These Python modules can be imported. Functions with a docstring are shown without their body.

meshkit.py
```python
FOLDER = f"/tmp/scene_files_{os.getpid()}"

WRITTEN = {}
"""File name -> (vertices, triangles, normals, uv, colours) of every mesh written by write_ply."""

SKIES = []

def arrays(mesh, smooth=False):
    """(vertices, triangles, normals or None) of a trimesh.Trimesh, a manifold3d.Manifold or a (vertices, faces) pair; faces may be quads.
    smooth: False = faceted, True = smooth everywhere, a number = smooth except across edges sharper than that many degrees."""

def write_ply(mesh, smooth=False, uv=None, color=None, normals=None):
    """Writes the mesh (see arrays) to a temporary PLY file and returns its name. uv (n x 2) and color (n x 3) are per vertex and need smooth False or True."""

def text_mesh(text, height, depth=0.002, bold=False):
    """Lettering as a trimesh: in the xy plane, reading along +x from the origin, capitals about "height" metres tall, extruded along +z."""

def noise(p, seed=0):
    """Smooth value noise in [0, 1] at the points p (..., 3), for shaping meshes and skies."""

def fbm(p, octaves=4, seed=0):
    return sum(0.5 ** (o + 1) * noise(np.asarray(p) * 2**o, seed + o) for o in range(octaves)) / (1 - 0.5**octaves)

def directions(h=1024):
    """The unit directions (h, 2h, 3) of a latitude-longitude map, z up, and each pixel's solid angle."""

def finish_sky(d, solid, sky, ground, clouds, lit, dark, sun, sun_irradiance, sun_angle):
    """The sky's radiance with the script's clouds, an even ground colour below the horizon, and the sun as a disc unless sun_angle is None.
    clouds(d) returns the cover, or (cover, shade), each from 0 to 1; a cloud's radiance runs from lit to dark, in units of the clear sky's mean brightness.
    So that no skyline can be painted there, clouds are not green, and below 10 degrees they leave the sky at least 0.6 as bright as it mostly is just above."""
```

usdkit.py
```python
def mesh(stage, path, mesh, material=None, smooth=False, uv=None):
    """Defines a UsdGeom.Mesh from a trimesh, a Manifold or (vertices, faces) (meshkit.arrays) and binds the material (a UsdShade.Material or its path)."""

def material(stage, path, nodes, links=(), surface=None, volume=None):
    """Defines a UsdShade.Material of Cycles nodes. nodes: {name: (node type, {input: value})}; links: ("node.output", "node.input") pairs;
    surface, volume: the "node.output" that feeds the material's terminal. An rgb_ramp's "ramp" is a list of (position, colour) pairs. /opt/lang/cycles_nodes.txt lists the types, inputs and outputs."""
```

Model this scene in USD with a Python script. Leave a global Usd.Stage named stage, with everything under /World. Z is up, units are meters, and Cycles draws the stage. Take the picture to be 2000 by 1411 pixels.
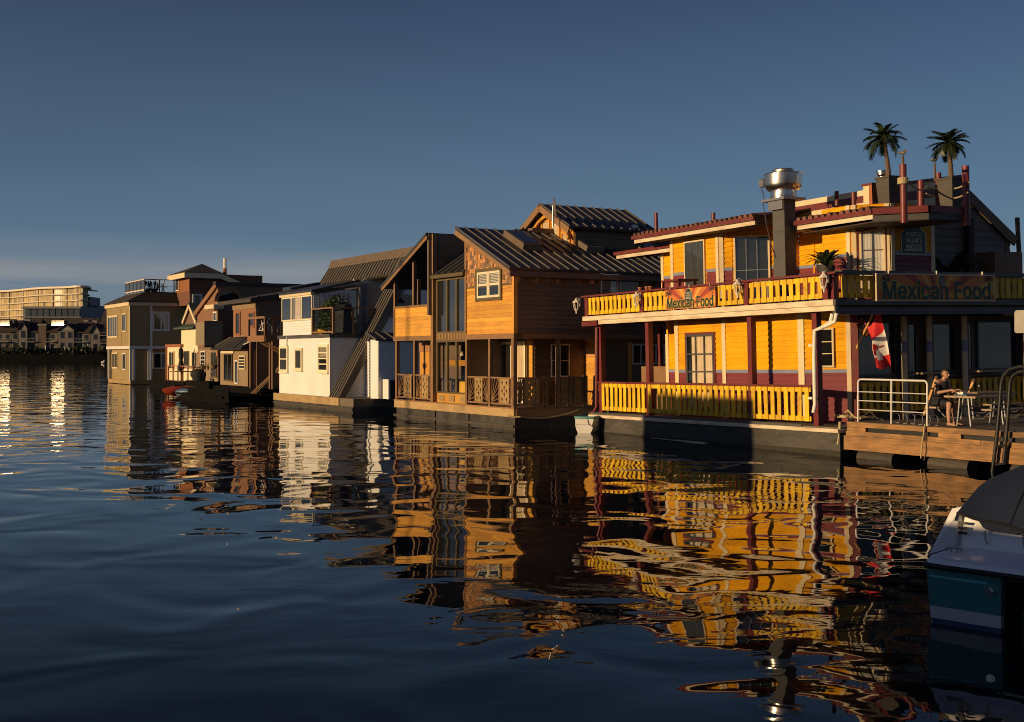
import math, random, numpy as np, trimesh, usdkit, meshkit
from pxr import Usd, UsdGeom, UsdLux, UsdShade, Gf, Sdf
from shapely.geometry import Polygon, box as sbox, MultiPolygon, Point
from shapely import affinity
stage = Usd.Stage.CreateInMemory()
UsdGeom.Xform.Define(stage, '/World')
L = '/World/Looks/'
FOC, CU, HV, CH = 2400.0, 1000.0, 692.0, 2.67
# ---------------- camera, sky, sun
cam = UsdGeom.Camera.Define(stage, '/World/camera')
cam.CreateHorizontalApertureAttr(36.0); cam.CreateFocalLengthAttr(43.2)
cam.CreateVerticalApertureOffsetAttr(-0.243); cam.CreateFStopAttr(0.0)
cam.CreateExposureAttr(-0.15)
cam.AddTranslateOp().Set((0, 0, CH)); cam.AddRotateXOp().Set(90)
_s = np.array([-.883, -.47]); _s /= np.linalg.norm(_s)
EL = math.radians(8.0)
SUN = np.array([_s[0]*math.cos(EL), _s[1]*math.cos(EL), math.sin(EL)])
ROT = math.atan2(SUN[0], SUN[1])
dome = UsdLux.DomeLight.Define(stage, '/World/sky')
dome.GetPrim().SetCustomDataByKey('kind', 'structure')
skym = usdkit.material(stage, L+'sky_air', {
    's': ('sky_texture', {'sky_type': 'single_scattering', 'sun_disc': False, 'sun_elevation': EL, 'sun_rotation': ROT,
                          'air_density': 0.95, 'aerosol_density': 0.35, 'ozone_density': 4.2}),
    'tc': ('texture_coordinate', {}), 'mp': ('mapping', {'scale': (1.0, 1.0, 20.0)}),
    'n': ('noise_texture', {'scale': 2.0, 'detail': 4.0, 'roughness': 0.5}),
    'r': ('rgb_ramp', {'ramp': [(0, (.06, .06, .06)), (.38, (.12, .12, .12)), (.60, (.62, .62, .62)), (1, (.75, .75, .75))]}),
    'x': ('separate_xyz', {}),
    'm': ('map_range', {'from_min': 0.095, 'from_max': 0.055, 'to_min': 0.0, 'to_max': 1.0, 'clamp': True}),
    'mm': ('math', {'math_type': 'multiply'}),
    'warm': ('mix_color', {'blend_type': 'add', 'fac': 1.0, 'b': (.30, .03, .0), 'use_clamp': False}),
    'mix': ('mix_color', {'b': (8.4, 7.7, 6.9), 'use_clamp': False}),
    'vm': ('map_range', {'from_min': 0.285, 'from_max': 0.05, 'to_min': 0.0, 'to_max': 0.55, 'clamp': True}),
    'vn': ('noise_texture', {'scale': 1.1, 'detail': 3.0, 'roughness': 0.55}), 'vs': ('mapping', {'scale': (1, 1, 5)}),
    'vr': ('map_range', {'from_min': 0.3, 'from_max': 0.7, 'to_min': 0.7, 'to_max': 1.25, 'clamp': True}), 'vk': ('math', {'math_type': 'multiply'}),
    'veil': ('mix_color', {'b': (3.0, 5.0, 7.6), 'use_clamp': False}),
    'b': ('background_shader', {'strength': 0.053})},
    [('tc.generated', 'mp.vector'), ('mp.vector', 'n.vector'), ('n.fac', 'r.fac'), ('tc.generated', 'x.vector'), ('x.z', 'm.value'),
     ('r.color', 'mm.value1'), ('m.result', 'mm.value2'), ('mm.value', 'mix.fac'), ('x.z', 'vm.value'), ('tc.generated', 'vs.vector'), ('vs.vector', 'vn.vector'), ('vn.fac', 'vr.value'), ('vm.result', 'vk.value1'), ('vr.result', 'vk.value2'), ('vk.value', 'veil.fac'), ('s.color', 'warm.a'), ('warm.result', 'veil.a'), ('veil.result', 'mix.a'), ('mix.result', 'b.color')], surface='b.background')
UsdShade.MaterialBindingAPI.Apply(dome.GetPrim()).Bind(skym)
sl = UsdLux.DistantLight.Define(stage, '/World/sun')
sl.CreateIntensityAttr(1.25); sl.CreateAngleAttr(0.5); sl.CreateNormalizeAttr(True); sl.CreateColorAttr((1.0, .69, .36))
_z = SUN; _x = np.cross([0, 0, 1], _z); _x /= np.linalg.norm(_x); _y = np.cross(_z, _x)
_m = np.eye(4); _m[0, :3] = _x; _m[1, :3] = _y; _m[2, :3] = _z
sl.AddTransformOp().Set(Gf.Matrix4d(*_m.ravel()))
# ---------------- helpers
rng = random.Random(7)
_mats = {}
def raw(name, *a, **k):
    _mats[name] = usdkit.material(stage, L+name, *a, **k); return _mats[name]
def M(name, col, rough=.6, var=.22, scale=3.0, stretch=(1, 1, 1), rnd=.1, bump=0.0, metallic=0.0, spec=.5, dirt=0.0, dirtcol=(.03, .025, .02), dscale=.7, dst=(1, 1, 1)):
    """a procedural surface: colour varied by noise and per piece, optional stains and fine relief"""
    c = np.array(col, float)
    n = {'tc': ('texture_coordinate', {}), 'mp': ('mapping', {'scale': stretch}),
         'n': ('noise_texture', {'scale': scale, 'detail': 4.0, 'roughness': .6}),
         'r': ('rgb_ramp', {'ramp': [(.25, tuple(c*(1-var))), (.5, tuple(c)), (.75, tuple(np.minimum(c*(1+var), .95)))]}),
         'oi': ('object_info', {}), 'v': ('math', {'math_type': 'multiply_add', 'value2': 2*rnd, 'value3': 1-rnd}),
         'h': ('hsv', {'saturation': 1.0}),
         'p': ('principled_bsdf', {'roughness': rough, 'metallic': metallic, 'specular_ior_level': spec})}
    l = [('tc.object', 'mp.vector'), ('mp.vector', 'n.vector'), ('n.fac', 'r.fac'), ('oi.random', 'v.value1'), ('v.value', 'h.value'), ('r.color', 'h.color')]
    out = 'h.color'
    if dirt > 0:
        n['dm'] = ('mapping', {'scale': dst})
        n['dn'] = ('noise_texture', {'scale': dscale, 'detail': 5.0, 'roughness': .65})
        n['dr'] = ('rgb_ramp', {'ramp': [(0, (0, 0, 0)), (.45, (0, 0, 0)), (.7, (dirt,)*3), (1, (dirt,)*3)]})
        n['dx'] = ('mix_color', {'b': dirtcol})
        l += [('tc.object', 'dm.vector'), ('dm.vector', 'dn.vector'), ('dn.fac', 'dr.fac'), ('dr.color', 'dx.fac'), (out, 'dx.a')]
        out = 'dx.result'
    l.append((out, 'p.base_color'))
    if bump > 0:
        n['b'] = ('bump', {'strength': 1.0, 'distance': bump}); l += [('n.fac', 'b.height'), ('b.normal', 'p.normal')]
    return raw(name, n, l, surface='p.BSDF')
def glass(name, tint, refl_rough=.02, ior=1.5):
    return raw(name, {'t': ('transparent_bsdf', {'color': tint}), 'g': ('glossy_bsdf', {'color': (1, 1, 1), 'roughness': refl_rough}),
                      'lw': ('layer_weight', {'blend': .5}), 'pw': ('math', {'math_type': 'power', 'value2': 4.0}), 'f': ('math', {'math_type': 'multiply_add', 'value2': .9, 'value3': .05}), 'x': ('mix_closure', {})},
               [('lw.facing', 'pw.value1'), ('pw.value', 'f.value1'), ('f.value', 'x.fac'), ('t.BSDF', 'x.closure1'), ('g.BSDF', 'x.closure2')], surface='x.closure')
class Fr:
    """a building's own axes: x along its front to the right, y into it, z up; origin at the right front corner of its float"""
    def __init__(s, X, Y, ex, ey, roll=0.0, pivot=None):
        e = np.array([ex, ey], float); e /= np.linalg.norm(e)
        m = np.eye(4); m[:2, 0] = e; m[:2, 1] = (-e[1], e[0]); m[0, 3] = X; m[1, 3] = Y
        if roll:
            px, pz = pivot or (X, 0.0); c, q = math.cos(roll), math.sin(roll)
            r = np.eye(4); r[0, 0] = c; r[0, 2] = -q; r[2, 0] = q; r[2, 2] = c
            r[0, 3] = px-c*px+q*pz; r[2, 3] = pz-q*px-c*pz
            m = r @ m
        s.m = m
    def w(s, x, y, z): return (s.m @ np.array([x, y, z, 1.0]))[:3]
def ray(u, v): return np.array([(u-CU)/FOC, 1.0, -(v-HV)/FOC])
class Pl:
    """an upright wall plane in a frame: s runs along it, z up, d outwards"""
    def __init__(s, fr, x, y, dx=1.0, dy=0.0):
        n = math.hypot(dx, dy); s.fr, s.x, s.y, s.dx, s.dy = fr, x, y, dx/n, dy/n; s.nx, s.ny = s.dy, -s.dx
    def p(s, a, z, d=0.0): return (s.x+s.dx*a+s.nx*d, s.y+s.dy*a+s.ny*d, z)
    def sz(s, u, v):
        R = s.fr.m[:3, :3]; o = s.fr.w(s.x, s.y, 0); D = R @ np.array([s.dx, s.dy, 0]); U = R[:, 2]; r = ray(u, v)
        q = np.linalg.solve(np.stack([r, -D, -U], 1), o-np.array([0, 0, CH])); return q[1], q[2]
    def s(s, u, v=HV): return s.sz(u, v)[0]
    def z(s, u, v): return s.sz(u, v)[1]
    def rect(s, u0, v0, u1, v1):
        um = (u0+u1)/2; vm = (v0+v1)/2
        return s.s(u0, vm), s.s(u1, vm), s.z(um, v1), s.z(um, v0)
    def poly(s, pts): return Polygon([s.sz(u, v) for u, v in pts])
    def shift(s, d): return Pl(s.fr, s.x+s.nx*d, s.y+s.ny*d, s.dx, s.dy)
def ground(fr, u, v, z):
    """the frame point at height z seen at a picture position"""
    r = ray(u, v); R = fr.m[:3, :3]; o = fr.w(0, 0, z)
    q = np.linalg.solve(np.stack([r, -R[:, 0], -R[:, 1]], 1), o-np.array([0, 0, CH])); return q[1], q[2]
class MB:
    def __init__(s): s.v = []; s.f = []; s.n = 0
    def add(s, v, f):
        v = np.asarray(v, float); f = np.asarray(f, int)
        if f.shape[1] == 4: f = np.vstack([f[:, [0, 1, 2]], f[:, [0, 2, 3]]])
        s.v.append(v); s.f.append(f+s.n); s.n += len(v); return s
    def tm(s, t): return s.add(t.vertices, t.faces)
    HEX = [[0, 3, 2, 1], [4, 5, 6, 7], [0, 1, 5, 4], [1, 2, 6, 5], [2, 3, 7, 6], [3, 0, 4, 7]]
    def hexa(s, a): return s.add(a, s.HEX)
    def box(s, x0, x1, y0, y1, z0, z1):
        return s.hexa([(x0, y0, z0), (x1, y0, z0), (x1, y1, z0), (x0, y1, z0), (x0, y0, z1), (x1, y0, z1), (x1, y1, z1), (x0, y1, z1)])
    def cham(s, x0, x1, y0, y1, z0, z1, c=.01):
        """box with chamfered top edges"""
        s.box(x0, x1, y0, y1, z0, z1-c)
        return s.hexa([(x0, y0, z1-c), (x1, y0, z1-c), (x1, y1, z1-c), (x0, y1, z1-c), (x0+c, y0+c, z1), (x1-c, y0+c, z1), (x1-c, y1-c, z1), (x0+c, y1-c, z1)])
    def pbox(s, pl, a0, a1, z0, z1, d0, d1):
        p = pl.p
        return s.hexa([p(a0, z0, d1), p(a1, z0, d1), p(a1, z0, d0), p(a0, z0, d0), p(a0, z1, d1), p(a1, z1, d1), p(a1, z1, d0), p(a0, z1, d0)])
    def prism(s, pts, vec):
        pts = np.asarray(pts, float); n = len(pts); v = np.vstack([pts, pts+np.asarray(vec)])
        f = [[0, i+1, i] for i in range(1, n-1)]+[[n, n+i, n+i+1] for i in range(1, n-1)]
        for i in range(n): j = (i+1) % n; f += [[i, j, n+j], [i, n+j, n+i]]
        return s.add(v, f)
    def beam(s, p, q, w, h, up=(0, 0, 1)):
        p = np.asarray(p, float); q = np.asarray(q, float); d = q-p; d /= np.linalg.norm(d); up = np.asarray(up, float)
        if abs(d @ up) > .98: up = np.array([1.0, 0, 0])
        a = np.cross(d, up); a /= np.linalg.norm(a); b = np.cross(a, d); a *= w/2; b *= h/2
        return s.hexa([p-a-b, p+a-b, q+a-b, q-a-b, p-a+b, p+a+b, q+a+b, q-a+b])
    def tube(s, pts, r, sides=8, cap=True):
        pts = np.asarray(pts, float); n = len(pts); rr = np.broadcast_to(np.asarray(r, float), (n,))
        t = np.gradient(pts, axis=0); t /= np.maximum(np.linalg.norm(t, axis=1, keepdims=True), 1e-9)
        ref = np.array([0, 0, 1.0]) if abs(t[0][2]) < .9 else np.array([1.0, 0, 0]); v = []
        a = np.cross(t[0], ref); a /= np.linalg.norm(a)
        for i in range(n):
            a = a-t[i]*(a @ t[i]); a /= np.linalg.norm(a); b = np.cross(t[i], a)
            for k in range(sides):
                q = 2*math.pi*k/sides; v.append(pts[i]+rr[i]*(a*math.cos(q)+b*math.sin(q)))
        f = []
        for i in range(n-1):
            for k in range(sides): j = (k+1) % sides; f.append([i*sides+k, i*sides+j, (i+1)*sides+j, (i+1)*sides+k])
        s.add(v, f)
        if cap:
            for i in (0, n-1): s.add(v[i*sides:(i+1)*sides], [[0, k, k+1] if i else [0, k+1, k] for k in range(1, sides-1)])
        return s
    def lathe(s, prof, c=(0, 0, 0), sides=20):
        v = []; f = []; n = len(prof)
        for r, z in prof:
            for k in range(sides): q = 2*math.pi*k/sides; v.append((c[0]+r*math.cos(q), c[1]+r*math.sin(q), c[2]+z))
        for i in range(n-1):
            for k in range(sides): j = (k+1) % sides; f.append([i*sides+k, i*sides+j, (i+1)*sides+j, (i+1)*sides+k])
        return s.add(v, f)
    def ppoly(s, pl, poly, d0, d1):
        """a shapely outline on a wall plane, d0..d1 thick"""
        for g in getattr(poly, 'geoms', [poly]):
            if g.is_empty or g.area < 1e-5: continue
            t = trimesh.creation.extrude_polygon(g, d1-d0, engine='earcut'); q = np.array(t.vertices)
            s.add([pl.p(a, z, d0+d) for a, z, d in q], t.faces)
        return s
    def ball(s, c, r, sub=2):
        t = trimesh.creation.icosphere(sub); return s.add(t.vertices*np.asarray(r)+np.asarray(c), t.faces)
_names, _base = {}, {}
def numbered(parent, name):
    k = (parent, name); n = _names.get(k, 0); _names[k] = n+1
    return name if n == 0 else f'{name}_{n:03d}'
def cd(prim, **k):
    for a, b in k.items():
        if b is not None: prim.SetCustomDataByKey(a, b)
def thing(name, label, cat, fr=None, loc=(0, 0, 0), group=None, kind=None):
    path = '/World/'+numbered('/World', name); x = UsdGeom.Xform.Define(stage, path)
    m = fr.m if fr else np.eye(4); t = np.eye(4); t[:3, 3] = loc
    x.AddTransformOp().Set(Gf.Matrix4d(*(m @ t).T.ravel())); _base[path] = np.array(loc, float)
    cd(x.GetPrim(), label=label, category=cat, group=group, kind=kind); return path
def base_of(parent):
    k = parent
    while k not in _base: k = k.rsplit('/', 1)[0]
    return _base[k]
def obj(parent, name, mb, mat, smooth=False, label=None, kind=None):
    """one Mesh prim, a part (or sub-part) of the thing at parent"""
    v = np.vstack(mb.v)-base_of(parent); f = np.vstack(mb.f); path = parent+'/'+numbered(parent, name)
    m = usdkit.mesh(stage, path, (v, f), _mats[mat] if isinstance(mat, str) else mat, smooth=smooth)
    cd(m.GetPrim(), label=label, kind=kind); return path
def solo(name, mb, mat, label=None, cat=None, kind=None, smooth=False, group=None):
    path = '/World/'+numbered('/World', name)
    m = usdkit.mesh(stage, path, (np.vstack(mb.v), np.vstack(mb.f)), _mats[mat], smooth=smooth)
    cd(m.GetPrim(), label=label, category=cat, kind=kind, group=group); return path
def siding(parent, name, pl, poly, exp, mat, th=.028, holes=(), joined=False, vertical=False, z0=None, gap=.004, jitter=0.0):
    """lapped boards over an outline, each board a piece of its own (or joined where they are too small to tell apart)"""
    for h in holes: poly = poly.difference(h)
    a0, b0, a1, b1 = poly.bounds; mats = [mat] if isinstance(mat, str) else mat; allb = MB(); k = 0
    lo, hi = (a0, a1) if vertical else (b0, b1)
    z = lo if z0 is None else z0
    while z < hi-1e-4:
        strip = sbox(z+gap, b0-1, z+exp-gap*.2, b1+1) if vertical else sbox(a0-1, z+gap*.5, a1+1, z+exp-gap*.5)
        cut = poly.intersection(strip)
        for g in getattr(cut, 'geoms', [cut]):
            if g.geom_type != 'Polygon' or g.area < .003: continue
            t = trimesh.creation.extrude_polygon(g, 1.0, engine='earcut'); q = np.array(t.vertices); j = rng.uniform(0, jitter)
            def dd(a, b, e): return 0.0 if e < .5 else ((th if vertical else .006+th*(1-(b-z)/exp))+j)
            vv = [pl.p(a, b, dd(a, b, e)) for a, b, e in q]
            if joined: allb.add(vv, t.faces)
            else: obj(parent, name, MB().add(vv, t.faces), mats[k % len(mats)])
        z += exp; k += 1
    if joined and allb.v: obj(parent, name, allb, mats[0], kind='stuff')
def window(parent, pl, r, frame, tw=.06, d=.06, pane='glass_dark', nx=1, nz=1, mw=.025, mm=None, blind=None, sill=.0, name='window', back='interior', trim=None, trw=.0):
    a0, a1, z0, z1 = r
    fb = MB()
    fb.pbox(pl, a0, a1, z1-tw, z1, 0, d).pbox(pl, a0, a1, z0, z0+tw, 0, d).pbox(pl, a0, a0+tw, z0+tw, z1-tw, 0, d).pbox(pl, a1-tw, a1, z0+tw, z1-tw, 0, d)
    if sill: fb.pbox(pl, a0-.04, a1+.04, z0-sill, z0-.002, 0, d+.04)
    w = obj(parent, name, fb, frame)
    if trim:
        t = MB(); t.pbox(pl, a0-trw, a1+trw, z1+.002, z1+trw, 0, d*.8).pbox(pl, a0-trw, a1+trw, z0-trw, z0-.002, 0, d*.8).pbox(pl, a0-trw, a0-.002, z0, z1, 0, d*.8).pbox(pl, a1+.002, a1+trw, z0, z1, 0, d*.8)
        obj(w, 'trim', t, trim)
    ia0, ia1, iz0, iz1 = a0+tw, a1-tw, z0+tw, z1-tw; ca, cz = (ia1-ia0)/nx, (iz1-iz0)/nz
    for i in range(nx):
        for j in range(nz):
            obj(w, 'pane', MB().pbox(pl, ia0+i*ca, ia0+(i+1)*ca-.001, iz0+j*cz, iz0+(j+1)*cz-.001, d*.55, d*.55+.008), pane)
    if nx > 1 or nz > 1:
        for i in range(1, nx): obj(w, 'muntin', MB().pbox(pl, ia0+i*ca-mw/2, ia0+i*ca+mw/2, iz0, iz1, d*.45, d*.9), mm or frame)
        for j in range(1, nz): obj(w, 'muntin', MB().pbox(pl, ia0, ia1, iz0+j*cz-mw/2, iz0+j*cz+mw/2, d*.44, d*.88), mm or frame)
    if 'clear' in pane:
        obj(w, 'interior', MB().pbox(pl, ia0-.01, ia1+.01, iz0-.01, iz1+.01, .0, .008), back)
    if blind:
        kind, fr0, fr1, bm = blind; h = iz1-iz0
        if kind == 'slats':
            b = MB(); n = max(3, int((fr1-fr0)*h/.05))
            for i in range(n):
                z = iz0+fr0*h+(i+.5)*(fr1-fr0)*h/n; b.pbox(pl, ia0+.01, ia1-.01, z-.018, z+.014, .012, .022)
            obj(w, 'blind', b, bm)
        else:
            b = MB(); n = 14
            for i in range(n):
                q0 = ia0+(fr0+(fr1-fr0)*i/n)*(ia1-ia0); q1 = ia0+(fr0+(fr1-fr0)*(i+1)/n)*(ia1-ia0); e = .012+.008*(i % 2)
                b.pbox(pl, q0, q1, iz0, iz1, e-.003, e+.003)
            obj(w, 'curtain', b, bm)
    return w
def seamroof(parent, c00, c10, c11, c01, n, mat, th=.08, rib=.035, ribw=.03, name='roof', ribmat=None, each=True, ribname='roof_seam'):
    """a metal roof sheet (eave edge c00-c10, ridge c01-c11) with n standing seams from eave to ridge"""
    c00, c10, c11, c01 = (np.asarray(c, float) for c in (c00, c10, c11, c01))
    nrm = np.cross(c10-c00, c01-c00); nrm /= np.linalg.norm(nrm)
    if nrm[2] < 0: nrm = -nrm
    r = obj(parent, name, MB().prism([c00, c10, c11, c01], -nrm*th), mat); j = MB()
    for i in range(n+1):
        t = i/n; p = c00+(c10-c00)*t+nrm*rib/2; q = c01+(c11-c01)*t+nrm*rib/2
        if each: obj(r, ribname, MB().beam(p, q, ribw, rib, nrm), ribmat or mat)
        else: j.beam(p, q, ribw, rib, nrm)
    if not each: obj(r, ribname, j, ribmat or mat, kind='stuff')
    return r, nrm
# ---------------- materials
M('yellow_board', (.84, .40, .003), .6, .14, 2.0, (1, 1, 10), .09, spec=.2, dirt=.38, dirtcol=(.30, .13, .02))
M('yellow_slat', (.84, .50, .010), .55, .16, 3.0, (6, 6, 1), .2, dirt=.6, dirtcol=(.30, .17, .04), dscale=2.2)
M('maroon', (.15, .022, .022), .45, .2, 3.0, rnd=.1, dirt=.3, dirtcol=(.22, .10, .07))
M('maroon_board', (.20, .035, .04), .5, .15, 2.0, (1, 1, 10), .06)
M('blue_band', (.22, .25, .36), .5, .15)
M('cream', (.74, .62, .44), .5, .12, 2.5, rnd=.04, dirt=.55, dirtcol=(.28, .15, .08), dscale=1.3, dst=(1, 1, 5))
M('cream_clean', (.74, .59, .36), .5, .1, rnd=.03, dirt=.2, dirtcol=(.4, .28, .16))
M('white', (.78, .74, .68), .45, .08, rnd=.03, dirt=.2, dirtcol=(.4, .33, .26))
M('pipe_white', (.78, .72, .62), .4, .08)
M('concrete', (.075, .068, .060), .85, .4, 1.6, (1, 1, 2.5), 0, .01, dirt=.8, dirtcol=(.018, .016, .014), dscale=.8, dst=(1, 1, 2))
M('concrete_dark', (.05, .046, .042), .85, .4, 1.6, dirt=.8, dirtcol=(.014, .013, .012))
M('algae', (.02, .018, .01), .7, .5, 6.0)
M('black', (.012, .012, .013), .5, .3, rnd=.2)
M('shade_black', (.006, .006, .0055), .95, .4, spec=.1)  # shade from things out of view, put into the colour of floats and raft
M('interior', (.007, .006, .005), .9, .3)  # near-black, standing in for the shade of unlit rooms and recesses
M('flue_grey', (.085, .08, .075), .5, .2, 2.0, dirt=.3)
M('steel', (.62, .58, .54), .28, .12, 1.5, (1, 1, 6), metallic=1.0, bump=.0005)
M('steel_dull', (.42, .40, .38), .42, .2, metallic=1.0)
M('tile', (.17, .07, .045), .75, .35, 5.0, rnd=.3, dirt=.4)
M('roof_brown', (.05, .03, .026), .75, .3, 4.0, rnd=.12)
M('white_rail', (.62, .60, .56), .35, .06)
M('green_sign', (.03, .055, .045), .5, .2)
M('sign_text', (.62, .58, .44), .5, .1)
M('letter_green', (.016, .05, .03), .5, .2)
M('letter_edge', (.70, .55, .18), .5, .12)
M('banner_orange', (.62, .19, .035), .6, .18, 2.5)
M('banner_red', (.36, .06, .035), .6, .2, 2.5)
M('banner_yellow', (.70, .36, .06), .6, .12, 2.5)
M('banner_palm', (.06, .025, .02), .6, .2)
M('flag_red', (.60, .02, .025), .7, .1); M('flag_white', (.8, .76, .7), .7, .05)
M('pole_wood', (.60, .34, .10), .4, .15)
M('rope', (.45, .36, .20), .9, .3, 40); M('rope_yellow', (.62, .45, .10), .9, .3, 40); M('rope_dark', (.09, .07, .045), .9, .3, 40)
M('pot_dark', (.035, .032, .03), .7, .3); M('planter_board', (.07, .06, .05), .7, .3, 3, (1, 1, 6))
def leafm(name, col, tr=.25, rnd=.3, rough=.45):
    c = np.array(col)
    return raw(name, {'oi': ('object_info', {}), 'v': ('math', {'math_type': 'multiply_add', 'value2': 2*rnd, 'value3': 1-rnd}),
        'g': ('geometry', {}), 'n': ('noise_texture', {'scale': 9.0, 'detail': 3.0}),
        'r': ('rgb_ramp', {'ramp': [(.3, tuple(c*.6)), (.7, tuple(c*1.35))]}), 'h': ('hsv', {}),
        'p': ('principled_bsdf', {'roughness': rough}), 't': ('translucent_bsdf', {}), 'x': ('mix_closure', {'fac': tr})},
        [('oi.random', 'v.value1'), ('g.position', 'n.vector'), ('n.fac', 'r.fac'), ('r.color', 'h.color'), ('v.value', 'h.value'), ('h.color', 'p.base_color'), ('h.color', 't.color'), ('p.BSDF', 'x.closure1'), ('t.BSDF', 'x.closure2')], surface='x.closure')
leafm('frond', (.03, .048, .016)); leafm('leaf', (.05, .085, .025)); leafm('leaf_dark', (.025, .042, .016)); leafm('petal', (.55, .12, .22)); leafm('petal_white', (.7, .55, .6)); leafm('hedge', (.022, .028, .012), .1)
M('trunk', (.13, .085, .055), .9, .35, 14, (1, 1, 4))
# brown house
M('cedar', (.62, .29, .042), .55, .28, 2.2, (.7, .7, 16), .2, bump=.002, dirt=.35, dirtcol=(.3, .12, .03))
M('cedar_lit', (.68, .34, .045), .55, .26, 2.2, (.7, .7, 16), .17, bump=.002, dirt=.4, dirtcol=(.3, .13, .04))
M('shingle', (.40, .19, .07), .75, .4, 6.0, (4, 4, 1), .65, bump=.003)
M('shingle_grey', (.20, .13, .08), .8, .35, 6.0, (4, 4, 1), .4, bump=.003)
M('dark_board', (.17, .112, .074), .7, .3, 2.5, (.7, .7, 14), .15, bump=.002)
M('timber', (.23, .125, .055), .6, .25, 3, (3, 3, 1), .12); M('timber_h', (.25, .135, .06), .6, .25, 3, (1, 1, 9), .12)
M('olive_trim', (.12, .085, .035), .55, .2, 3)
M('panel_tan', (.33, .22, .09), .6, .2, 3)
M('deck_beam', (.40, .27, .12), .75, .35, 3, (.8, .8, 12), .15, dirt=.5, dirtcol=(.12, .085, .05), bump=.003)
M('metal_roof', (.040, .038, .040), .42, .2, 2, rnd=.1, dirt=.35, dirtcol=(.075, .07, .062), dscale=1.2); M('metal_rib', (.115, .105, .096), .40, .2, 2); M('curb', (.15, .11, .075), .55, .2)
M('skylight', (.03, .035, .045), .08, .1)
M('window_cream', (.80, .70, .48), .45, .08); M('blind', (.80, .72, .55), .6, .08); M('curtain', (.85, .68, .46), .8, .15); M('curtain_white', (.74, .70, .62), .8, .1)
M('heart', (.10, .035, .02), .7, .3)
# white house
M('white_board', (.80, .78, .76), .5, .06, 2, (1, 1, 8), .04, dirt=.12, dirtcol=(.5, .44, .36))
M('white_wall', (.80, .78, .74), .5, .05, 1.2, rnd=.02, dirt=.15, dirtcol=(.52, .45, .36))
M('grey_board', (.42, .42, .44), .55, .1, 2, (1, 1, 8), .06)
M('tan_metal', (.10, .088, .075), .5, .2, 2); M('tan_rib', (.14, .122, .098), .45, .2)
M('rake_board', (.16, .12, .085), .6, .25, 3)
# far houses
M('olive_board', (.31, .225, .095), .6, .1, 2, (1, 1, 8), .05); M('olive_dark', (.24, .205, .115), .6, .12, 2, (1, 1, 8), .05)
M('cream_wall', (.76, .62, .40), .6, .07, 1.0); M('tan_wall', (.27, .185, .10), .65, .12, 1.2); M('taupe', (.23, .18, .115), .65, .12, 1.0)
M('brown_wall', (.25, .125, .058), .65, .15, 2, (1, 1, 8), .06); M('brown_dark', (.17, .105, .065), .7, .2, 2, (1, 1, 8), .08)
M('red_shingle', (.34, .125, .045), .75, .3, 5, (2, 2, 4), .25); M('red_dark', (.15, .06, .035), .75, .3, 4); M('shingle_roof', (.042, .036, .032), .8, .35, 5, rnd=.2)
M('green_roof', (.05, .075, .06), .6, .2); M('orange_trim', (.32, .11, .04), .5, .15)
M('kayak_red', (.62, .09, .03), .35, .1); M('kayak_blue', (.10, .17, .26), .35, .15); M('dinghy_grey', (.55, .53, .50), .55, .12); M('dinghy_teal', (.10, .30, .33), .55, .12)
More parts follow.
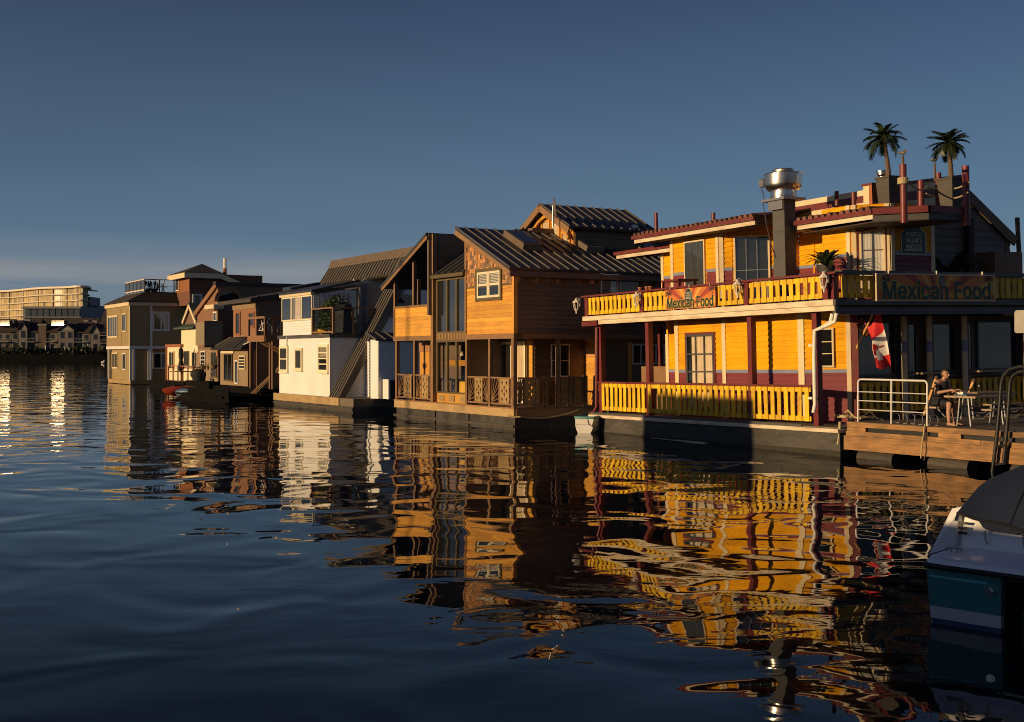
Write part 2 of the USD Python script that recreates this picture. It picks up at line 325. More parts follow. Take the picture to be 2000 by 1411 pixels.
# dock, boat, person
M('dock_board', (.33, .17, .062), .75, .4, 2.5, (.6, .6, 16), .25, bump=.006, dirt=.85, dirtcol=(.09, .06, .032), dscale=1.1, dst=(1, 1, 4))
M('dock_grey', (.15, .12, .085), .85, .35, 3, (.6, .6, 14), .2); M('log', (.055, .045, .035), .7, .4, 4, (1, 1, 6))
M('gelcoat', (.84, .82, .82), .22, .05, 1.0); M('hull_teal', (.05, .19, .20), .22, .15, .8); M('hull_stripe', (.15, .5, .55), .3, .05); M('hull_grey', (.55, .53, .52), .3, .08); M('hull_navy', (.04, .06, .14), .3, .1)
M('canvas', (.007, .015, .040), .75, .3, 5, bump=.004); M('panel_grey', (.34, .32, .27), .5, .1)
M('chrome', (.7, .7, .7), .12, .03, metallic=1.0)
M('skin', (.40, .22, .14), .55, .1, 8); M('hair_dark', (.02, .014, .01), .7, .3, 20); M('cloth_black', (.012, .012, .014), .85, .3, 10); M('shoe', (.2, .12, .07), .7, .2)
M('table_wood', (.36, .25, .14), .6, .25, 3, (1, 8, 1), .12); M('bottle', (.55, .6, .62), .1, .05)
M('glass_dark', (.010, .011, .012), .03, .1, spec=.6)
M('glass_grey', (.05, .055, .06), .03, .1, spec=.8)
raw('glass_sunset', {'d': ('diffuse_bsdf', {'color': (.02, .02, .022)}), 'g': ('glossy_bsdf', {'color': (.9, .92, .95), 'roughness': .015}), 'f': ('fresnel', {'IOR': 2.6}), 'x': ('mix_closure', {})},
    [('f.fac', 'x.fac'), ('d.BSDF', 'x.closure1'), ('g.BSDF', 'x.closure2')], surface='x.closure')
glass('glass_clear', (.95, .95, .94)); glass('glass_lamp', (.85, .82, .75))
# far shore
M('gable_grey', (.20, .18, .155), .7, .15, 2, (1, 1, 8), .06)
M('town_wall', (.115, .105, .10), .8, .12, .12, rnd=.1); M('town_roof', (.045, .032, .028), .85, .25, .2); M('town_white', (.19, .18, .17), .7, .1, rnd=.1); M('town_brick', (.09, .06, .05), .8, .2)
M('tower_slab', (.66, .56, .42), .6, .08, .1); M('tower_grey', (.16, .16, .17), .7, .1); M('bank', (.009, .008, .006), .95, .5, .15, spec=.1); M('seawall', (.045, .04, .034), .9, .4, .3)
raw('tower_glass', {'n': ('object_info', {}), 'r': ('rgb_ramp', {'ramp': [(0, (.42, .31, .13)), (.6, (.60, .46, .2)), (1, (.20, .16, .09))]}),  # gold base colour stands in for the low sun mirrored in the panes
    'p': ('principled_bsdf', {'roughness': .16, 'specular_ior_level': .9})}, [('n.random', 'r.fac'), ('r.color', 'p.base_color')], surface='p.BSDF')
raw('mirror_glass', {'g': ('glossy_bsdf', {'color': (.05, .045, .04), 'roughness': .04, 'distribution': 'ggx'})}, surface='g.BSDF')
# water: dark, glassy, with wind ripples and slow undulation
raw('water_surface', {
    'g': ('geometry', {}), 'm1': ('mapping', {'scale': (1, 1, 1), 'rotation': (0, 0, .35)}),
    'n1': ('noise_texture', {'scale': .45, 'detail': 1.1, 'roughness': .42, 'distortion': .9}),
    'm2': ('mapping', {'scale': (.8, 1.25, 1), 'rotation': (0, 0, -.2)}),
    'n2': ('noise_texture', {'scale': 1.5, 'detail': 2.0, 'roughness': .45, 'distortion': .9}),
    'm3': ('mapping', {'scale': (.05, .12, 1)}), 'n3': ('noise_texture', {'scale': 1.0, 'detail': 2.0}),
    'r3': ('map_range', {'from_min': .42, 'from_max': .6, 'to_min': .12, 'to_max': 1.0, 'clamp': True}),
    'k': ('math', {'math_type': 'multiply'}), 'b1': ('bump', {'strength': 1.0, 'distance': .050}), 'b2': ('bump', {'strength': 1.0, 'distance': .0045}),
    'p': ('principled_bsdf', {'base_color': (.0035, .005, .006), 'roughness': .008, 'ior': 1.33, 'specular_ior_level': .27})},
    [('g.position', 'm1.vector'), ('m1.vector', 'n1.vector'), ('g.position', 'm2.vector'), ('m2.vector', 'n2.vector'), ('g.position', 'm3.vector'), ('m3.vector', 'n3.vector'),
     ('n3.fac', 'r3.value'), ('n2.fac', 'k.value1'), ('r3.result', 'k.value2'), ('n1.fac', 'b1.height'), ('k.value', 'b2.height'), ('b1.normal', 'b2.normal'), ('b2.normal', 'p.normal')], surface='p.BSDF')
# ---------------- water sheet
solo('water', MB().add([(-2500, -400, 0), (2500, -400, 0), (2500, 2600, 0), (-2500, 2600, 0)], [[0, 1, 2, 3]]), 'water_surface', kind='structure')
# ---------------- the yellow floating restaurant (it lists a little)
YF = Fr(8.521, 31.95, .484, -.875, roll=math.radians(1.25), pivot=(6.0, 0.0))
R = thing('floating_restaurant', 'bright yellow and maroon two-storey floating restaurant with slatted balconies, on a dark concrete float', 'restaurant', YF)
F0 = Pl(YF, 0, 0)            # front plane
XL = F0.s(1150)
S0 = Pl(YF, 0, 0, 0, 1)      # right side plane
hull = MB().box(XL, 0, .02, 11, -1.2, .565)
obj(R, 'float', hull, 'concrete')
obj(R, 'float_ledge', MB().cham(XL-.03, .02, -.06, 11, .565, .665, .02), 'cream')
obj(R, 'waterline_growth', MB().box(XL-.012, .012, .008, 11, -.3, .09), 'algae')
obj(R, 'waterline_ledge', MB().box(XL-.1, XL+6.5, -.14, -.001, -.02, .035), 'cream')
obj(R, 'deck', MB().box(XL+.05, -.05, .02, 10.9, .667, .70), 'dock_grey')
obj(R, 'deck_edge', MB().box(XL+.02, -1.4, -.02, .018, .61, .74), 'flue_grey')
# lower balustrade
def slats(parent, pl, a0, a1, z0, z1, pitch=.265, w=.155, mat='yellow_slat', skip=(), filler=True, nm='baluster'):
    n = max(1, round((a1-a0)/pitch)); pt = (a1-a0)/n
    for i in range(n):
        if i in skip: continue
        c = a0+(i+.5)*pt; q = rng.uniform(-.011, .011); c += rng.uniform(-.012, .012)
        obj(parent, nm, MB().hexa([pl.p(c-w/2+q, z0, .03), pl.p(c+w/2+q, z0, .03), pl.p(c+w/2+q, z0, .0), pl.p(c-w/2+q, z0, .0),
                                   pl.p(c-w/2-q, z1, .03), pl.p(c+w/2-q, z1, .03), pl.p(c+w/2-q, z1, .0), pl.p(c-w/2-q, z1, .0)]), mat)
    if filler:
        for zz in (z0+.0, z1-.13):
            obj(parent, 'rail_board', MB().pbox(pl, a0, a1, zz, zz+.13, -.03, -.002), mat)
RP = Pl(YF, 0, .14)
ra = [RP.s(1172), RP.s(1262), RP.s(1462), RP.s(1584)]
zr0, zr1 = .815, 1.735
slats(R, RP, ra[0]+.05, ra[1]-.05, zr0, zr1)
slats(R, RP, ra[1]+.05, ra[2]-.05, zr0, zr1, skip=(1,))
slats(R, RP, ra[2]+.05, ra[3]-.05, zr0, zr1)
obj(R, 'rail_cap', MB().pbox(RP, ra[0]-.1, ra[3]+.08, zr1+.005, zr1+.06, -.10, .10), 'maroon')
side = Pl(YF, ra[0], .14, 0, 1)
slats(R, Pl(YF, ra[0]-.02, 4.0, 0, -1), .1, 3.8, zr0, zr1, .3)
# fascia and upper deck
zf0, zf1 = 3.77, 4.02
UL = F0.s(1143, 606)
obj(R, 'upper_deck', MB().box(UL+.1, -.08, .06, 10.5, zf0+.03, zf1), 'dock_grey')
obj(R, 'fascia', MB().box(UL, .0, -.12, .058, zf0+.12, zf1+.02), 'cream')
obj(R, 'fascia', MB().box(UL+.9, -.02, -.06, .058, zf0-.02, zf0+.118), 'cream')
obj(R, 'gutter', MB().box(UL-.1, UL+.86, -.10, .05, zf0-.06, zf0+.10), 'maroon')
obj(R, 'side_fascia', MB().box(-.078, .10, -.118, 10.5, zf0+.12, zf1+.018), 'flue_grey')
obj(R, 'side_fascia', MB().box(-.078, .03, -.058, 10.5, zf0-.13, zf0+.05), 'flue_grey')
obj(R, 'soffit', MB().box(UL+.1, -.09, .06, 10.5, zf0-.01, zf0+.028), 'roof_brown')
# posts on the front edge
for u in (1170, 1263, 1463, 1590):
    a = RP.s(u); obj(R, 'post', MB().box(a-.09, a+.09, .16, .34, .70, zf0-.012), 'maroon')
obj(R, 'post', MB().box(RP.s(1190)-.06, RP.s(1190)+.06, 2.2, 2.32, .70, zf0-.012), 'maroon')
# lower walls
Y1 = .95
W1 = Pl(YF, 0, Y1)
a0, a1 = W1.s(1321), W1.s(1571)
zb = W1.z(1440, 729)
def trim_post(pl, a, z0, z1, w=.16, mat='cream_clean', d=.05): obj(R, 'corner_board', MB().pbox(pl, a-w/2, a+w/2, z0, z1, -.02, d), mat)
def wall3(pl, b0, b1, z0, zmid, z1, holes=(), exp=.165):
    obj(R, 'wall', MB().pbox(pl, b0, b1, z0, z1, -.12, -.005), 'yellow_board')
    siding(R, 'clapboard', pl, sbox(b0, zmid+.10, b1, z1), exp, 'yellow_board', holes=holes)
    siding(R, 'clapboard', pl, sbox(b0, z0, b1, zmid-.0), exp, 'maroon_board', holes=holes)
    t = sbox(b0, zmid+.002, b1, zmid+.098)
    for h in holes: t = t.difference(h)
    obj(R, 'band', MB().ppoly(pl, t, 0, .035), 'blue_band')
wr = W1.rect(1343, 653, 1397, 742); wr = (wr[0], wr[1], .95, wr[3])
hole = sbox(wr[0]-.06, wr[2], wr[1]+.06, wr[3]+.06)
wall3(W1, a0, a1, .70, zb, zf0-.012, [hole])
window(R, W1, wr, 'flue_grey', .07, .07, 'glass_clear', 3, 4, .045, mm='flue_grey', trim='maroon', trw=.06, blind=('curtain', .14, 1, 'curtain'))
for u in (1324, 1416, 1567): trim_post(W1, W1.s(u), .70, zf0-.012, .17 if u < 1500 else .24)
# set back piece on the left, and its corner
WL = Pl(YF, a0-.02, Y1+.55); b0 = WL.s(1305)-(WL.x-WL.x)
wall3(WL, b0, 0, .70, zb, 3.35)
trim_post(WL, b0, .70, 3.35, .16)
obj(R, 'wall', MB().pbox(Pl(YF, a0-.0, Y1, 0, 1), 0, .55, .7, zf0-.012, -.1, -.002), 'yellow_board')
# chamfered corner wall and its window
cx, cy = a1+.02, Y1
dirw = np.linalg.solve(YF.m[:2, :2], np.array([.93, -.37])); D1 = Pl(YF, cx, cy, *dirw)
e1 = D1.s(1658)
wq = D1.rect(1595, 641, 1629, 718)
hole = sbox(wq[0]-.05, wq[2]-.05, wq[1]+.05, wq[3]+.05)
wall3(D1, 0, e1, .70, zb, zf0-.012, [hole])
window(R, D1, wq, 'cream_clean', .05, .07, 'glass_dark', 1, 3, .025)
trim_post(D1, e1, .70, zf0-.012, .12); obj(R, 'post', MB().pbox(D1, e1+.075, e1+.26, .70, zf0-.012, -.18, .06), 'maroon')
CE = D1.p(e1, 0)            # where the chamfer meets the right side
# right side, lower storey: dark glazed screens between round pillars
S1 = Pl(YF, CE[0]+.02, CE[1]+.02, 0, 1)
sp = {u: S1.s(u) for u in (1668, 1749, 1775, 1801, 1815, 1868, 1890, 1945, 1985, 2030)}
L1 = 9.3
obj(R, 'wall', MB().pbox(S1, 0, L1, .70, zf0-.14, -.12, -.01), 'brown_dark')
def screen(ua, ub, z0, z1, mat='glass_dark'):
    window(R, S1, (S1.s(ua), S1.s(ub), z0, z1), 'flue_grey', .07, .06, mat)
screen(1668, 1748, 1.95, 3.50); screen(1755, 1789, 1.0, 3.45); screen(1806, 1866, 2.0, 3.45); screen(1876, 1898, 1.0, 3.45); screen(1906, 1986, 2.0, 3.5); screen(1992, 2050, 2.0, 3.5)
obj(R, 'sill_board', MB().pbox(S1, .1, L1, 1.86, 1.94, 0, .10), 'flue_grey')
for u in (1752, 1801, 1870, 1990):
    a = S1.s(u); p = S1.p(a, 0, .26)
    c = obj(R, 'pillar', MB().tube([(p[0], p[1], .70), (p[0], p[1], zf0-.14)], .085, 14), 'cream_clean', smooth=40)
    obj(c, 'pillar_band', MB().tube([(p[0], p[1], 2.60), (p[0], p[1], 2.92)], .089, 14), 'blue_band', smooth=40)
    q = S1.p(a+.16, 0, .18); obj(R, 'post', MB().box(q[0]-.06, q[0]+.06, q[1]-.06, q[1]+.06, .70, zf0-.14), 'maroon')
slats(R, S1.shift(.12), .25, L1-.2, .95, 1.80, .25, .15)
# upper storey
YA = 2.10; A = Pl(YF, 0, YA); zt = 6.75
def up3(pl, b0, b1, z1=zt, holes=()):
    wall3(pl, b0, b1, zf1+.005, A.z(1395, 531), z1, holes)
aa0, aa1 = A.s(1316), A.s(1409)
w = A.rect(1339, 470, 1379, 558); w = (w[0], w[1], 4.15, w[3]); h = sbox(w[0]-.05, w[2]-.1, w[1]+.05, w[3]+.05)
up3(A, aa0, aa1, holes=[h]); window(R, A, w, 'cream_clean', .05, .07, 'glass_grey', 3, 1, .012, mm='steel_dull')
B = Pl(YF, aa1, YA, 1, 1); be = B.s(1522)
w = B.rect(1433, 460, 1504, 545); w = (w[0], w[1], 4.2, w[3]); h = sbox(w[0]-.05, w[2]-.1, w[1]+.05, w[3]+.05)
up3(B, 0, be, holes=[h]); wb = window(R, B, w, 'cream_clean', .06, .08, 'glass_clear', 3, 2, .02, mm='steel_dull')
# what stands behind that window: a counter and a steel pot
obj(wb, 'counter', MB().pbox(B, w[0]+.15, w[1]-.1, 4.9, 4.96, .012, .028), 'cream_clean'); obj(wb, 'counter', MB().pbox(B, w[0]+.15, w[0]+.45, 4.3, 4.9, .012, .026), 'cream_clean'); obj(wb, 'counter', MB().pbox(B, w[1]-.3, w[1]-.1, 4.3, 4.9, .012, .026), 'cream_clean')
trim_post(A, aa0+.06, zf1+.005, zt, .14); trim_post(A, aa1-.06, zf1+.005, zt, .13); trim_post(B, .07, zf1+.005, zt, .13)
AL = Pl(YF, aa0-.02, YA+.7); al = AL.s(1299); up3(AL, al, 0, 6.35); trim_post(AL, al, zf1+.005, 6.35, .15)
obj(R, 'wall', MB().pbox(Pl(YF, aa0, YA, 0, 1), 0, .7, zf1, zt, -.1, -.002), 'yellow_board')
BE = B.p(be, 0); YR = 4.3
up3(Pl(YF, BE[0], BE[1], 0, 1), .02, YR-BE[1]-.02)
RW = Pl(YF, 0, YR); up3(RW, BE[0]+.02, RW.s(1614)+1.0)
obj(R, 'corner_board', MB().pbox(RW, RW.s(1596)-.03, RW.s(1596)+.03, zf1, zt-.5, 0, .05), 'yellow_board')
C = Pl(YF, 0, YA); c0, c1 = C.s(1612), C.s(1667)
up3(C, c0, c1)
obj(R, 'wall', MB().pbox(Pl(YF, c0, YR, 0, -1), 0, YR-YA, zf1, zt, -.1, -.002), 'yellow_board')
CH2 = Pl(YF, c1, YA, 1, 1); ce = CH2.s(1742)
w = CH2.rect(1678, 440, 1729, 520); w = (w[0], w[1], 4.15, w[3]); h = sbox(w[0]-.05, w[2]-.1, w[1]+.05, w[3]+.05)
up3(CH2, 0, ce, holes=[h]); window(R, CH2, w, 'cream_clean', .06, .08, 'glass_clear', 2, 3, .02, mm='flue_grey', blind=('curtain', 0, 1, 'curtain_white'), trim='maroon', trw=.03)
trim_post(C, c1-.07, zf1+.005, zt, .15); trim_post(CH2, .08, zf1+.005, zt, .12); trim_post(CH2, ce-.06, zf1+.005, zt, .13)
cp = CH2.p(ce, 0); DS = Pl(YF, cp[0], cp[1], 0, 1); de = DS.s(1822)
up3(DS, .02, de); trim_post(DS, .08, zf1+.005, zt, .13); trim_post(DS, de+.05, zf1+.005, zt-.05, .14)
dp = DS.p(de, 0); obj(R, 'wall', MB().pbox(Pl(YF, dp[0], dp[1], -1, 0), .02, 3.5, zf1, zt, -.1, 0), 'yellow_board')
# roofs with a row of barrel tiles along the front eaves
def eave(pl, a, b, z, ov=.75, back=2.4, tiles=True, rise=.5, th=.14, white=.16):
    p = pl.p; r = obj(R, 'roof', MB().prism([p(a, z, ov), p(b, z, ov), p(b, z+rise, -back), p(a, z+rise, -back)], (0, 0, -.06)), 'roof_brown')
    obj(r, 'eave_board', MB().pbox(pl, a, b, z-white-.07, z-.065, ov-.05, ov-.01), 'cream')
    obj(r, 'gutter', MB().pbox(pl, a-.04, b+.04, z-.10, z+.015, ov, ov+.09), 'maroon')
    obj(r, 'soffit', MB().pbox(pl, a, b, z-white-.06, z-white-.03, 0, ov-.052), 'roof_brown')
    if tiles:
        n = int((b-a)/.24)
        for i in range(n):
            t = a+(i+.5)*(b-a)/n; q = rng.uniform(-.012, .012)
            obj(r, 'roof_tile', MB().tube([p(t, z+.035+q, ov+.06), p(t, z+.045+q+rise*.2, -.35*back+ov*.6)], [.082, .070], 8), 'tile')
    return r
EA = A.shift(.75)
zA = EA.z(1474, 424); ea0, ea1 = EA.s(1238, 465), EA.s(1474, 424)
eave(A, ea0, ea1, zA)
obj(R, 'side_eave', MB().prism([A.p(ea1, zA-.20, .75), A.p(ea1, zA+.02, .75), B.p(be+.3, zA+.02, .6), B.p(be+.3, zA-.20, .6)], (.03, .05, 0)), 'roof_brown')
obj(R, 'roof', MB().prism([A.p(ea1, zA, .75), B.p(be+.3, zA, .62), (BE[0]+.6, YR, zA+.1), (BE[0]-2, YR, zA+.3), A.p(ea1-1, zA+.3, -2)], (0, 0, .05)), 'roof_brown')
# low porch roof at the far left
zl = EA.z(1240, 484); eave(AL, AL.s(1232), .3, 6.42, .55, 1.0, False, .25)
# second roof over the right bay
EC = C.shift(.75); zC = EC.z(1700, 412)
ec0, ec1 = EC.s(1556, 424), EC.s(1704, 412)
eave(C, ec0, ec1, zC, back=2.6, rise=.25)
ecp = EC.p(ec1, 0); SE = Pl(YF, ecp[0], ecp[1], 0, 1); se = SE.s(1889)
# right eave of that roof, running back
ses = (ecp[0]+1.0, ecp[1]+1.0)
SE = Pl(YF, *ses, 0, 1); se = SE.s(1888)
r2 = obj(R, 'roof', MB().prism([(ecp[0], ecp[1], zC), (ses[0], ses[1], zC), (ses[0], ses[1]+se, zC), (ecp[0]-3.4, ses[1]+se, zC), (ecp[0]-3.4, ecp[1]+.3, zC)], (0, 0, .05)), 'roof_brown')
for (p, q) in (((ecp[0], ecp[1]), ses), (ses, (ses[0], ses[1]+se))):
    d = np.hypot(q[0]-p[0], q[1]-p[1]); pl = Pl(YF, *p, q[0]-p[0], q[1]-p[1])
    obj(r2, 'gutter', MB().pbox(pl, 0, d, zC-.12, zC+.055, 0, .09), 'maroon'); obj(r2, 'eave_board', MB().pbox(pl, 0, d, zC-.30, zC-.125, -.04, .0), 'flue_grey')
obj(r2, 'soffit', MB().prism([(ecp[0], ecp[1], zC-.29), (ses[0], ses[1], zC-.29), (ses[0], ses[1]+se, zC-.29), (ecp[0]-3.0, ses[1]+se, zC-.29), (ecp[0]-3.0, ecp[1]+.3, zC-.29)], (0, 0, -.03)), 'roof_brown')
obj(R, 'downpipe', MB().tube([CH2.p(.12, zC-.42, .12), CH2.p(.7, zC-.36, .3), CH2.p(ce-.05, zC-.2, .55)], .04), 'maroon')
# vent pipes and short posts on the roofs
for u, v0, v1, y in ((1281, 446, 416, 3.2), (1393, 431, 416, 3.2)):
    pl = Pl(YF, 0, y); a, z = pl.sz(u, v1); obj(R, 'vent_pipe', MB().tube([(a, y, zA), (a, y, z)], .07, 12), 'maroon', smooth=40)
# roof terrace: parapet, posts, box and steel flue
PP = Pl(YF, 0, 3.6)
pa0, pa1 = PP.s(1553, 405), PP.s(1694, 385)
z = [PP.z(1690, v) for v in (396, 386, 376, 370)]
zp = PP.z(1623, 383)
obj(R, 'parapet', MB().pbox(PP, pa0, pa1, zC+.02, zp-.36, -.1, 0), 'cream_clean'); obj(R, 'parapet_band', MB().pbox(PP, pa0, pa1, zp-.358, zp-.16, -.1, .03), 'maroon'); obj(R, 'parapet_cap', MB().pbox(PP, pa0-.02, pa1, zp-.158, zp, -.12, .02), 'cream_clean')
for u, v in ((1634, 374), (1667, 376)):
    pl = Pl(YF, 0, 2.9); a, z = pl.sz(u, v); obj(R, 'post', MB().tube([(a, 2.9, zC), (a, 2.9, z)], .065, 12), 'maroon', smooth=40)
BX = Pl(YF, 0, 3.0); a, b = BX.s(1693), BX.s(1710); zbx = BX.z(1700, 362)
obj(R, 'chimney_box', MB().pbox(BX, a, b, zC, zbx, -.7, 0), 'cream_clean'); obj(R, 'chimney_cap', MB().pbox(BX, a-.05, b+.04, zbx+.002, zbx+.06, -.74, .04), 'maroon'); obj(R, 'corner_board', MB().pbox(BX, b-.09, b+.03, zC, zbx, -.72, .03), 'orange_trim')
a, z = BX.sz(1705, 331); zz = BX.z(1705, 344)
fl = obj(R, 'flue', MB().tube([(a, 3.35, zbx), (a, 3.35, zz)], .10, 16), 'steel', smooth=40); obj(fl, 'flue_cap', MB().lathe([(.0, z-zz), (.16, z-zz-.02), (.16, .05), (.10, 0)], (a, 3.35, zz), 18), 'steel', smooth=40)
TP = SE.shift(.06)
for u, v, w in ((1760, 322, .088), (1882, 325, .092)):
    a, z = TP.sz(u, v); p = TP.p(a, 0, .06); obj(R, 'bollard_post', MB().tube([(p[0], p[1], zC-.45), (p[0], p[1], z)], w, 14), 'maroon', smooth=40)
TP2 = SE.shift(-1.3)
for u, v in ((1798, 353), (1832, 338)):
    a, z = TP2.sz(u, v); p = TP2.p(a, 0); obj(R, 'bollard_post', MB().tube([(p[0], p[1], zC), (p[0], p[1], z)], .085, 14), 'maroon', smooth=40)
PB = SE.shift(-2.2); pb0, pb1 = PB.s(1760), PB.s(1885)
q0, q1 = PB.z(1770, 358), PB.z(1870, 341)
def sl4(zz0, zz1, d0, d1, mat, nm):
    p = PB.p; obj(R, nm, MB().hexa([p(pb0, q0+zz0, d1), p(pb1, q1+zz0, d1), p(pb1, q1+zz0, d0), p(pb0, q0+zz0, d0), p(pb0, q0+zz1, d1), p(pb1, q1+zz1, d1), p(pb1, q1+zz1, d0), p(pb0, q0+zz1, d0)]), mat)
sl4(-.09, .0, -.1, .02, 'maroon', 'parapet_cap'); sl4(-.30, -.092, -.1, 0, 'cream_clean', 'parapet'); sl4(-.55, -.302, -.1, .02, 'maroon', 'parapet_band'); sl4(-1.3, -.552, -.1, 0, 'cream_clean', 'parapet')
# upper balustrade, front and right
UP = Pl(YF, 0, -.02); zu0, zu1 = 4.09, 4.67
ua = [UP.s(u, 570) for u in (1146, 1254, 1459, 1614)]
for i in range(3): slats(R, UP, ua[i]+.09, ua[i+1]-.09, zu0, zu1, .27, .16)
for a in ua: obj(R, 'balcony_post', MB().box(a-.09, a+.09, -.06, .10, zf1+.022, zu1+.03), 'maroon')
obj(R, 'balcony_rail', MB().box(ua[0]-.25, .1, -.12, .12, zu1+.032, zu1+.09), 'maroon')
US = Pl(YF, -.06, 0, 0, 1)
slats(R, US, .2, 10.3, zu0, zu1, .255, .16)
obj(R, 'balcony_rail', MB().pbox(US, .122, 10.4, zu1+.032, zu1+.13, -.14, .16), 'flue_grey')
for a in (.1, 2.6, 5.2, 7.8): obj(R, 'balcony_post', MB().pbox(US, a-.09, a+.09, zf1+.02, zu1+.03, -.14, -.04), 'maroon')
slats(R, Pl(YF, ua[0], 8.0, 0, -1), .1, 7.8, zu0, zu1, .3)
# downpipes
gp = [(1626, 613), (1622, 630), (1606, 640), (1591, 646), (1590, 700), (1592, 790), (1589, 806)]
PD = Pl(YF, 0, -.03); pts = [PD.p(*PD.sz(u, v)) for u, v in gp]
obj(R, 'downpipe', MB().tube(pts, .055, 10), 'pipe_white', smooth=50)
gp = [(1634, 612), (1631, 628), (1612, 638)]; pts = [PD.p(*PD.sz(u, v)) for u, v in gp]; obj(R, 'downpipe', MB().tube(pts, .05, 10), 'pipe_white', smooth=50)
for v in (675, 778): a, z = PD.sz(1587, v); obj(R, 'pipe_bracket', MB().box(a-.14, a, -.06, .02, z-.03, z+.03), 'pipe_white')
gp = [(1167, 640), (1167, 795), (1161, 806), (1154, 808)]; pts = [RP.p(*RP.sz(u, v), .03) for u, v in gp]; obj(R, 'downpipe', MB().tube(pts, .065, 10), 'maroon', smooth=50)
# brown canvas windbreak in the open left corner, barrels of shade
obj(R, 'windbreak', MB().box(ra[0]+.2, b0+a0-.1, 1.7, 1.73, .75, 2.28), 'timber_h')
# front wall of the storey as seen through the porch is the neighbour's; back wall of the float house:
obj(R, 'wall', MB().box(a0+.3, CE[0]-.2, 8.2, 8.3, .70, zf0-.02), 'yellow_board')
obj(R, 'wall', MB().pbox(Pl(YF, b0+a0, Y1+.55, 0, 1), 0, 6.5, .7, zf0-.02, -.1, 0), 'yellow_board')
# ---------------- the brown cedar float house
BF = Fr(.089, 42.7, .509, -.861)
B_ = thing('cedar_float_house', 'brown cedar and shingle two-storey float house with tall glass bay and dark metal roof', 'float house', BF)
K = B_
G0 = Pl(BF, 0, 0); zd = .80
gz = lambda u, v: G0.z(u, v)
xl = G0.s(771); x1 = G0.s(846); x2 = G0.s(910)
z2 = 3.39; zb2 = 3.21
obj(K, 'float', MB().box(xl+.05, -.02, .06, 9, -1.0, .46), 'concrete_dark')
for u in (848, 913, 1004): a = G0.s(u); obj(K, 'float_batten', MB().box(a-.06, a+.06, .0, .058, -.3, .46), 'log')
obj(K, 'float_rail', MB().box(xl, 0, -.06, -.002, .10, .20), 'log')
for i in range(2): obj(K, 'rim_joist', MB().box(xl if i == 0 else xl+4.5, xl+4.49 if i == 0 else 0, -.03, .058, .47, zd-.05), 'deck_beam')
obj(K, 'deck_edge', MB().box(xl-.02, .02, -.05, .1, zd-.048, zd), 'timber_h')
obj(K, 'deck', MB().box(xl, 0, .102, 9, .60, zd-.01), 'dock_grey')
obj(K, 'side_joist', MB().box(-.03, .03, .06, 9, .47, zd-.05), 'timber_h')
def stick(a0, a1, z0, z1, pl=G0, d0=-.10, d1=.04, mat='timber', nm='post'): return obj(K, nm, MB().pbox(pl, a0, a1, z0, z1, d0, d1), mat)
def post(u, z0=zd, z1=zb2, w=.15, pl=G0): a = pl.s(u); return stick(a-w/2, a+w/2, z0, z1, pl)
for u in (775, 810, 957): post(u)
stick(-.17, .0, zd, zb2); stick(x2+.005, x2+.15, zd, zb2); stick(x1-.15, x1-.005, zd, zb2)
def rail_bay(pl, a0, a1, panel, fans=(1, 1), z0=zd+.08, z1=1.86):
    """a railing bay: rails, a cut-out board in the middle and sunburst sticks towards the posts"""
    h = z1-z0; stick(a0, a1, z1-.06, z1, pl, -.04, .04, 'timber_h', 'top_rail'); stick(a0, a1, z0, z0+.06, pl, -.035, .035, 'timber_h', 'bottom_rail')
    b0, b1 = panel; w = b1-b0; P = sbox(b0, z0+.062, b1, z1-.062); c = (b0+b1)/2
    for zz, dx in ((.2, -.22), (.2, .22), (.38, 0), (.5, -.22), (.5, .22), (.62, 0), (.8, -.22), (.8, .22)):
        x, z = c+dx*w, z0+zz*h; r = .055
        P = P.difference(Polygon([(x-r, z), (x, z+r*1.5), (x+r, z), (x, z-r*1.2)]))
        P = P.difference(sbox(x-.014, z-r*2, x+.014, z-r))
    obj(K, 'cutout_panel', MB().ppoly(pl, P, -.015, .015), 'panel_tan')
    for e in (b0-.01, b1+.01): stick(e-.025, e+.025, z0+.062, z1-.062, pl, -.03, .03, 'timber', 'rail_stile')
    for side, on in zip((0, 1), fans):
        if not on: continue
        o, t = (a0, b0-.03) if side == 0 else (a1, b1+.03); wd = t-o
        for q in (.12, .45, .85):
            obj(K, 'sunburst_stick', MB().beam(pl.p(o+wd*.04, z0+.08), pl.p(o+wd*q, z1-.07), .03, .03), 'timber')
        for q in (.66, .38, .15):
            obj(K, 'sunburst_stick', MB().beam(pl.p(o+wd*.04, z0+.08), pl.p(t, z0+.08+h*q), .03, .03), 'timber')
R0 = Pl(BF, 0, -.03)
rail_bay(R0, R0.s(778), R0.s(807), (R0.s(790), R0.s(804)), (1, 0)); rail_bay(R0, R0.s(813), R0.s(843), (R0.s(824), R0.s(837)))
rail_bay(R0, R0.s(915), R0.s(954), (R0.s(928), R0.s(943))); rail_bay(R0, R0.s(960), R0.s(1003), (R0.s(976), R0.s(995)))
RS = Pl(BF, -.03, 0, 0, 1)
ss = [RS.s(u) for u in (1010, 1067, 1090, 1114, 1144, 1164)]
for i in range(5):
    if ss[i+1]-ss[i] > .5:
        m = (ss[i]+ss[i+1])/2; q = (ss[i+1]-ss[i])*.26; rail_bay(RS, ss[i]+.05, ss[i+1]-.05, (m-q, m+q))
for i, a in enumerate(ss[1:]): stick(a-.06, a+.06, zd, zb2 if i == 1 else 1.9, RS)
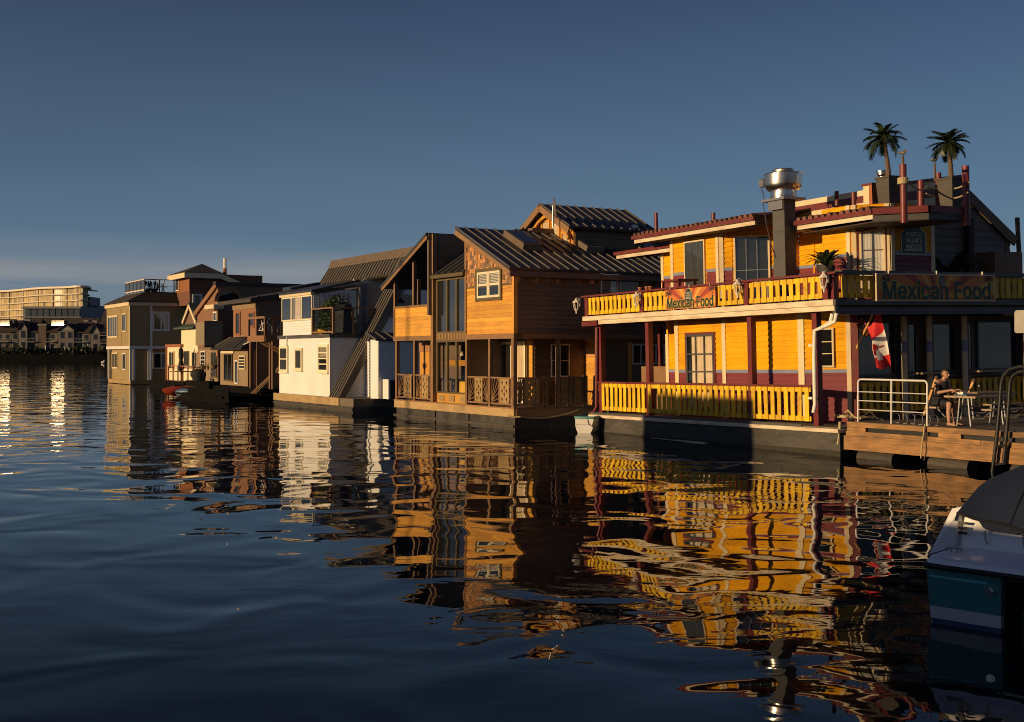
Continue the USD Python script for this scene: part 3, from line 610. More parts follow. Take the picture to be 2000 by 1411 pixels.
# beams between the storeys
stick(xl-.05, x1, zb2, z2, G0, -.3, .05, 'timber_h', 'floor_beam'); stick(x2, .03, zb2, z2, G0, -.3, .05, 'timber_h', 'floor_beam')
stick(.052, 9, zb2, z2, Pl(BF, 0, 0, 0, 1), -.3, .03, 'timber_h', 'floor_beam')
obj(K, 'floor', MB().box(xl, -.3, .3, 9, zb2+.02, z2-.01), 'brown_dark')
# recessed lower walls
LW = Pl(BF, 0, 1.3); dl = LW.rect(822, 671, 841, 735)
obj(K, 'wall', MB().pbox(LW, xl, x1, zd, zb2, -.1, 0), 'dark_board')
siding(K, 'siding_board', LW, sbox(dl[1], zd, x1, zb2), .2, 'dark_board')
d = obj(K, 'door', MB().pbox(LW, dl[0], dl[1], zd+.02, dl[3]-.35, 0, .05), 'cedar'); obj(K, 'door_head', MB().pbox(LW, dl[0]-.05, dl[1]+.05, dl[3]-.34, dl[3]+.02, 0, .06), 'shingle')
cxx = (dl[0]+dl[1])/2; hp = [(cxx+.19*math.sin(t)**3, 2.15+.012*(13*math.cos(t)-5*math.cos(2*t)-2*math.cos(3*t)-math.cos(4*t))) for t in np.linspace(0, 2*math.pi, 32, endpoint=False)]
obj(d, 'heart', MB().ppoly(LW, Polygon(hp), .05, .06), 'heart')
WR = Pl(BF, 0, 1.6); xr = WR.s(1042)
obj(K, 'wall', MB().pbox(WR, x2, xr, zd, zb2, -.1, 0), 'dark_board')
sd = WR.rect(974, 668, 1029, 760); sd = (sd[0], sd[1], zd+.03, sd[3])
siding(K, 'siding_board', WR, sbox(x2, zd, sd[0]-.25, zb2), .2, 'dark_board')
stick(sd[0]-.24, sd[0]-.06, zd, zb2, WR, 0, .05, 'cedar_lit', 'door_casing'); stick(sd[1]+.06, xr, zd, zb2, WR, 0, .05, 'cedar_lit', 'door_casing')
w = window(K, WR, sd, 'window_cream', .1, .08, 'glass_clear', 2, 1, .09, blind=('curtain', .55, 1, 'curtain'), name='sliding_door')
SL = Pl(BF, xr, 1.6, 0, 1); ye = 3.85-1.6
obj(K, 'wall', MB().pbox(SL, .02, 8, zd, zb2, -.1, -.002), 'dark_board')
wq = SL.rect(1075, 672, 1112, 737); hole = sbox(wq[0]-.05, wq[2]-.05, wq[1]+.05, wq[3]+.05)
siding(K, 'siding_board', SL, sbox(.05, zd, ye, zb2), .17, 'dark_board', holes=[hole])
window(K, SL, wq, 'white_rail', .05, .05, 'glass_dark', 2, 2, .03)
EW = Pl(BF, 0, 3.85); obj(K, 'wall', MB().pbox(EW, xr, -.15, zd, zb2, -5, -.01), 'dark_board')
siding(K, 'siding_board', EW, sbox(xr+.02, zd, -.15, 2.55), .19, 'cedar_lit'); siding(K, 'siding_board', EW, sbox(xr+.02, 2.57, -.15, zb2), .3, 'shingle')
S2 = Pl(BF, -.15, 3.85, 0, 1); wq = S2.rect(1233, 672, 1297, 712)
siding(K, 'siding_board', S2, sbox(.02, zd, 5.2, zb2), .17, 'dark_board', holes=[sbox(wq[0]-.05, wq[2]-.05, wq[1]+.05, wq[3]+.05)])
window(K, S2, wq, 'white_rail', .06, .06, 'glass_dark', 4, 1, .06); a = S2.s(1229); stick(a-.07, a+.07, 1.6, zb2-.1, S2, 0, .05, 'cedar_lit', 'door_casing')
# glass bay
T = Pl(BF, 0, .12); t0, t1 = x1+.08, x2-.02
zT = [T.z(878, v) for v in (784, 769, 664, 651, 543)]
obj(K, 'bay_base', MB().pbox(T, t0, t1, zd, zT[1], -.3, 0), 'cedar_lit')
for i in range(3): a = t0+(i+.5)*(t1-t0)/3; obj(K, 'bay_base_panel', MB().pbox(T, a-.22, a+.22, zd+.05, zT[1]-.06, 0, .03), 'panel_tan')
obj(K, 'bay_band', MB().pbox(T, t0, t1, zT[2], zT[3], -.3, .04), 'timber_h')
for i in range(20): a = t0+.06+(i+.5)*(t1-t0-.12)/20; obj(K, 'band_slat', MB().pbox(T, a-.03, a+.03, zT[2]+.03, zT[3]-.03, .04, .06), 'panel_tan')
for (za, zb_, nm) in ((zT[1], zT[2], 'window'), (zT[3], zT[4], 'window')):
    up = za > 3; pn = 'glass_sunset' if up else 'glass_clear'
    fb = MB()
    fb.pbox(T, t0, t0+.14, za, zb_, -.1, .05).pbox(T, t1-.14, t1, za, zb_, -.1, .05).pbox(T, t0+.14, t1-.14, zb_-.09, zb_, -.1, .05).pbox(T, t0+.14, t1-.14, za, za+.06, -.1, .05)
    wn = obj(K, nm, fb, 'olive_trim'); n3 = (t1-t0-.28)/3
    for i in range(3): obj(wn, 'pane', MB().pbox(T, t0+.14+i*n3, t0+.14+(i+1)*n3-.002, za+.06, zb_-.09, -.02, -.01), pn)
    for i in (1, 2): obj(wn, 'mullion', MB().pbox(T, t0+.14+i*n3-.055, t0+.14+i*n3+.055, za+.06, zb_-.09, -.04, .045), 'olive_trim')
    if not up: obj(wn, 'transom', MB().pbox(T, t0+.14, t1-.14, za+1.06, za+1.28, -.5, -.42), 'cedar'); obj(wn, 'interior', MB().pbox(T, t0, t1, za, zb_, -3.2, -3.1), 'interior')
lampglow = MB().lathe([(.02, .16), (.06, .1), (.09, 0)], (t0+1.2, .6, 2.6), 14); obj(K, 'pendant_lamp', lampglow, 'blind')
obj(K, 'yellow_box', MB().cham(t0+1.15, t0+1.7, .5, .9, 1.05, 1.62, .03), 'yellow_slat', label='yellow box behind the lower bay glass')
zt0 = T.z(878, 536); tr = (BF, )
seamroof(K, T.p(t0-.05, zt0, .25), T.p(t1+.05, zt0, .25), T.p(t1+.05, zt0+1.75, -2.4), T.p(t0-.05, zt0+1.75, -2.4), 5, 'metal_roof', .08, .05, .05, ribmat='metal_rib')
obj(K, 'gutter', MB().pbox(T, t0-.05, t1+.05, zt0-.14, zt0-.01, .1, .28), 'olive_trim'); obj(K, 'frieze', MB().pbox(T, t0, t1, zT[4], zt0-.1, -.1, .03), 'timber_h')
# left wing: cedar half wall, open upper porch under a steep roof
hz1, hz0 = G0.z(806, 601), z2
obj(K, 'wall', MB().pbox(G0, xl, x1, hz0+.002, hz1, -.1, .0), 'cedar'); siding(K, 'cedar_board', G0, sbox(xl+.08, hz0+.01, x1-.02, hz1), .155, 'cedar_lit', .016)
stick(xl-.03, x1, hz1, hz1+.08, G0, -.15, .06, 'timber_h', 'top_rail'); stick(xl-.03, xl+.08, hz0, hz1, G0, -.1, .05, 'timber', 'post')
ga, gb = G0.sz(759, 555), G0.sz(843, 458); sl_ = (gb[1]-ga[1])/(gb[0]-ga[0])
def gz_(x): return ga[1]+(x-ga[0])*sl_
for u in (771, 808): a = G0.s(u); stick(a-.07 if u > 775 else xl-.03, a+.07 if u > 775 else xl+.1, hz1+.08, gz_(a)-.2)
a = G0.s(817); stick(a-.035, a+.035, hz1+.08, G0.z(817, 560)+.3)
stick(x1-.1, x1+.1, zd, gb[1], G0, -.12, .06)
obj(K, 'rake_board', MB().beam(G0.p(ga[0]-.15, gz_(ga[0]-.15)-.12, .25), G0.p(gb[0]+.1, gz_(gb[0]+.1)-.12, .25), .06, .26), 'timber_h')
p = G0.p; obj(K, 'roof', MB().prism([p(ga[0]-.2, gz_(ga[0]-.2), .3), p(gb[0]+.1, gz_(gb[0]+.1), .3), p(gb[0]+.1, gz_(gb[0]+.1), -7), p(ga[0]-.2, gz_(ga[0]-.2), -7)], (0, 0, -.12)), 'metal_roof')
obj(K, 'parapet_wall', MB().pbox(Pl(BF, gb[0]+.1, -.2, 0, 1), 0, 6.5, 4.2, gb[1]+.02, -.1, .03), 'curb')
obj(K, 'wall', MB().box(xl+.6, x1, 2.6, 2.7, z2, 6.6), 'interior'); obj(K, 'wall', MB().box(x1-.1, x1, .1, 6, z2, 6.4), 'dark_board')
# right wing: shingled gable over cedar boards
ra_, rb_ = G0.sz(908, 446), G0.sz(1009, 519); rs = (rb_[1]-ra_[1])/(rb_[0]-ra_[0])
top = lambda x: ra_[1]+(x-ra_[0])*rs-.14
zs = G0.z(960, 558)
wq = G0.rect(931, 524, 982, 588); hole = sbox(wq[0], wq[2], wq[1], wq[3])
full = Polygon([(x2, z2), (0, z2), (0, top(0)), (x2, top(x2))])
obj(K, 'wall', MB().ppoly(G0, full, -.12, -.004), 'cedar')
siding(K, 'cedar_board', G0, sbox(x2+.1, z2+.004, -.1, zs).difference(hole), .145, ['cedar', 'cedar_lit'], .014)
sh = Polygon([(x2+.1, zs+.01), (-.1, zs+.01), (-.1, top(-.1)), (x2+.1, top(x2+.1))]).difference(hole)
r_ = random.Random(3); z = zs+.01; row = 0
while z < top(x2):
    x = x2+.1-r_.uniform(0, .12)
    while x < -.1:
        w = r_.uniform(.10, .19); q = r_.uniform(-.025, .02)
        g = sh.intersection(sbox(x, z+q, x+w-.012, z+.24+q))
        for gg in getattr(g, 'geoms', [g]):
            if gg.geom_type == 'Polygon' and gg.area > .004:
                t = trimesh.creation.extrude_polygon(gg, 1, engine='earcut'); lift = r_.uniform(0, .012)
                obj(K, 'shingle', MB().add([G0.p(a, b, (0 if e < .5 else .008+lift+.022*(1-(b-z-q)/.24))) for a, b, e in t.vertices], t.faces), r_.choice(['shingle', 'shingle', 'shingle_grey']))
        x += w
    z += .165; row += 1
stick(x2+.09, -.09, zs-.04, zs+.04, G0, 0, .035, 'olive_trim', 'trim_board'); stick(x2-.03, x2+.1, z2, top(x2), G0, -.1, .05); stick(-.1, .04, z2, top(0), G0, -.1, .05, 'cedar', 'corner_board')
wm = (wq[0]+wq[1])/2
tb = MB(); tb.pbox(G0, wq[0], wq[1], wq[3]-.12, wq[3], 0, .07).pbox(G0, wq[0], wq[1], wq[2], wq[2]+.12, 0, .07).pbox(G0, wq[0], wq[0]+.12, wq[2]+.12, wq[3]-.12, 0, .07).pbox(G0, wq[1]-.12, wq[1], wq[2]+.12, wq[3]-.12, 0, .07); obj(K, 'window_casing', tb, 'olive_trim')
for (a, b) in ((wq[0]+.12, wm-.012), (wm+.012, wq[1]-.12)): window(K, G0, (a, b, wq[2]+.12, wq[3]-.12), 'window_cream', .08, .06, 'glass_clear', 1, 2, .07, blind=('slats', .5, 1, 'blind'))
rp = Pl(BF, 0, -.35); p = rp.p
obj(K, 'rake_board', MB().beam(p(ra_[0]-.1, ra_[1]-.12), p(.3, ra_[1]+(.3-ra_[0])*rs-.12), .06, .26), 'timber_h')
ze = ra_[1]+(.35-ra_[0])*rs
roof, rn = seamroof(K, (.35, -.4, ze), (.35, 9.4, ze), (ra_[0], 9.4, ra_[1]+.02), (ra_[0], -.4, ra_[1]+.02), 24, 'metal_roof', .1, .045, .045, ribmat='metal_rib')
obj(roof, 'fascia', MB().box(.28, .345, -.38, 9.4, ze-.30, ze-.1), 'brown_dark')
obj(K, 'wall', MB().box(x2-.12, x2-.02, .16, 1.6, zd, zb2), 'dark_board'); siding(K, 'siding_board', Pl(BF, x2-.02, .16, 0, 1), sbox(0, zd, 1.4, zb2), .2, 'dark_board')
obj(roof, 'ridge_curb', MB().box(ra_[0]-.25, ra_[0]+.12, 2.9, 9.2, ra_[1]-.1, ra_[1]+.16), 'brown_dark')
def onroof(u, v):
    r = ray(u, v); Rm = BF.m[:3, :3]; o = BF.w(.35, 0, ze); D = Rm @ np.array([0, 1, 0.]); U = Rm @ np.array([ra_[0]-.35, 0, ra_[1]+.02-ze])
    q = np.linalg.solve(np.stack([r, -D, -U], 1), o-np.array([0, 0, CH])); return q[1], q[2]
def skyl(u0, v0, u1, v1):
    y0, f0 = onroof(u0, v0); y1, f1 = onroof(u1, v1); e = np.array([.35, 0, ze]); U = np.array([ra_[0]-.35, 0, ra_[1]+.02-ze])
    pts = [e+U*f1+np.array([0, y0, 0]), e+U*f1+np.array([0, y0+.78, 0]), e+U*f0+np.array([0, y0+.78, 0]), e+U*f0+np.array([0, y0, 0])]
    s = obj(roof, 'skylight', MB().prism(pts, rn*.26), 'curb'); c = sum(pts)/4
    obj(s, 'pane', MB().prism([c+(q-c)*.86+rn*.262 for q in pts], rn*.02), 'skylight')
skyl(982, 462, 1016, 489); skyl(1106, 469, 1140, 494); skyl(1222, 477, 1262, 500)
# dark side wall, upper storey
SW = Pl(BF, 0, 0, 0, 1)
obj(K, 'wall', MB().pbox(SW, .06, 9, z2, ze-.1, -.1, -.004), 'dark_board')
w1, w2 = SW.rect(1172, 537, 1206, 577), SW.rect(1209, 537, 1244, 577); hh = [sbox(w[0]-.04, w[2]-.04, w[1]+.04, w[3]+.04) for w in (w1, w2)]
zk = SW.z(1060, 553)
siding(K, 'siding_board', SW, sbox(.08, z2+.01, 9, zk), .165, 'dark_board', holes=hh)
z = zk+.02
for k in range(4):
    y = .1
    while y < 6.3:
        w = r_.uniform(.10, .22); bb = sbox(y, z+k*.17+r_.uniform(-.02, .01), y+w-.01, min(z+k*.17+.2, ze-.1))
        for h in hh: bb = bb.difference(h)
        if bb.geom_type == 'Polygon' and bb.area > .003: obj(K, 'side_shingle', MB().ppoly(SW, bb, .0, .02+r_.uniform(0, .02)), r_.choice(['shingle', 'shingle_grey', 'dark_board']))
        y += w
window(K, SW, w1, 'white_rail', .05, .06, 'glass_clear', 1, 1, blind=('slats', 0, 1, 'grey_board')); window(K, SW, w2, 'white_rail', .05, .06, 'glass_dark')
# the lookout cabin on the roof
cy_ = 3.87; CP = Pl(BF, 0, cy_); cl, cr, ca_ = CP.sz(1034, 446), CP.sz(1122, 437), CP.sz(1074, 400)
ce_z = (cl[1]+cr[1])/2-.03
obj(K, 'cabin_wall', MB().ppoly(CP, Polygon([(cl[0], 6.4), (cr[0], 6.4), (cr[0], ce_z), (ca_[0], ca_[1]-.1), (cl[0], ce_z)]), -.1, 0), 'cedar')
obj(K, 'cabin_wall', MB().pbox(Pl(BF, cr[0], cy_, 0, 1), .0, 3.3, 6.2, ce_z, -.1, 0), 'dark_board')
siding(K, 'siding_board', Pl(BF, cr[0], cy_, 0, 1), sbox(.05, 6.6, 3.3, ce_z-.05), .17, 'dark_board')
sl2 = (ca_[1]-ce_z)/(cr[0]-ca_[0]+.0)
for sgn, q in ((1, cr[0]), (-1, cl[0])):
    dx = abs(q-ca_[0])+.35; zz = ca_[1]-dx*(ca_[1]-ce_z)/abs(q-ca_[0])
    seamroof(K, (ca_[0]+sgn*dx, cy_-.45, zz), (ca_[0]+sgn*dx, cy_+3.6, zz), (ca_[0], cy_+3.6, ca_[1]), (ca_[0], cy_-.45, ca_[1]), 10, 'metal_roof', .1, .045, .045, ribmat='metal_rib')
    obj(K, 'rake_board', MB().beam((ca_[0]+sgn*dx, cy_-.48, zz-.16), (ca_[0], cy_-.48, ca_[1]-.16), .06, .24), 'timber_h')
    obj(K, 'gable_brace', MB().tube([CP.p(q-sgn*.1, ce_z-.6, .2), CP.p(q-sgn*.45, ce_z-.15, .2), CP.p(ca_[0]+sgn*.5, ca_[1]-.62, .2), CP.p(ca_[0], ca_[1]-.45, .2)], .07, 6), 'cedar')
for i in range(4):
    a = ca_[0]-1.28+i*.72; zt_ = ca_[1]-.42-abs(a+.3-ca_[0])*.62
    window(K, CP, (a, a+.62, 6.55, max(zt_, 7.1)), 'cedar', .07, .07, 'glass_clear', blind=('curtain', 0, 1, 'curtain'))
a, z = Pl(BF, cr[0], cy_, 0, 1).sz(1237, 446); q = Pl(BF, cr[0], cy_, 0, 1).p(a, z); obj(K, 'vent_hood', MB().cham(q[0], q[0]+.15, q[1]-.12, q[1]+.12, q[2]-.12, q[2]+.12, .03), 'white')
# satellite dish on the roof
dpos = CP.p(cr[0]-.25, ce_z-.2, .8)
D_ = thing('satellite_dish', 'satellite dish on a mast standing before the roof cabin of the cedar house', 'satellite dish', BF, dpos)
zc = CP.z(1109, 411)
obj(D_, 'mast', MB().tube([dpos, (dpos[0], dpos[1], zc+.1)], .03, 8), 'steel_dull')
nd = np.array([.55, .80, .12]); nd /= np.linalg.norm(nd); t = trimesh.creation.icosphere(2, 1.0); v = t.vertices; keep = v[:, 2] < -.75
cone = trimesh.creation.revolve([(0, 0), (.2, .02), (.36, .07), (.40, .095), (.40, .11), (.36, .085), (.2, .035), (0, .015)], sections=24)
al = trimesh.geometry.align_vectors([0, 0, 1], nd); cone.apply_transform(al); cone.apply_translation((dpos[0], dpos[1], zc)); obj(D_, 'dish', MB().tm(cone), 'curb', smooth=40)
obj(D_, 'feed_arm', MB().tube([np.array([dpos[0], dpos[1], zc-.36]), np.array([dpos[0], dpos[1], zc-.25])+nd*.6], .018, 6), 'steel_dull')
# ---------------- the white A-frame float house
WF = Fr(-7.36, 55.7, .509, -.861)
K = W_ = thing('white_float_house', 'white A-frame float house with tan metal roof and a roof deck', 'float house', WF)
wp = Pl(WF, 0, .3)
wx0, wx1 = wp.s(545.5), wp.s(645); wz0, wz1 = wp.z(600, 772), wp.z(600, 661)
obj(K, 'float', MB().box(wx0-.3, .1, .12, 10, -1, wz0-.36), 'concrete_dark')
obj(K, 'float_rail', MB().box(wx0-.3, .1, .06, .118, .1, .2), 'log')
obj(K, 'deck', MB().box(wx0-.3, .1, .14, 10, wz0-.358, wz0-.005), 'dock_grey'); obj(K, 'rim_joist', MB().box(wx0-.3, -1.5, .08, .138, wz0-.36, wz0), 'deck_beam')
obj(K, 'wall', MB().box(wx0, wx1, .3, 4.2, wz0, wz1), 'white_wall')
sidp = Pl(WF, wx1, .3, 0, 1)
siding(K, 'lap_siding', sidp, sbox(.03, wz0, 3.8, wz1-.02), .15, 'white_board', .03, joined=True)
obj(K, 'corner_board', MB().pbox(wp, wx1-.12, wx1+.03, wz0, wz1, 0, .03), 'white')
obj(K, 'coping', MB().box(wx0-.06, wx1+.08, .22, 4.2, wz1+.002, wz1+.17), 'flue_grey')
for (u0, v0, u1, v1, nz) in ((548, 676, 564, 727, 2), (578, 680, 592, 724, 1), (623, 673, 643, 728, 4)):
    window(K, wp, wp.rect(u0, v0, u1, v1), 'window_cream', .13, .09, 'glass_clear' if nz == 4 else 'glass_grey', 1, nz, .06, blind=('slats', .55, 1, 'blind') if nz == 4 else None, sill=.06)
a = wp.s(562); obj(K, 'downpipe', MB().tube([(a, .24, wz1+.1), (a, .24, wz1-.3), (a-.3, .24, wz1-.45)], .035, 8), 'white')
# sunroom on the roof deck
up = Pl(WF, 0, .36); s0, s1 = up.s(552), up.s(611); uz0 = wz1+.17; uz1 = up.z(582, 579); uzm = up.z(582, 627)
obj(K, 'wall', MB().box(s0, s1, .40, 2.5, uz0, uzm), 'white_wall'); siding(K, 'lap_siding', Pl(WF, 0, .40), sbox(s0, uz0, s1-.25, uzm), .15, 'white_board', .03, joined=True)
siding(K, 'lap_siding', Pl(WF, s1, .4, 0, 1), Polygon([(0, uzm), (2.0, uzm), (2.0, uz1+.35), (0, uz1)]), .15, 'white_board', .03, joined=True)
obj(K, 'wall', MB().pbox(Pl(WF, s1, .4, 0, 1), 0, 2.0, uz0, uz1, -.1, -.004), 'grey_board')
n3 = (s1-s0)/3
for i in range(3): window(K, up, (s0+i*n3+.01, s0+(i+1)*n3-.01, uzm+.01, uz1), 'window_cream', .07, .06, 'glass_clear' if i == 1 else 'glass_sunset', blind=('curtain', .3, .85, 'curtain') if i == 1 else None, back='taupe')
obj(K, 'fascia', MB().pbox(up, s0-.15, s1+.1, uz1+.005, uz1+.12, -.05, .14), 'cream_clean')
obj(K, 'sunroom_roof', MB().prism([up.p(s0-.15, uz1+.125, .15), up.p(s1+.25, uz1+.125, .15), up.p(s1+.25, uz1+.7, -2.4), up.p(s0-.15, uz1+.7, -2.4)], (0, 0, .1)), 'metal_roof')
# roof slope of the A-frame: strip down to the float and upper sheet
P1 = Pl(WF, 0, 0)
RX = wp.s(663); RXl = wp.s(646)
sp_ = Pl(WF, RX, 0, 0, 1); q0 = sp_.sz(663, 776); q1 = sp_.sz(771, 567); kk = (q1[1]-q0[1])/(q1[0]-q0[0])
def onsl(u, v):
    """the point of the front roof slope seen there"""
    r = ray(u, v); Rm = WF.m[:3, :3]; o = WF.w(RX, q0[0], q0[1]); D = Rm @ np.array([1.0, 0, 0]); U = Rm @ np.array([0, 1, kk])
    t = np.linalg.solve(np.stack([r, -D, -U], 1), o-np.array([0, 0, CH])); return RX+t[1], t[2]
yr_ = onsl(807, 491)[1]; xa = onsl(649, 519)[0]; ylo = onsl(760, 537)[1]
at = lambda x, t, h=0: np.array([x, q0[0]+t, q0[1]+kk*t])+h*np.array([0, -kk, 1])/math.hypot(1, kk)
seamroof(K, at(RXl, -.1), at(RX, -.1), at(RX, yr_), at(RXl, yr_), 4, 'tan_metal', .22, .07, .10, ribmat='tan_rib', name='roof_strip')
obj(K, 'rake_board', MB().prism([at(RX+.002, -.1, .05), at(RX+.002, yr_, .05), at(RX+.002, yr_, -.45), at(RX+.002, -.1, -.25)], (.07, 0, 0)), 'rake_board')
obj(K, 'barge_board', MB().prism([at(RXl-.06, 0, .06), at(RXl-.06, yr_, .06), at(RXl-.06, yr_, -.2), at(RXl-.06, 0, -.2)], (.055, 0, 0)), 'rake_board')
ylo_l = onsl(631, 558)[1]
seamroof(K, at(xa-.3, ylo, .02), at(RXl-.07, ylo, .02), at(RXl-.07, yr_, .02), at(xa-.0, yr_, .02), 26, 'tan_metal', .16, .06, .07, ribmat='tan_rib', name='roof')
obj(K, 'ridge_cap', MB().prism([at(xa-.1, yr_-.16, .09), at(RX+.05, yr_-.16, .09), at(RX+.05, yr_+.06, .12), at(xa-.1, yr_+.06, .12)], (0, 0, .05)), 'curb')
top_ = at(0, yr_); yc = top_[1]
obj(K, 'rear_roof', MB().prism([(xa, yc, top_[2]), (RX, yc, top_[2]), (RX, yc+4.2, .6), (xa, yc+4.2, .6)], (0, 0, -.15)), 'tan_metal')
gp_ = Pl(WF, RX-.15, 0, 0, 1); gpoly = Polygon([(q0[0]+.25, wz0), (yc, top_[2]-.35), (yc+3.9, wz0)])
obj(K, 'gable_wall', MB().ppoly(gp_, gpoly, -.1, -.004), 'white_wall'); siding(K, 'lap_siding', gp_, gpoly, .15, 'white_board', .03, joined=True)
# wall behind the deck: door with lit trim, cheek wall to the right of it
DY = q0[0]+ylo-.12; dw = Pl(WF, 0, DY); d0, d1 = dw.s(661), dw.s(707); zt2 = dw.z(690, 553)
obj(K, 'wall', MB().pbox(dw, s1-.5, d1, uz0, zt2-.1, -.1, 0), 'grey_board')
window(K, dw, (dw.s(675), dw.s(699), uz0+.05, dw.z(688, 565)), 'window_cream', .1, .07, 'glass_grey', 2, 1, .09, name='door'); obj(K, 'corner_board', MB().pbox(dw, d1-.12, d1+.02, uz0, zt2, 0, .05), 'white')
obj(K, 'fascia', MB().pbox(dw, d0, d1+.05, zt2-.18, zt2+.06, 0, .35), 'cream_clean')
obj(K, 'downpipe', MB().tube([dw.p(d1-.15, zt2+.1, .4), dw.p(d1+.08, zt2-.15, .3), dw.p(d1+.08, zt2-1.1, .12), dw.p(d1, zt2-1.3, .12), dw.p(d1, uz0, .12)], .05, 8), 'white')
ck = Pl(WF, d1+.03, DY, 0, 1); cz1 = at(0, ylo)[2]-.12
siding(K, 'lap_siding', ck, Polygon([(0, uz0), (2.6, uz0), (2.6, cz1+1.2), (0, cz1)]), .15, 'white_board', .03, joined=True)
obj(K, 'wall', MB().ppoly(ck, Polygon([(0, uz0), (2.6, uz0), (2.6, cz1+1.2), (0, cz1)]), -.1, -.004), 'grey_board')
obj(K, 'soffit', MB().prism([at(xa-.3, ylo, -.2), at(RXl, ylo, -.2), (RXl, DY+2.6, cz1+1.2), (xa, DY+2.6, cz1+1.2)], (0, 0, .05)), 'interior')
# deck railing
dr = Pl(WF, 0, .30); r0, r1 = dr.s(608), dr.s(649.5); zr = dr.z(630, 605)
for a in (r0, r1-.08): obj(K, 'rail_post', MB().pbox(dr, a, a+.12, uz0, zr+.02, -.12, 0), 'timber')
obj(K, 'top_rail', MB().pbox(dr, r0, r1+.04, zr+.022, zr+.09, -.14, .02), 'timber_h'); obj(K, 'bottom_rail', MB().pbox(dr, r0, r1, uz0+.06, uz0+.14, -.08, -.02), 'timber_h')
for i in range(5): obj(K, 'wire', MB().pbox(dr, r0+.12, r1-.08, uz0+.26+i*.17, uz0+.275+i*.17, -.06, -.045), 'black')
ds_ = Pl(WF, r1, .30, 0, 1)
for a in (1.0, 2.0, 2.9): obj(K, 'rail_post', MB().pbox(ds_, a, a+.12, uz0, zr+.02, -.12, 0), 'timber')
obj(K, 'top_rail', MB().pbox(ds_, 0.05, 3.0, zr+.022, zr+.09, -.14, .02), 'timber_h')
for i in range(5): obj(K, 'wire', MB().pbox(ds_, .1, 3.0, uz0+.1+i*.17, uz0+.115+i*.17, -.06, -.045), 'black')
# trellis on the sunroom's side
for i in range(7): obj(K, 'trellis_lath', MB().pbox(Pl(WF, s1, .4, 0, 1), .25+i*.26, .27+i*.26, uz0+.2, uz1+.1, .06, .075), 'timber')
# annex right of the roof strip
an = Pl(WF, 0, 1.7); n0, n1 = RX+.1, an.s(722); nzt = an.z(700, 668)
obj(K, 'wall', MB().pbox(an, n0-.2, n1, wz0, nzt, -3, 0), 'white_wall'); siding(K, 'lap_siding', an, sbox(n0-.2, wz0, n1, nzt), .15, 'white_board', .03, joined=True)
an2 = Pl(WF, 0, 1.2); m0, m1 = an2.s(723.5), an2.s(738); nz2 = an2.z(731, 664)
obj(K, 'wall', MB().pbox(an2, m0, m1, wz0, nz2, -4, 0), 'white_wall'); ans = Pl(WF, m1, 1.2, 0, 1); siding(K, 'lap_siding', ans, sbox(.02, wz0, 4, nz2), .17, 'white_board', .03, joined=True)
seamroof(K, (m1+.15, 1.05, nz2), (m1+.15, 5, nz2), (m0-.2, 5, nz2+.35), (m0-.2, 1.05, nz2+.35), 8, 'metal_roof', .06, .04, .05, ribmat='metal_rib')
obj(K, 'locker', MB().pbox(ans, .3, 2.6, wz0, ans.z(755, 743), .1, .7), 'black'); obj(K, 'locker_frame', MB().pbox(ans, .2, .29, wz0, ans.z(755, 743)+.05, .1, .7), 'white')
a, z = gp_.sz(782, 598); obj(K, 'gable_window', MB().pbox(gp_, a-.5, a+.6, z-.55, z+.55, .03, .06), 'glass_dark')
# things on the roof deck
BQ = WF.w(0, 0, 0); bx_ = (r1-.75, 1.1, uz0)
t = thing('covered_barbecue', 'black covered barbecue on the roof deck of the white house', 'barbecue', WF, bx_)
obj(t, 'cover', MB().hexa([(bx_[0]-.7, .85, uz0+.05), (bx_[0]+.75, .85, uz0+.05), (bx_[0]+.75, 1.45, uz0+.05), (bx_[0]-.7, 1.45, uz0+.05), (bx_[0]-.62, .9, uz0+1.2), (bx_[0]+.66, .9, uz0+1.2), (bx_[0]+.66, 1.4, uz0+1.2), (bx_[0]-.62, 1.4, uz0+1.2)]), 'black'); obj(t, 'lid', MB().tube([(bx_[0]-.6, 1.15, uz0+1.2), (bx_[0]+.64, 1.15, uz0+1.2)], .25, 12), 'black')
obj(t, 'handle', MB().tube([(bx_[0]-.3, .84, uz0+.85), (bx_[0]+.3, .84, uz0+.85)], .02, 6), 'steel_dull')
def leafcloud(mb, c, r, n, size, rg, long=2.2, up=.2):
    for _ in range(n):
        d = np.array([rg.gauss(0, 1), rg.gauss(0, 1), rg.gauss(0, 1)]); d /= np.linalg.norm(d); p = np.array(c)+d*np.array(r)*rg.uniform(.35, 1)**.6
        a = d+np.array([rg.uniform(-.6, .6), rg.uniform(-.6, .6), rg.uniform(-.4, .6)+up]); a /= np.linalg.norm(a); b = np.cross(a, [rg.uniform(-1, 1), rg.uniform(-1, 1), rg.uniform(-1, 1)]); b /= max(np.linalg.norm(b), 1e-3)
        s = size*rg.uniform(.6, 1.3); mb.add([p, p+a*s*long*.5+b*s*.5, p+a*s*long, p+a*s*long*.5-b*s*.5], [[0, 1, 2, 3]])
    return mb
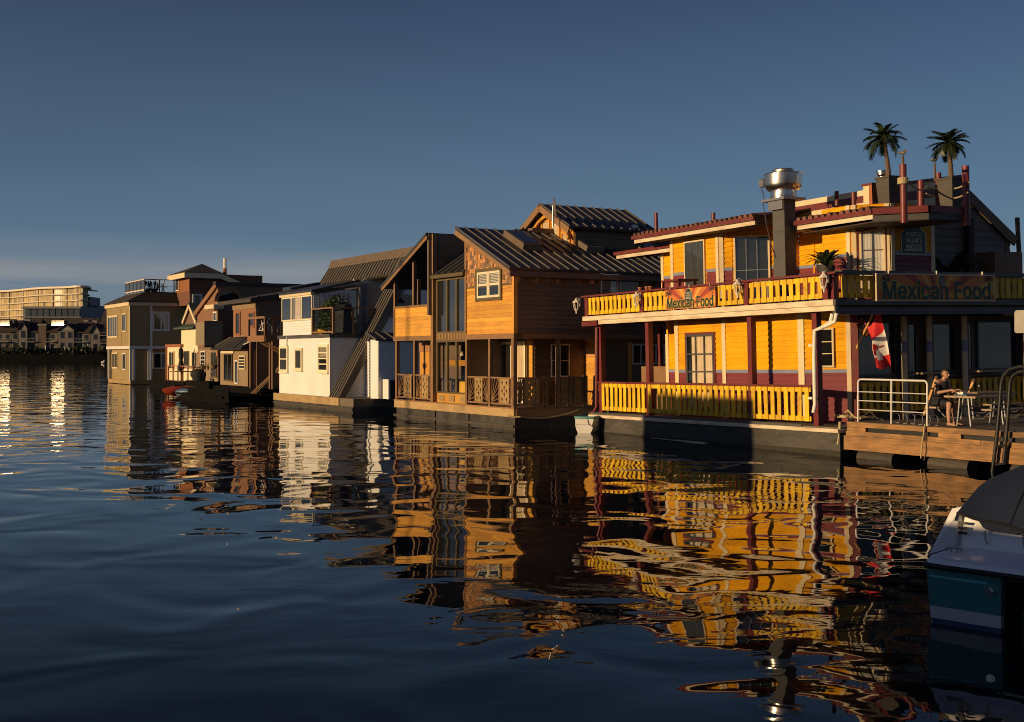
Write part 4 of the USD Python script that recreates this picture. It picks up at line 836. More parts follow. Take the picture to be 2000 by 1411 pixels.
def potted(fr, loc, label, name='potted_shrub', pr=.22, ph=.35, r=(.35, .35, .45), n=260, size=.08, mat='leaf', pot='pot_dark', seed=1, group=None):
    t = thing(name, label, 'potted plant', fr, loc, group); x, y, z = loc; rg = random.Random(seed)
    obj(t, 'pot', MB().lathe([(0, .02), (pr*.75, .0), (pr, ph), (pr*1.08, ph), (pr*1.08, ph+.04), (pr*.9, ph+.04), (pr*.88, ph-.03), (0, ph-.03)], loc, 16), pot, smooth=40)
    st = MB()
    for _ in range(4): st.tube([(x, y, z+ph-.04), (x+rg.uniform(-.2, .2), y+rg.uniform(-.2, .2), z+ph+r[2])], .015, 5)
    obj(t, 'stem', st, 'trunk'); obj(t, 'foliage', leafcloud(MB(), (x, y, z+ph+r[2]*.9), r, n, size, rg), mat, kind='stuff'); return t
potted(WF, (r1-1.9, 1.0, uz0), 'tall leafy shrub in a pot on the white house deck, left of the barbecue', r=(.5, .5, .65), n=420, size=.1, seed=4)
potted(WF, (r0+.55, .75, uz0), 'low yellow-green plant in a trough behind the white house deck rail', 'trough_plant', .3, .2, (.45, .3, .15), 160, .07, 'leaf', 'yellow_slat', 5)
potted(WF, (s1+.25, 1.5, uz0), 'dark climbing plant on the trellis by the white sunroom', 'climbing_plant', .2, .3, (.25, .7, .85), 420, .08, 'leaf_dark', 'pot_dark', 6)
# ---------------- the float houses farther along the row
def shed(parent, pl, r, mat, depth=3.0, nm='wall'): return obj(parent, nm, MB().pbox(pl, r[0], r[1], r[2], r[3], -depth, 0), mat)
# red-brown house with the bicycle balcony
HA = Fr(-15.2, 73.0, .509, -.861)
K = thing('brown_float_house', 'red-brown float house with sloping dark roof and timber balcony, beside the white house', 'float house', HA)
f = Pl(HA, 0, 0); e_ = Pl(HA, 0, 0, 0, 1)
x0 = f.s(456); zb_, zm, zt_ = f.z(480, 757), f.z(480, 658), f.z(480, 590)
obj(K, 'float', MB().box(f.s(425), 1.6, -.3, 10, -1, zb_), 'shade_black')
obj(K, 'wall', MB().pbox(f, x0, 0, zm, zt_, -8, 0), 'brown_wall'); siding(K, 'lap_siding', f, sbox(x0, zm, 0, zt_-.2), .2, 'brown_wall', joined=True)
obj(K, 'frieze', MB().pbox(f, x0-.03, .03, zt_-.42, zt_, 0, .06), 'tan_wall')
for (u0, v0, u1, v1) in ((462, 609, 471, 655), (487, 609, 498, 640)): window(K, f, f.rect(u0, v0, u1, v1), 'orange_trim', .1, .08, 'glass_dark')
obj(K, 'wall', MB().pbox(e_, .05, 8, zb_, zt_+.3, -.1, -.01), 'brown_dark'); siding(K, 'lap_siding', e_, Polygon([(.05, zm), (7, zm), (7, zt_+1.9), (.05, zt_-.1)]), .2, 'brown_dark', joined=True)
rz = zt_+.05; ry = 6.5; rz2 = e_.z(559, 560)
obj(K, 'roof', MB().prism([(x0-1.6, -.5, rz-.15), (.45, -.5, rz-.15), (.45, ry, rz2+.3), (x0-1.6, ry, rz2+.3)], (0, 0, .22)), 'shingle_roof')
obj(K, 'skylight', MB().prism([(x0+.6, 3.0, rz+.12+(rz2-rz+.45)*3.5/7), (x0+2, 3.0, rz+.12+(rz2-rz+.45)*3.5/7), (x0+2, 5, rz+.12+(rz2-rz+.45)*5.5/7), (x0+.6, 5, rz+.12+(rz2-rz+.45)*5.5/7)], (0, 0, .2)), 'skylight')
# lower storey: tan entrance wall on the left, dark recess on the right
f2 = Pl(HA, 0, .8); l0, l1 = f2.s(430), f2.s(484); zl = f2.z(450, 683)
shed(K, f2, (l0, l1, zb_, zl), 'tan_wall')
obj(K, 'wall', MB().pbox(Pl(HA, 0, 2.2), l1, 2.5, zb_, zm, -.2, 0), 'brown_dark')
window(K, f2, f2.rect(439, 690, 455, 745), 'olive_trim', .1, .08, 'glass_dark', 2, 1, .08, name='door'); window(K, f2, f2.rect(468, 695, 480, 722), 'cream_clean', .08, .08, 'glass_grey', 1, 4, .06)
obj(K, 'lintel', MB().pbox(f2, f2.s(434), f2.s(458), zl-.25, zl-.02, 0, .1), 'cream_clean')
aw = [(f2.p(l0-.4, zl+.02, .55)), f2.p(l1+.25, zl+.02, .55), f2.p(l1-.3, f2.z(470, 658), -.5), f2.p(l0+.8, f2.z(460, 658), -.5)]
seamroof(K, *aw, 4, 'metal_roof', .08, .06, .06, ribmat='tan_rib', name='awning', ribname='awning_seam')
for u in (488, 526, 531): a = f.s(u); obj(K, 'post', MB().pbox(f, a-.09, a+.09, zb_, zm, -.2, 0), 'timber')
window(K, Pl(HA, 0, 2.2), Pl(HA, 0, 2.2).rect(498, 690, 529, 728), 'timber', .1, .08, 'glass_grey', 3, 1, .1)
window(K, f2, f2.rect(460, 704, 466, 750), 'white', .08, .08, 'glass_grey')
# balcony
bp = Pl(HA, 0, -1.5); b0, b1 = bp.s(484), bp.s(517); z0_, z1_ = bp.z(500, 668), bp.z(500, 619)
bs = Pl(HA, b1, -1.5, 0, 1); bl = bs.s(553)
def bal(pl, a0, a1, n):
    obj(K, 'balcony_rail', MB().pbox(pl, a0, a1, z1_-.12, z1_, -.1, .02), 'brown_wall'); obj(K, 'balcony_beam', MB().pbox(pl, a0, a1, z0_, z0_+.34, -.1, .03), 'brown_wall')
    for i in range(n+1): a = a0+.05+(a1-a0-.1)*i/n; obj(K, 'balcony_post', MB().pbox(pl, a-.06, a+.06, z0_+.341, z1_-.121, -.1, .01), 'brown_wall')
bal(bp, b0, b1, 2); bal(bs, .05, bl, 2)
obj(K, 'balcony_floor', MB().box(b0, b1, -1.48, bl-1.5, z0_+.1, z0_+.3), 'timber_h')
for a in (.3, 1.2): obj(K, 'strut', MB().beam(bp.p(b0+a+1.2, z0_-.6, -1.3), bp.p(b0+a+.8, z0_+.05, -.2), .1, .1), 'timber')
obj(K, 'clothes_line', MB().tube([f.p(.4, zm-.5, .9), f.p(3.2, zm-.1, .9)], .03, 6), 'white')
for i in range(3): obj(K, 'gangplank', MB().beam(f.p(.6+i*.35, zb_-.3, .5), f.p(2.3+i*.2, zb_+2.1, -1.5), .14, .05), 'timber')
def bicycle(loc, ang, label, seed):
    c, s = math.cos(ang), math.sin(ang); t = thing('bicycle', label, 'bicycle', HA, loc, 'bicycles on the timber balcony')
    P = lambda a, b, h=0: (loc[0]+c*a-s*h, loc[1]+s*a+c*h, loc[2]+b)
    for xx in (-.5, .5): obj(t, 'wheel', MB().tube([P(xx+.33*math.cos(q), .34+.33*math.sin(q)) for q in np.linspace(0, 2*math.pi, 19)], .025, 6), 'black')
    obj(t, 'frame', MB().tube([P(-.5, .34), P(-.1, .34), P(.38, .8), P(.5, .34)], .022, 6).tube([P(-.1, .34), P(-.2, .9)], .022, 6).tube([P(-.5, .34), P(-.18, .75), P(.36, .78)], .022, 6), 'white')
    obj(t, 'handlebar', MB().tube([P(.3, 1.02, -.28), P(.42, 1.0, -.1), P(.36, .98, 0), P(.42, 1.0, .1), P(.3, 1.02, .28)], .02, 6).tube([P(.38, .8), P(.36, .98)], .02, 6), 'white'); obj(t, 'saddle', MB().ball(P(-.22, .94), (.12, .06, .04)), 'black')
bicycle((b0+1.0, -.9, z0_+.3), .25, 'white-framed bicycle in the front corner of the timber balcony', 1); bicycle((b1-.8, .4, z0_+.3), 1.2, 'white-framed bicycle farther back on the timber balcony', 2)
# gable house with the plywood balcony box
HB = Fr(-20.1, 84.0, .509, -.861)
K = thing('gable_float_house', 'brown half-gable float house with an arched window and a tan balcony box', 'float house', HB)
f = Pl(HB, 0, 0); e_ = Pl(HB, 0, 0, 0, 1); zt_ = f.z(425, 557); xg = f.s(386); zg = f.z(386, 608); zb_ = f.z(420, 745); zm = f.z(420, 676)
g = Polygon([(xg, zb_), (0, zb_), (0, zt_), (xg, zg)])
obj(K, 'float', MB().box(xg-.3, .6, -.8, 9, -1, zb_), 'shade_black')
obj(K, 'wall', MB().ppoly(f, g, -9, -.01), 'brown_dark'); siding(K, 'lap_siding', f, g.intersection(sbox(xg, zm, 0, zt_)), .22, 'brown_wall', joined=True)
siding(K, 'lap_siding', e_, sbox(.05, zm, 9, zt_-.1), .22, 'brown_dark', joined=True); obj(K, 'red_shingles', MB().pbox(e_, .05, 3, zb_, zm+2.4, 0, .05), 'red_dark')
obj(K, 'rake_board', MB().beam(f.p(xg-.3, zg-.25, .15), f.p(.1, zt_+.02, .15), .1, .35), 'brown_wall'); obj(K, 'corner_board', MB().pbox(f, -.15, .04, zm, zt_, 0, .05), 'tan_wall')
obj(K, 'roof_edge', MB().pbox(e_, -.2, 9.2, zt_-.02, zt_+.22, -.5, .15), 'shingle_roof')
a, z = e_.sz(447, 590); q = [(a+1.05*math.cos(t), z+1.05*math.sin(t)) for t in np.linspace(0, math.pi, 14)]; w = obj(K, 'arched_window', MB().ppoly(e_, Polygon(q+[(a+.75*math.cos(t), z+.75*math.sin(t)) for t in np.linspace(math.pi, 0, 14)]), 0, .12), 'brown_wall'); obj(w, 'pane', MB().ppoly(e_, Polygon([(a+.75*math.cos(t), z+.75*math.sin(t)) for t in np.linspace(0, math.pi, 14)]), .02, .06), 'glass_dark')
window(K, f, f.rect(418, 609, 424.5, 629), 'white', .1, .08, 'glass_dark', 1, 1)
cp_ = Pl(HB, 0, -.5); obj(K, 'lamp_canopy', MB().pbox(cp_, cp_.s(405), cp_.s(423), cp_.z(414, 604), cp_.z(414, 596), -.5, .2), 'cream_clean')
bp = Pl(HB, 0, -1.6); r = bp.rect(382, 630, 399, 675); bs = Pl(HB, r[1], -1.6, 0, 1); bl = bs.s(435)
obj(K, 'balcony_box', MB().pbox(bp, r[0], r[1], r[2], r[3], -.1, 0), 'taupe'); obj(K, 'balcony_side', MB().pbox(bs, .02, bl, r[2], r[3], -.1, .0), 'taupe'); obj(K, 'balcony_trim', MB().pbox(bs, -.02, bl, r[2]-.14, r[2]-.002, -.1, .05), 'red_dark'); obj(K, 'balcony_rail', MB().pbox(bs, -.02, bl, r[3]+.002, r[3]+.08, -.12, .04), 'tan_wall')
obj(K, 'balcony_floor', MB().box(r[0], r[1]-.1, -1.5, 2, r[2], r[2]+.1), 'timber_h')
f2 = Pl(HB, 0, .02)
obj(K, 'front_panel', MB().pbox(f2, f2.s(388), 0, zb_, zm-.25, 0, .04), 'tan_wall')
f3 = Pl(HB, 0, -.03); window(K, f3, f3.rect(393, 686, 402, 728), 'white', .08, .06, 'glass_dark', 2, 5, .05); window(K, f3, f3.rect(413, 688, 424, 738), 'olive_trim', .08, .06, 'glass_grey', 2, 1, name='door')
lamp = obj(K, 'wall_lamp', MB().lathe([(0, .25), (.12, .2), (.1, -.15), (0, -.2)], f3.p(f3.s(431), f3.z(431, 692), .2), 10), 'orange_trim')
for i, (u, v) in enumerate(((406, 715), (428, 713))):
    p = f3.p(*f3.sz(u, v), .35); t = thing('hanging_basket', ['flower basket hanging left of the gable house door', 'flower basket hanging right of the gable house door'][i], 'flower basket', HB, p)
    obj(t, 'basket', MB().lathe([(0, -.3), (.18, -.2), (.26, 0), (0, 0)], p, 10), 'trunk'); obj(t, 'foliage', leafcloud(MB(), (p[0], p[1], p[2]+.08), (.22, .22, .14), 60, .05, random.Random(u)), 'leaf', kind='stuff'); obj(t, 'wire', MB().tube([p, (p[0], p[1], p[2]+1.0)], .015, 4), 'black')
# small cream house
HC = Fr(-22.95, 90.0, .509, -.861)
K = thing('cream_float_house', 'small cream float house with green roof and red trim, before the olive house', 'float house', HC)
f = Pl(HC, 0, 0); x0 = f.s(354); zb_ = f.z(370, 745); zt_ = f.z(370, 643)
obj(K, 'float', MB().box(f.s(322), .5, -1.2, 7, -1, zb_), 'shade_black')
obj(K, 'wall', MB().pbox(f, x0, 0, zb_, zt_, -5, 0), 'cream_wall')
for (u0, v0, u1, v1) in ((360.5, 686, 370, 715), (376, 687, 387, 722)): window(K, f, f.rect(u0, v0, u1, v1), 'olive_trim' if u0 < 365 else 'cream_clean', .09, .08, 'glass_grey', 1 if u0 < 365 else 2, 1, .07)
obj(K, 'roof', MB().prism([f.p(x0-.4, zt_, .5), f.p(.3, zt_, .5), f.p(.3, zt_+1.0, -3), f.p(x0-.4, zt_+1.0, -3)], (0, 0, .12)), 'green_roof')
d = Pl(HC, 0, .6); da, db, dc = d.sz(361, 625), d.sz(385.5, 625), d.sz(373, 597)
obj(K, 'dormer', MB().ppoly(d, Polygon([(da[0], zt_), (db[0], zt_), (db[0], da[1]), (dc[0], dc[1]), (da[0], da[1])]), -3, 0), 'brown_dark')
for q in (da, db): obj(K, 'dormer_rake', MB().beam(d.p(q[0]+(.15 if q is db else -.15), q[1]-.25, .15), d.p(dc[0], dc[1], .15), .1, .3), 'cream_clean')
for q in (da, db): obj(K, 'dormer_roof', MB().prism([d.p(q[0]+(.2 if q is db else -.2), q[1]-.2, .2), d.p(dc[0], dc[1]+.12, .2), d.p(dc[0], dc[1]+.12, -3), d.p(q[0]+(.2 if q is db else -.2), q[1]-.2, -3)], (0, 0, .08)), 'green_roof')
fa = Pl(HC, 0, -.1); a0, a1 = fa.s(327), fa.s(354); za = fa.z(340, 678)
obj(K, 'annex_wall', MB().pbox(fa, a0, a1, zb_, za, -4, 0), 'cream_wall'); obj(K, 'annex_trim', MB().pbox(fa, a0-.15, a1+.3, za+.002, za+.2, -4, .15), 'orange_trim'); obj(K, 'annex_post', MB().pbox(fa, a0-.15, a0-.002, zb_, za, -.1, .1), 'orange_trim')
window(K, fa, fa.rect(331.5, 686, 341.5, 722), 'cream_clean', .1, .08, 'glass_grey', 2, 1, .07)
dk = Pl(HC, 0, -1.1)
for i in range(6): a = dk.s(328)+i*(dk.s(376)-dk.s(328))/5; obj(K, 'rail_post', MB().pbox(dk, a-.04, a+.04, zb_, zb_+1.1, -.08, 0), 'orange_trim')
obj(K, 'top_rail', MB().pbox(dk, dk.s(327), dk.s(378), zb_+1.11, zb_+1.18, -.1, .02), 'orange_trim')
# garden table, closed umbrella and covered grill on its deck
p = ground(HC, 350, 746, zb_); p = (p[0], max(p[1], -1.0), zb_)
t = thing('closed_umbrella', 'closed dark patio umbrella standing on the cream house deck', 'patio umbrella', HC, p)
zu = Pl(HC, 0, p[1]).z(350, 678)
obj(t, 'pole', MB().tube([p, (p[0], p[1], zu)], .04, 6), 'timber'); obj(t, 'canopy', MB().lathe([(.04, zu-p[2]), (.16, zu-p[2]-.2), (.19, 1.9), (.13, 1.6), (.2, 1.25), (.27, 1.0), (.1, .75), (.02, .74)], p, 9), 'cloth_black', smooth=50); obj(t, 'base', MB().lathe([(0, .1), (.3, .06), (.32, 0)], p, 12), 'black')
p2 = (p[0]+.2, p[1]-.05, zb_); t = thing('round_table', 'round dark patio table under the closed umbrella', 'table', HC, p2)
obj(t, 'table_top', MB().lathe([(0, .78), (.95, .78), (.95, .73), (0, .73)], p2, 20), 'timber'); obj(t, 'pedestal', MB().tube([(p2[0]+.3, p2[1], zb_), (p2[0]+.3, p2[1], zb_+.73)], .06, 8), 'black')
p = ground(HC, 384, 752, zb_-.15); p = (dk.s(384), -.9, zb_)
t = thing('covered_grill', 'large round grill under a black cover beside the kayaks', 'barbecue', HC, p)
obj(t, 'cover', MB().lathe([(0, 1.0), (.4, .97), (.62, .8), (.64, .55), (.5, .3), (.42, .02)], p, 16), 'cloth_black', smooth=60); obj(t, 'stand', MB().box(p[0]-.35, p[0]+.35, p[1]-.3, p[1]+.3, zb_, zb_+.3), 'black')
p = (dk.s(403), -.6, zb_); potted(HC, p, 'pale bushy pot plant right of the covered grill', 'potted_shrub', .25, .3, (.4, .35, .3), 90, .06, 'petal_white', 'pot_dark', 9)
# kayaks lying on the float edge
def kayak(a, b, zc, label, mat, wd=.62):
    a = np.array(a, float); b = np.array(b, float); base = (a+b)/2; t = thing('kayak', label, 'kayak', None, tuple(base), 'kayaks beside the cream house')
    n = 15; m = 12; d = b-a; L_ = np.linalg.norm(d); d /= L_; sd = np.cross(d, [0, 0, 1]); sd /= np.linalg.norm(sd); u = np.cross(sd, d); V = []
    for i in range(n):
        q = i/(n-1); w = max(.02, wd/2*math.sin(math.pi*min(max(q, .012), .988))**.8); h = .5*w+.05; c = a+d*L_*q+np.array([0, 0, .10*(2*q-1)**4])
        for k in range(m): an = 2*math.pi*k/m; V.append(c+sd*w*math.cos(an)+u*(h*math.sin(an)*(1.0 if math.sin(an) < 0 else .65)))
    F_ = [[i*m+k, i*m+(k+1) % m, (i+1)*m+(k+1) % m, (i+1)*m+k] for i in range(n-1) for k in range(m)]
    obj(t, 'hull', MB().add(V, F_), mat, smooth=60); c = a+d*L_*.5+u*(.5*wd/2*.65+.01); obj(t, 'cockpit', MB().tube([c+d*.42*math.cos(q)+sd*.2*math.sin(q)+u*.02 for q in np.linspace(0, 2*math.pi, 17)], .03, 6), 'black')
g0 = lambda u, v, z: ((u-CU)/FOC*((CH-z)*FOC/(v-HV)), (CH-z)*FOC/(v-HV), z)
A0 = np.array(g0(316, 764, .42)); kayak(A0, A0+np.array([1.5, 2.0, .1]), 0, 'orange-red kayak at the water by the cream house', 'kayak_red', 1.35)
A0 = np.array(g0(377, 766, .42)); kayak(A0, A0+np.array([-1.25, 1.6, -.05]), 0, 'blue-grey kayak with its bow towards the water, right of the orange-red one', 'kayak_blue', 1.25)
A0 = np.array(g0(352, 777, .1)); t = thing('mooring_raft', 'low dark raft with planks in front of the grill and kayaks', 'raft', None, tuple(A0)); base = A0
hx = np.array([.509, -.861, 0]); hb = np.array([.861, .509, 0])
for i in range(10): q = A0+hx*(i*.9-1)-hb*.0+np.array([0, 0, .25]); obj(t, 'plank', MB().beam(q+hx*.42, q+hx*.42+hb*3.0, .84, .1), 'shade_black')
obj(t, 'floats', MB().beam(A0-hx*1+hb*.6, A0+hx*8+hb*.6, .8, .5), 'shade_black')
for i in range(7): q = A0+hx*(1.0+i*1.1)+hb*.2+np.array([0, 0, .3]); obj(t, 'side_board', MB().beam(q, q+hx*1.08, .08, .7), 'shade_black')
# olive corner house with roof terrace and tower
HD = Fr(-33.26, 107.0, .509, -.861)
K = thing('olive_float_house', 'olive float house at the far end, with roof terrace and red tower', 'float house', HD)
f = Pl(HD, 0, 0); e_ = Pl(HD, 0, 0, 0, 1); x0 = f.s(208.5); zt_ = f.z(240, 599); zq0, zq1 = f.z(235, 682), f.z(235, 676.5); zb_ = f.z(235, 742); el_ = 7.6
obj(K, 'float', MB().box(x0-.2, .2, -.2, 8, -1, zb_-.35), 'shade_black'); obj(K, 'plinth', MB().box(x0+.1, -.3, .1, 8, zb_-.348, zb_), 'deck_beam')
obj(K, 'wall', MB().box(x0, 0, 0, el_, zq1, zt_), 'olive_board'); siding(K, 'lap_siding', f, sbox(x0+.1, zq1, -.1, zt_), .2, 'olive_board', joined=True); siding(K, 'lap_siding', e_, sbox(.1, zq1, el_, zt_), .2, 'olive_board', joined=True)
obj(K, 'wall', MB().box(x0+.35, -.35, .35, el_, zb_, zq0), 'olive_board')
obj(K, 'band', MB().box(x0-.05, .05, -.05, el_, zq0, zq1-.002), 'white')
xm = f.s(237); obj(K, 'corner_board', MB().pbox(f, xm-.1, xm+.06, zq1, zt_, 0, .05), 'olive_board'); obj(K, 'corner_board', MB().pbox(f, -.2, .04, zq1, zt_, 0, .05), 'cream_clean')
for u in (211, 258): a = f.s(u) if u < 250 else -.12; obj(K, 'post', MB().pbox(f, a-.09, a+.09, zb_, zq0, -.2, 0), 'white')
for u in (262, 291, 295): a = e_.s(u); obj(K, 'post', MB().pbox(e_, a-.09, a+.09, zb_, zq0 if u < 293 else zt_, -.2 if u < 293 else 0, 0 if u < 293 else .1), 'white')
window(K, f, f.rect(212, 617, 231, 660), 'cream_clean', .14, .1, 'glass_grey', 4, 1, .12); window(K, f, f.rect(240, 612, 247.5, 649), 'cream_clean', .12, .1, 'glass_grey')
l2 = Pl(HD, 0, .35); window(K, l2, l2.rect(220.5, 689, 231, 720), 'cream_clean', .12, .1, 'glass_grey', 2, 1, .1); window(K, l2, l2.rect(240.5, 690, 247, 723), 'white', .1, .1, 'glass_grey', name='door')
w = window(K, e_, e_.rect(297.5, 609, 331, 647), 'white', .14, .1, 'glass_clear', 2, 1, .12, blind=('curtain', .62, .82, 'curtain')); e2 = Pl(HD, -.35, 0, 0, 1); window(K, e2, e2.rect(298, 689, 331, 721), 'white', .12, .1, 'glass_dark', 2, 1, .1)
obj(K, 'wall', MB().box(.02, 3.2, el_-2.4, el_+3, zb_, zq1+.6), 'brown_dark')
obj(K, 'fascia', MB().box(x0-.15, .15, -.15, el_+.1, zt_+.002, zt_+.32), 'cream_clean')
rt = f.z(225, 577); rzz = zt_+1.2
q = [(x0-.3, -.3, zt_+.322), (.3, -.3, zt_+.322), (.3, el_+.2, zt_+.322), (x0-.3, el_+.2, zt_+.322)]; q2 = [(x0+1.4, 1.4, rzz), (-.6, 1.4, rzz), (-.6, el_-1, rzz), (x0+1.4, el_-1, rzz)]
for i in range(4): j = (i+1) % 4; obj(K, 'roof', MB().prism([q[i], q[j], q2[j], q2[i]], (0, 0, .05)), 'shingle_roof')
obj(K, 'terrace_floor', MB().prism(q2, (0, 0, .08)), 'dock_grey')
tp = Pl(HD, 0, 1.4); ts = Pl(HD, -.6, 1.4, 0, 1)
for pl, a0, a1, n in ((tp, x0+1.4, -.6, 5), (ts, 0, el_-2.4, 4)):
    obj(K, 'terrace_rail', MB().pbox(pl, a0, a1, rzz+1.12, rzz+1.2, -.06, .04), 'cream_clean' if pl is tp else 'flue_grey')
    for i in range(n+1): a = a0+(a1-a0)*i/n; obj(K, 'terrace_post', MB().pbox(pl, a-.04, a+.04, rzz+.08, rzz+1.118, -.05, .03), 'flue_grey')
    if pl is tp:
        obj(K, 'terrace_rail', MB().pbox(pl, a0, a1, rzz+.2, rzz+.3, -.05, .03), 'cream_clean')
        for i in range(n): obj(K, 'glass_panel', MB().pbox(pl, a0+(a1-a0)*i/n+.05, a0+(a1-a0)*(i+1)/n-.05, rzz+.31, rzz+1.1, -.02, -.01), 'glass_grey')
    else: obj(K, 'cable', MB().pbox(pl, a0, a1, rzz+.6, rzz+.62, -.02, .0), 'flue_grey')
# tower
ty = 4.2; tf = Pl(HD, 0, ty); t0_, t1_ = tf.s(344.5), tf.s(370.5); tz0, tz1 = zt_, tf.z(357, 537)
obj(K, 'tower_wall', MB().box(t0_, t1_, ty, ty+6.5, tz0, tz1), 'red_dark'); siding(K, 'tower_shingles', tf, sbox(t0_, rzz, t1_-.1, tz1), .25, 'red_shingle', joined=True)
obj(K, 'corner_board', MB().pbox(tf, t1_-.1, t1_+.04, rzz, tz1, 0, .06), 'red_shingle')
window(K, tf, tf.rect(344.8, 543, 351, 569), 'cream_clean', .1, .1, 'glass_grey')
tsd = Pl(HD, t1_, ty, 0, 1); window(K, tsd, tsd.rect(376, 575, 394, 600), 'white', .12, .1, 'glass_dark', 1, 1); window(K, tsd, tsd.rect(399, 578, 407, 600), 'white', .1, .1, 'glass_dark')
te = 6.5; xe0, xe1 = t0_-.6, t1_+.6; za = tf.z(373, 521)+.4; ap = [(t0_+1.8, ty+2.0, za), (t0_+1.8, ty+2.4, za)]
lo_ = tz1-1.9
b_ = [(xe0, ty-.6, tz1), (xe1, ty-.6, tz1), (xe1, ty+2.6, tz1), (xe1, ty+te+.9, lo_), (xe0, ty+te+.9, lo_), (xe0, ty+2.6, tz1)]
apx = np.array([(t0_+t1_)/2, ty+1.7, za])
for i in range(6): obj(K, 'tower_roof', MB().prism([b_[i], b_[(i+1) % 6], apx], (0, 0, .06)), 'shingle_roof')
for i in range(3): obj(K, 'tower_fascia', MB().beam(np.array(b_[i])-[0, 0, .2], np.array(b_[i+1])-[0, 0, .2], .1, .42), 'cream_clean')
p = np.array([t1_-.3, ty+3.2, za-.6]); obj(K, 'chimney_pipe', MB().tube([p, p+[0, 0, 1.1]], .14, 8), 'white'); obj(K, 'chimney_base', MB().tube([p-[0, 0, 1], p+[0, 0, .2]], .17, 8), 'red_shingle')
# terrace furniture
p = (-2.0, 3.4, rzz+.08); t = thing('folding_chair', 'pale folding chair on the olive house roof terrace, nearer the tower', 'chair', HD, p)
obj(t, 'frame', MB().beam((p[0]-.5, p[1], p[2]), (p[0]+.45, p[1], p[2]+1.2), .08, .08).beam((p[0]+.45, p[1], p[2]), (p[0]-.4, p[1], p[2]+.8), .08, .08), 'white'); obj(t, 'seat', MB().box(p[0]-.35, p[0]+.3, p[1]-.3, p[1]+.3, p[2]+.5, p[2]+.56), 'cream_clean')
for i, (xx, yy) in enumerate(((-3.6, 2.4), (-2.8, 2.8))): potted(HD, (xx, yy, rzz+.08), ['dark pot plant at the rail of the olive house terrace', 'dark pot plant beside the folding chair on the olive house terrace'][i], 'potted_shrub', .3, .3, (.5, .4, .35), 80, .14, 'leaf_dark', 'pot_dark', 20+i)
# ---------------- the far shore
def shore_h(x): return 3.6+.6*math.sin(x*.03)+.5*math.sin(x*.011+1)
xs = np.arange(-900, 900, 12.0); v = []
for x in xs:
    h = shore_h(x); v += [(x, 377+4*math.sin(x*.05), -.3), (x, 383+4*math.sin(x*.05), 1.6), (x, 392, h), (x, 640, h+3), (x, 1200, h+4)]
n = 5; f = [[i*n+k, (i+1)*n+k, (i+1)*n+k+1, i*n+k+1] for i in range(len(xs)-1) for k in range(n-1)]
solo('far_shore', MB().add(v, f), 'bank', kind='structure')
# shrubs along the bank, one dark mass
rg = random.Random(11); mb = MB()
for i in range(620):
    x = -260+i*.6+rg.uniform(-.5, .5); s = rg.uniform(.7, 1.8)
    leafcloud(mb, (x, 388+rg.uniform(-3, 5), 2.2+rg.uniform(0, .8)), (1.6*s, 1.2, s), 26, .8, rg)
solo('bank_shrubs', mb, 'hedge', kind='stuff')
def townhouse(u0, u1, vr, ve, vb, label, Y=396, kind='balcony', front=0, roof='hip', group=None):
    pl = Pl(Fr(0, Y+front, 1, 0), 0, 0); a0, a1 = pl.s(u0), pl.s(u1); zb, ze, zr = pl.z(u0, vb), pl.z(u0, ve), pl.z(u0, vr)
    fr = Fr(0, Y+front, 1, 0); t = thing('townhouse', label, 'townhouse', fr, ((a0+a1)/2, 0, zb))
    obj(t, 'wall', MB().box(a0, a1, 0, 12, zb, ze), 'town_wall' if kind != 'brick' else 'town_brick')
    if roof == 'gable':
        m = (a0+a1)/2; obj(t, 'gable', MB().ppoly(pl, Polygon([(a0, ze), (a1, ze), (m, zr)]), -.3, 0), 'town_white')
        for s_, q in ((-1, a0-.4), (1, a1+.4)): obj(t, 'roof', MB().prism([(q, -.6, ze-.3), (m, -.6, zr+.1), (m, 10, zr+.1), (q, 10, ze-.3)], (0, 0, .25)), 'town_roof')
    elif roof == 'flat': obj(t, 'roof', MB().box(a0-.2, a1+.2, -.3, 12, ze, ze+.5), 'town_white')
    else: obj(t, 'roof', MB().prism([(a0-.5, -.7, ze), (a1+.5, -.7, ze), (a1-.3, 5, zr), (a0+.3, 5, zr)], (0, 0, .2)), 'town_roof'); obj(t, 'roof', MB().prism([(a0-.5, 12.5, ze), (a1+.5, 12.5, ze), (a1-.3, 5, zr), (a0+.3, 5, zr)], (0, 0, .2)), 'town_roof')
    nf = max(2, round((ze-zb)/2.9)); fh = (ze-zb)/nf
    if kind == 'brick': return t
    for k in range(nf):
        z = zb+k*fh; nw = max(1, round((a1-a0)/2.6))
        for i in range(nw):
            c = a0+(i+.5)*(a1-a0)/nw; w = obj(t, 'window', MB().box(c-.75, c+.75, -.08, .02, z+.55, z+fh-.45), 'town_white'); obj(w, 'pane', MB().box(c-.6, c+.6, -.12, -.081, z+.68, z+fh-.58), 'glass_dark')
        if kind == 'balcony' and k:
            b = obj(t, 'balcony', MB().box(a0+.3, a1-.3, -1.6, -.1, z-.12, z+.08), 'town_white'); obj(b, 'railing', MB().box(a0+.3, a1-.3, -1.62, -1.55, z+.95, z+1.05), 'town_white')
            for i in range(int((a1-a0)/.9)): obj(b, 'baluster', MB().box(a0+.4+i*.9, a0+.46+i*.9, -1.6, -1.56, z+.08, z+.95), 'town_white')
    return t
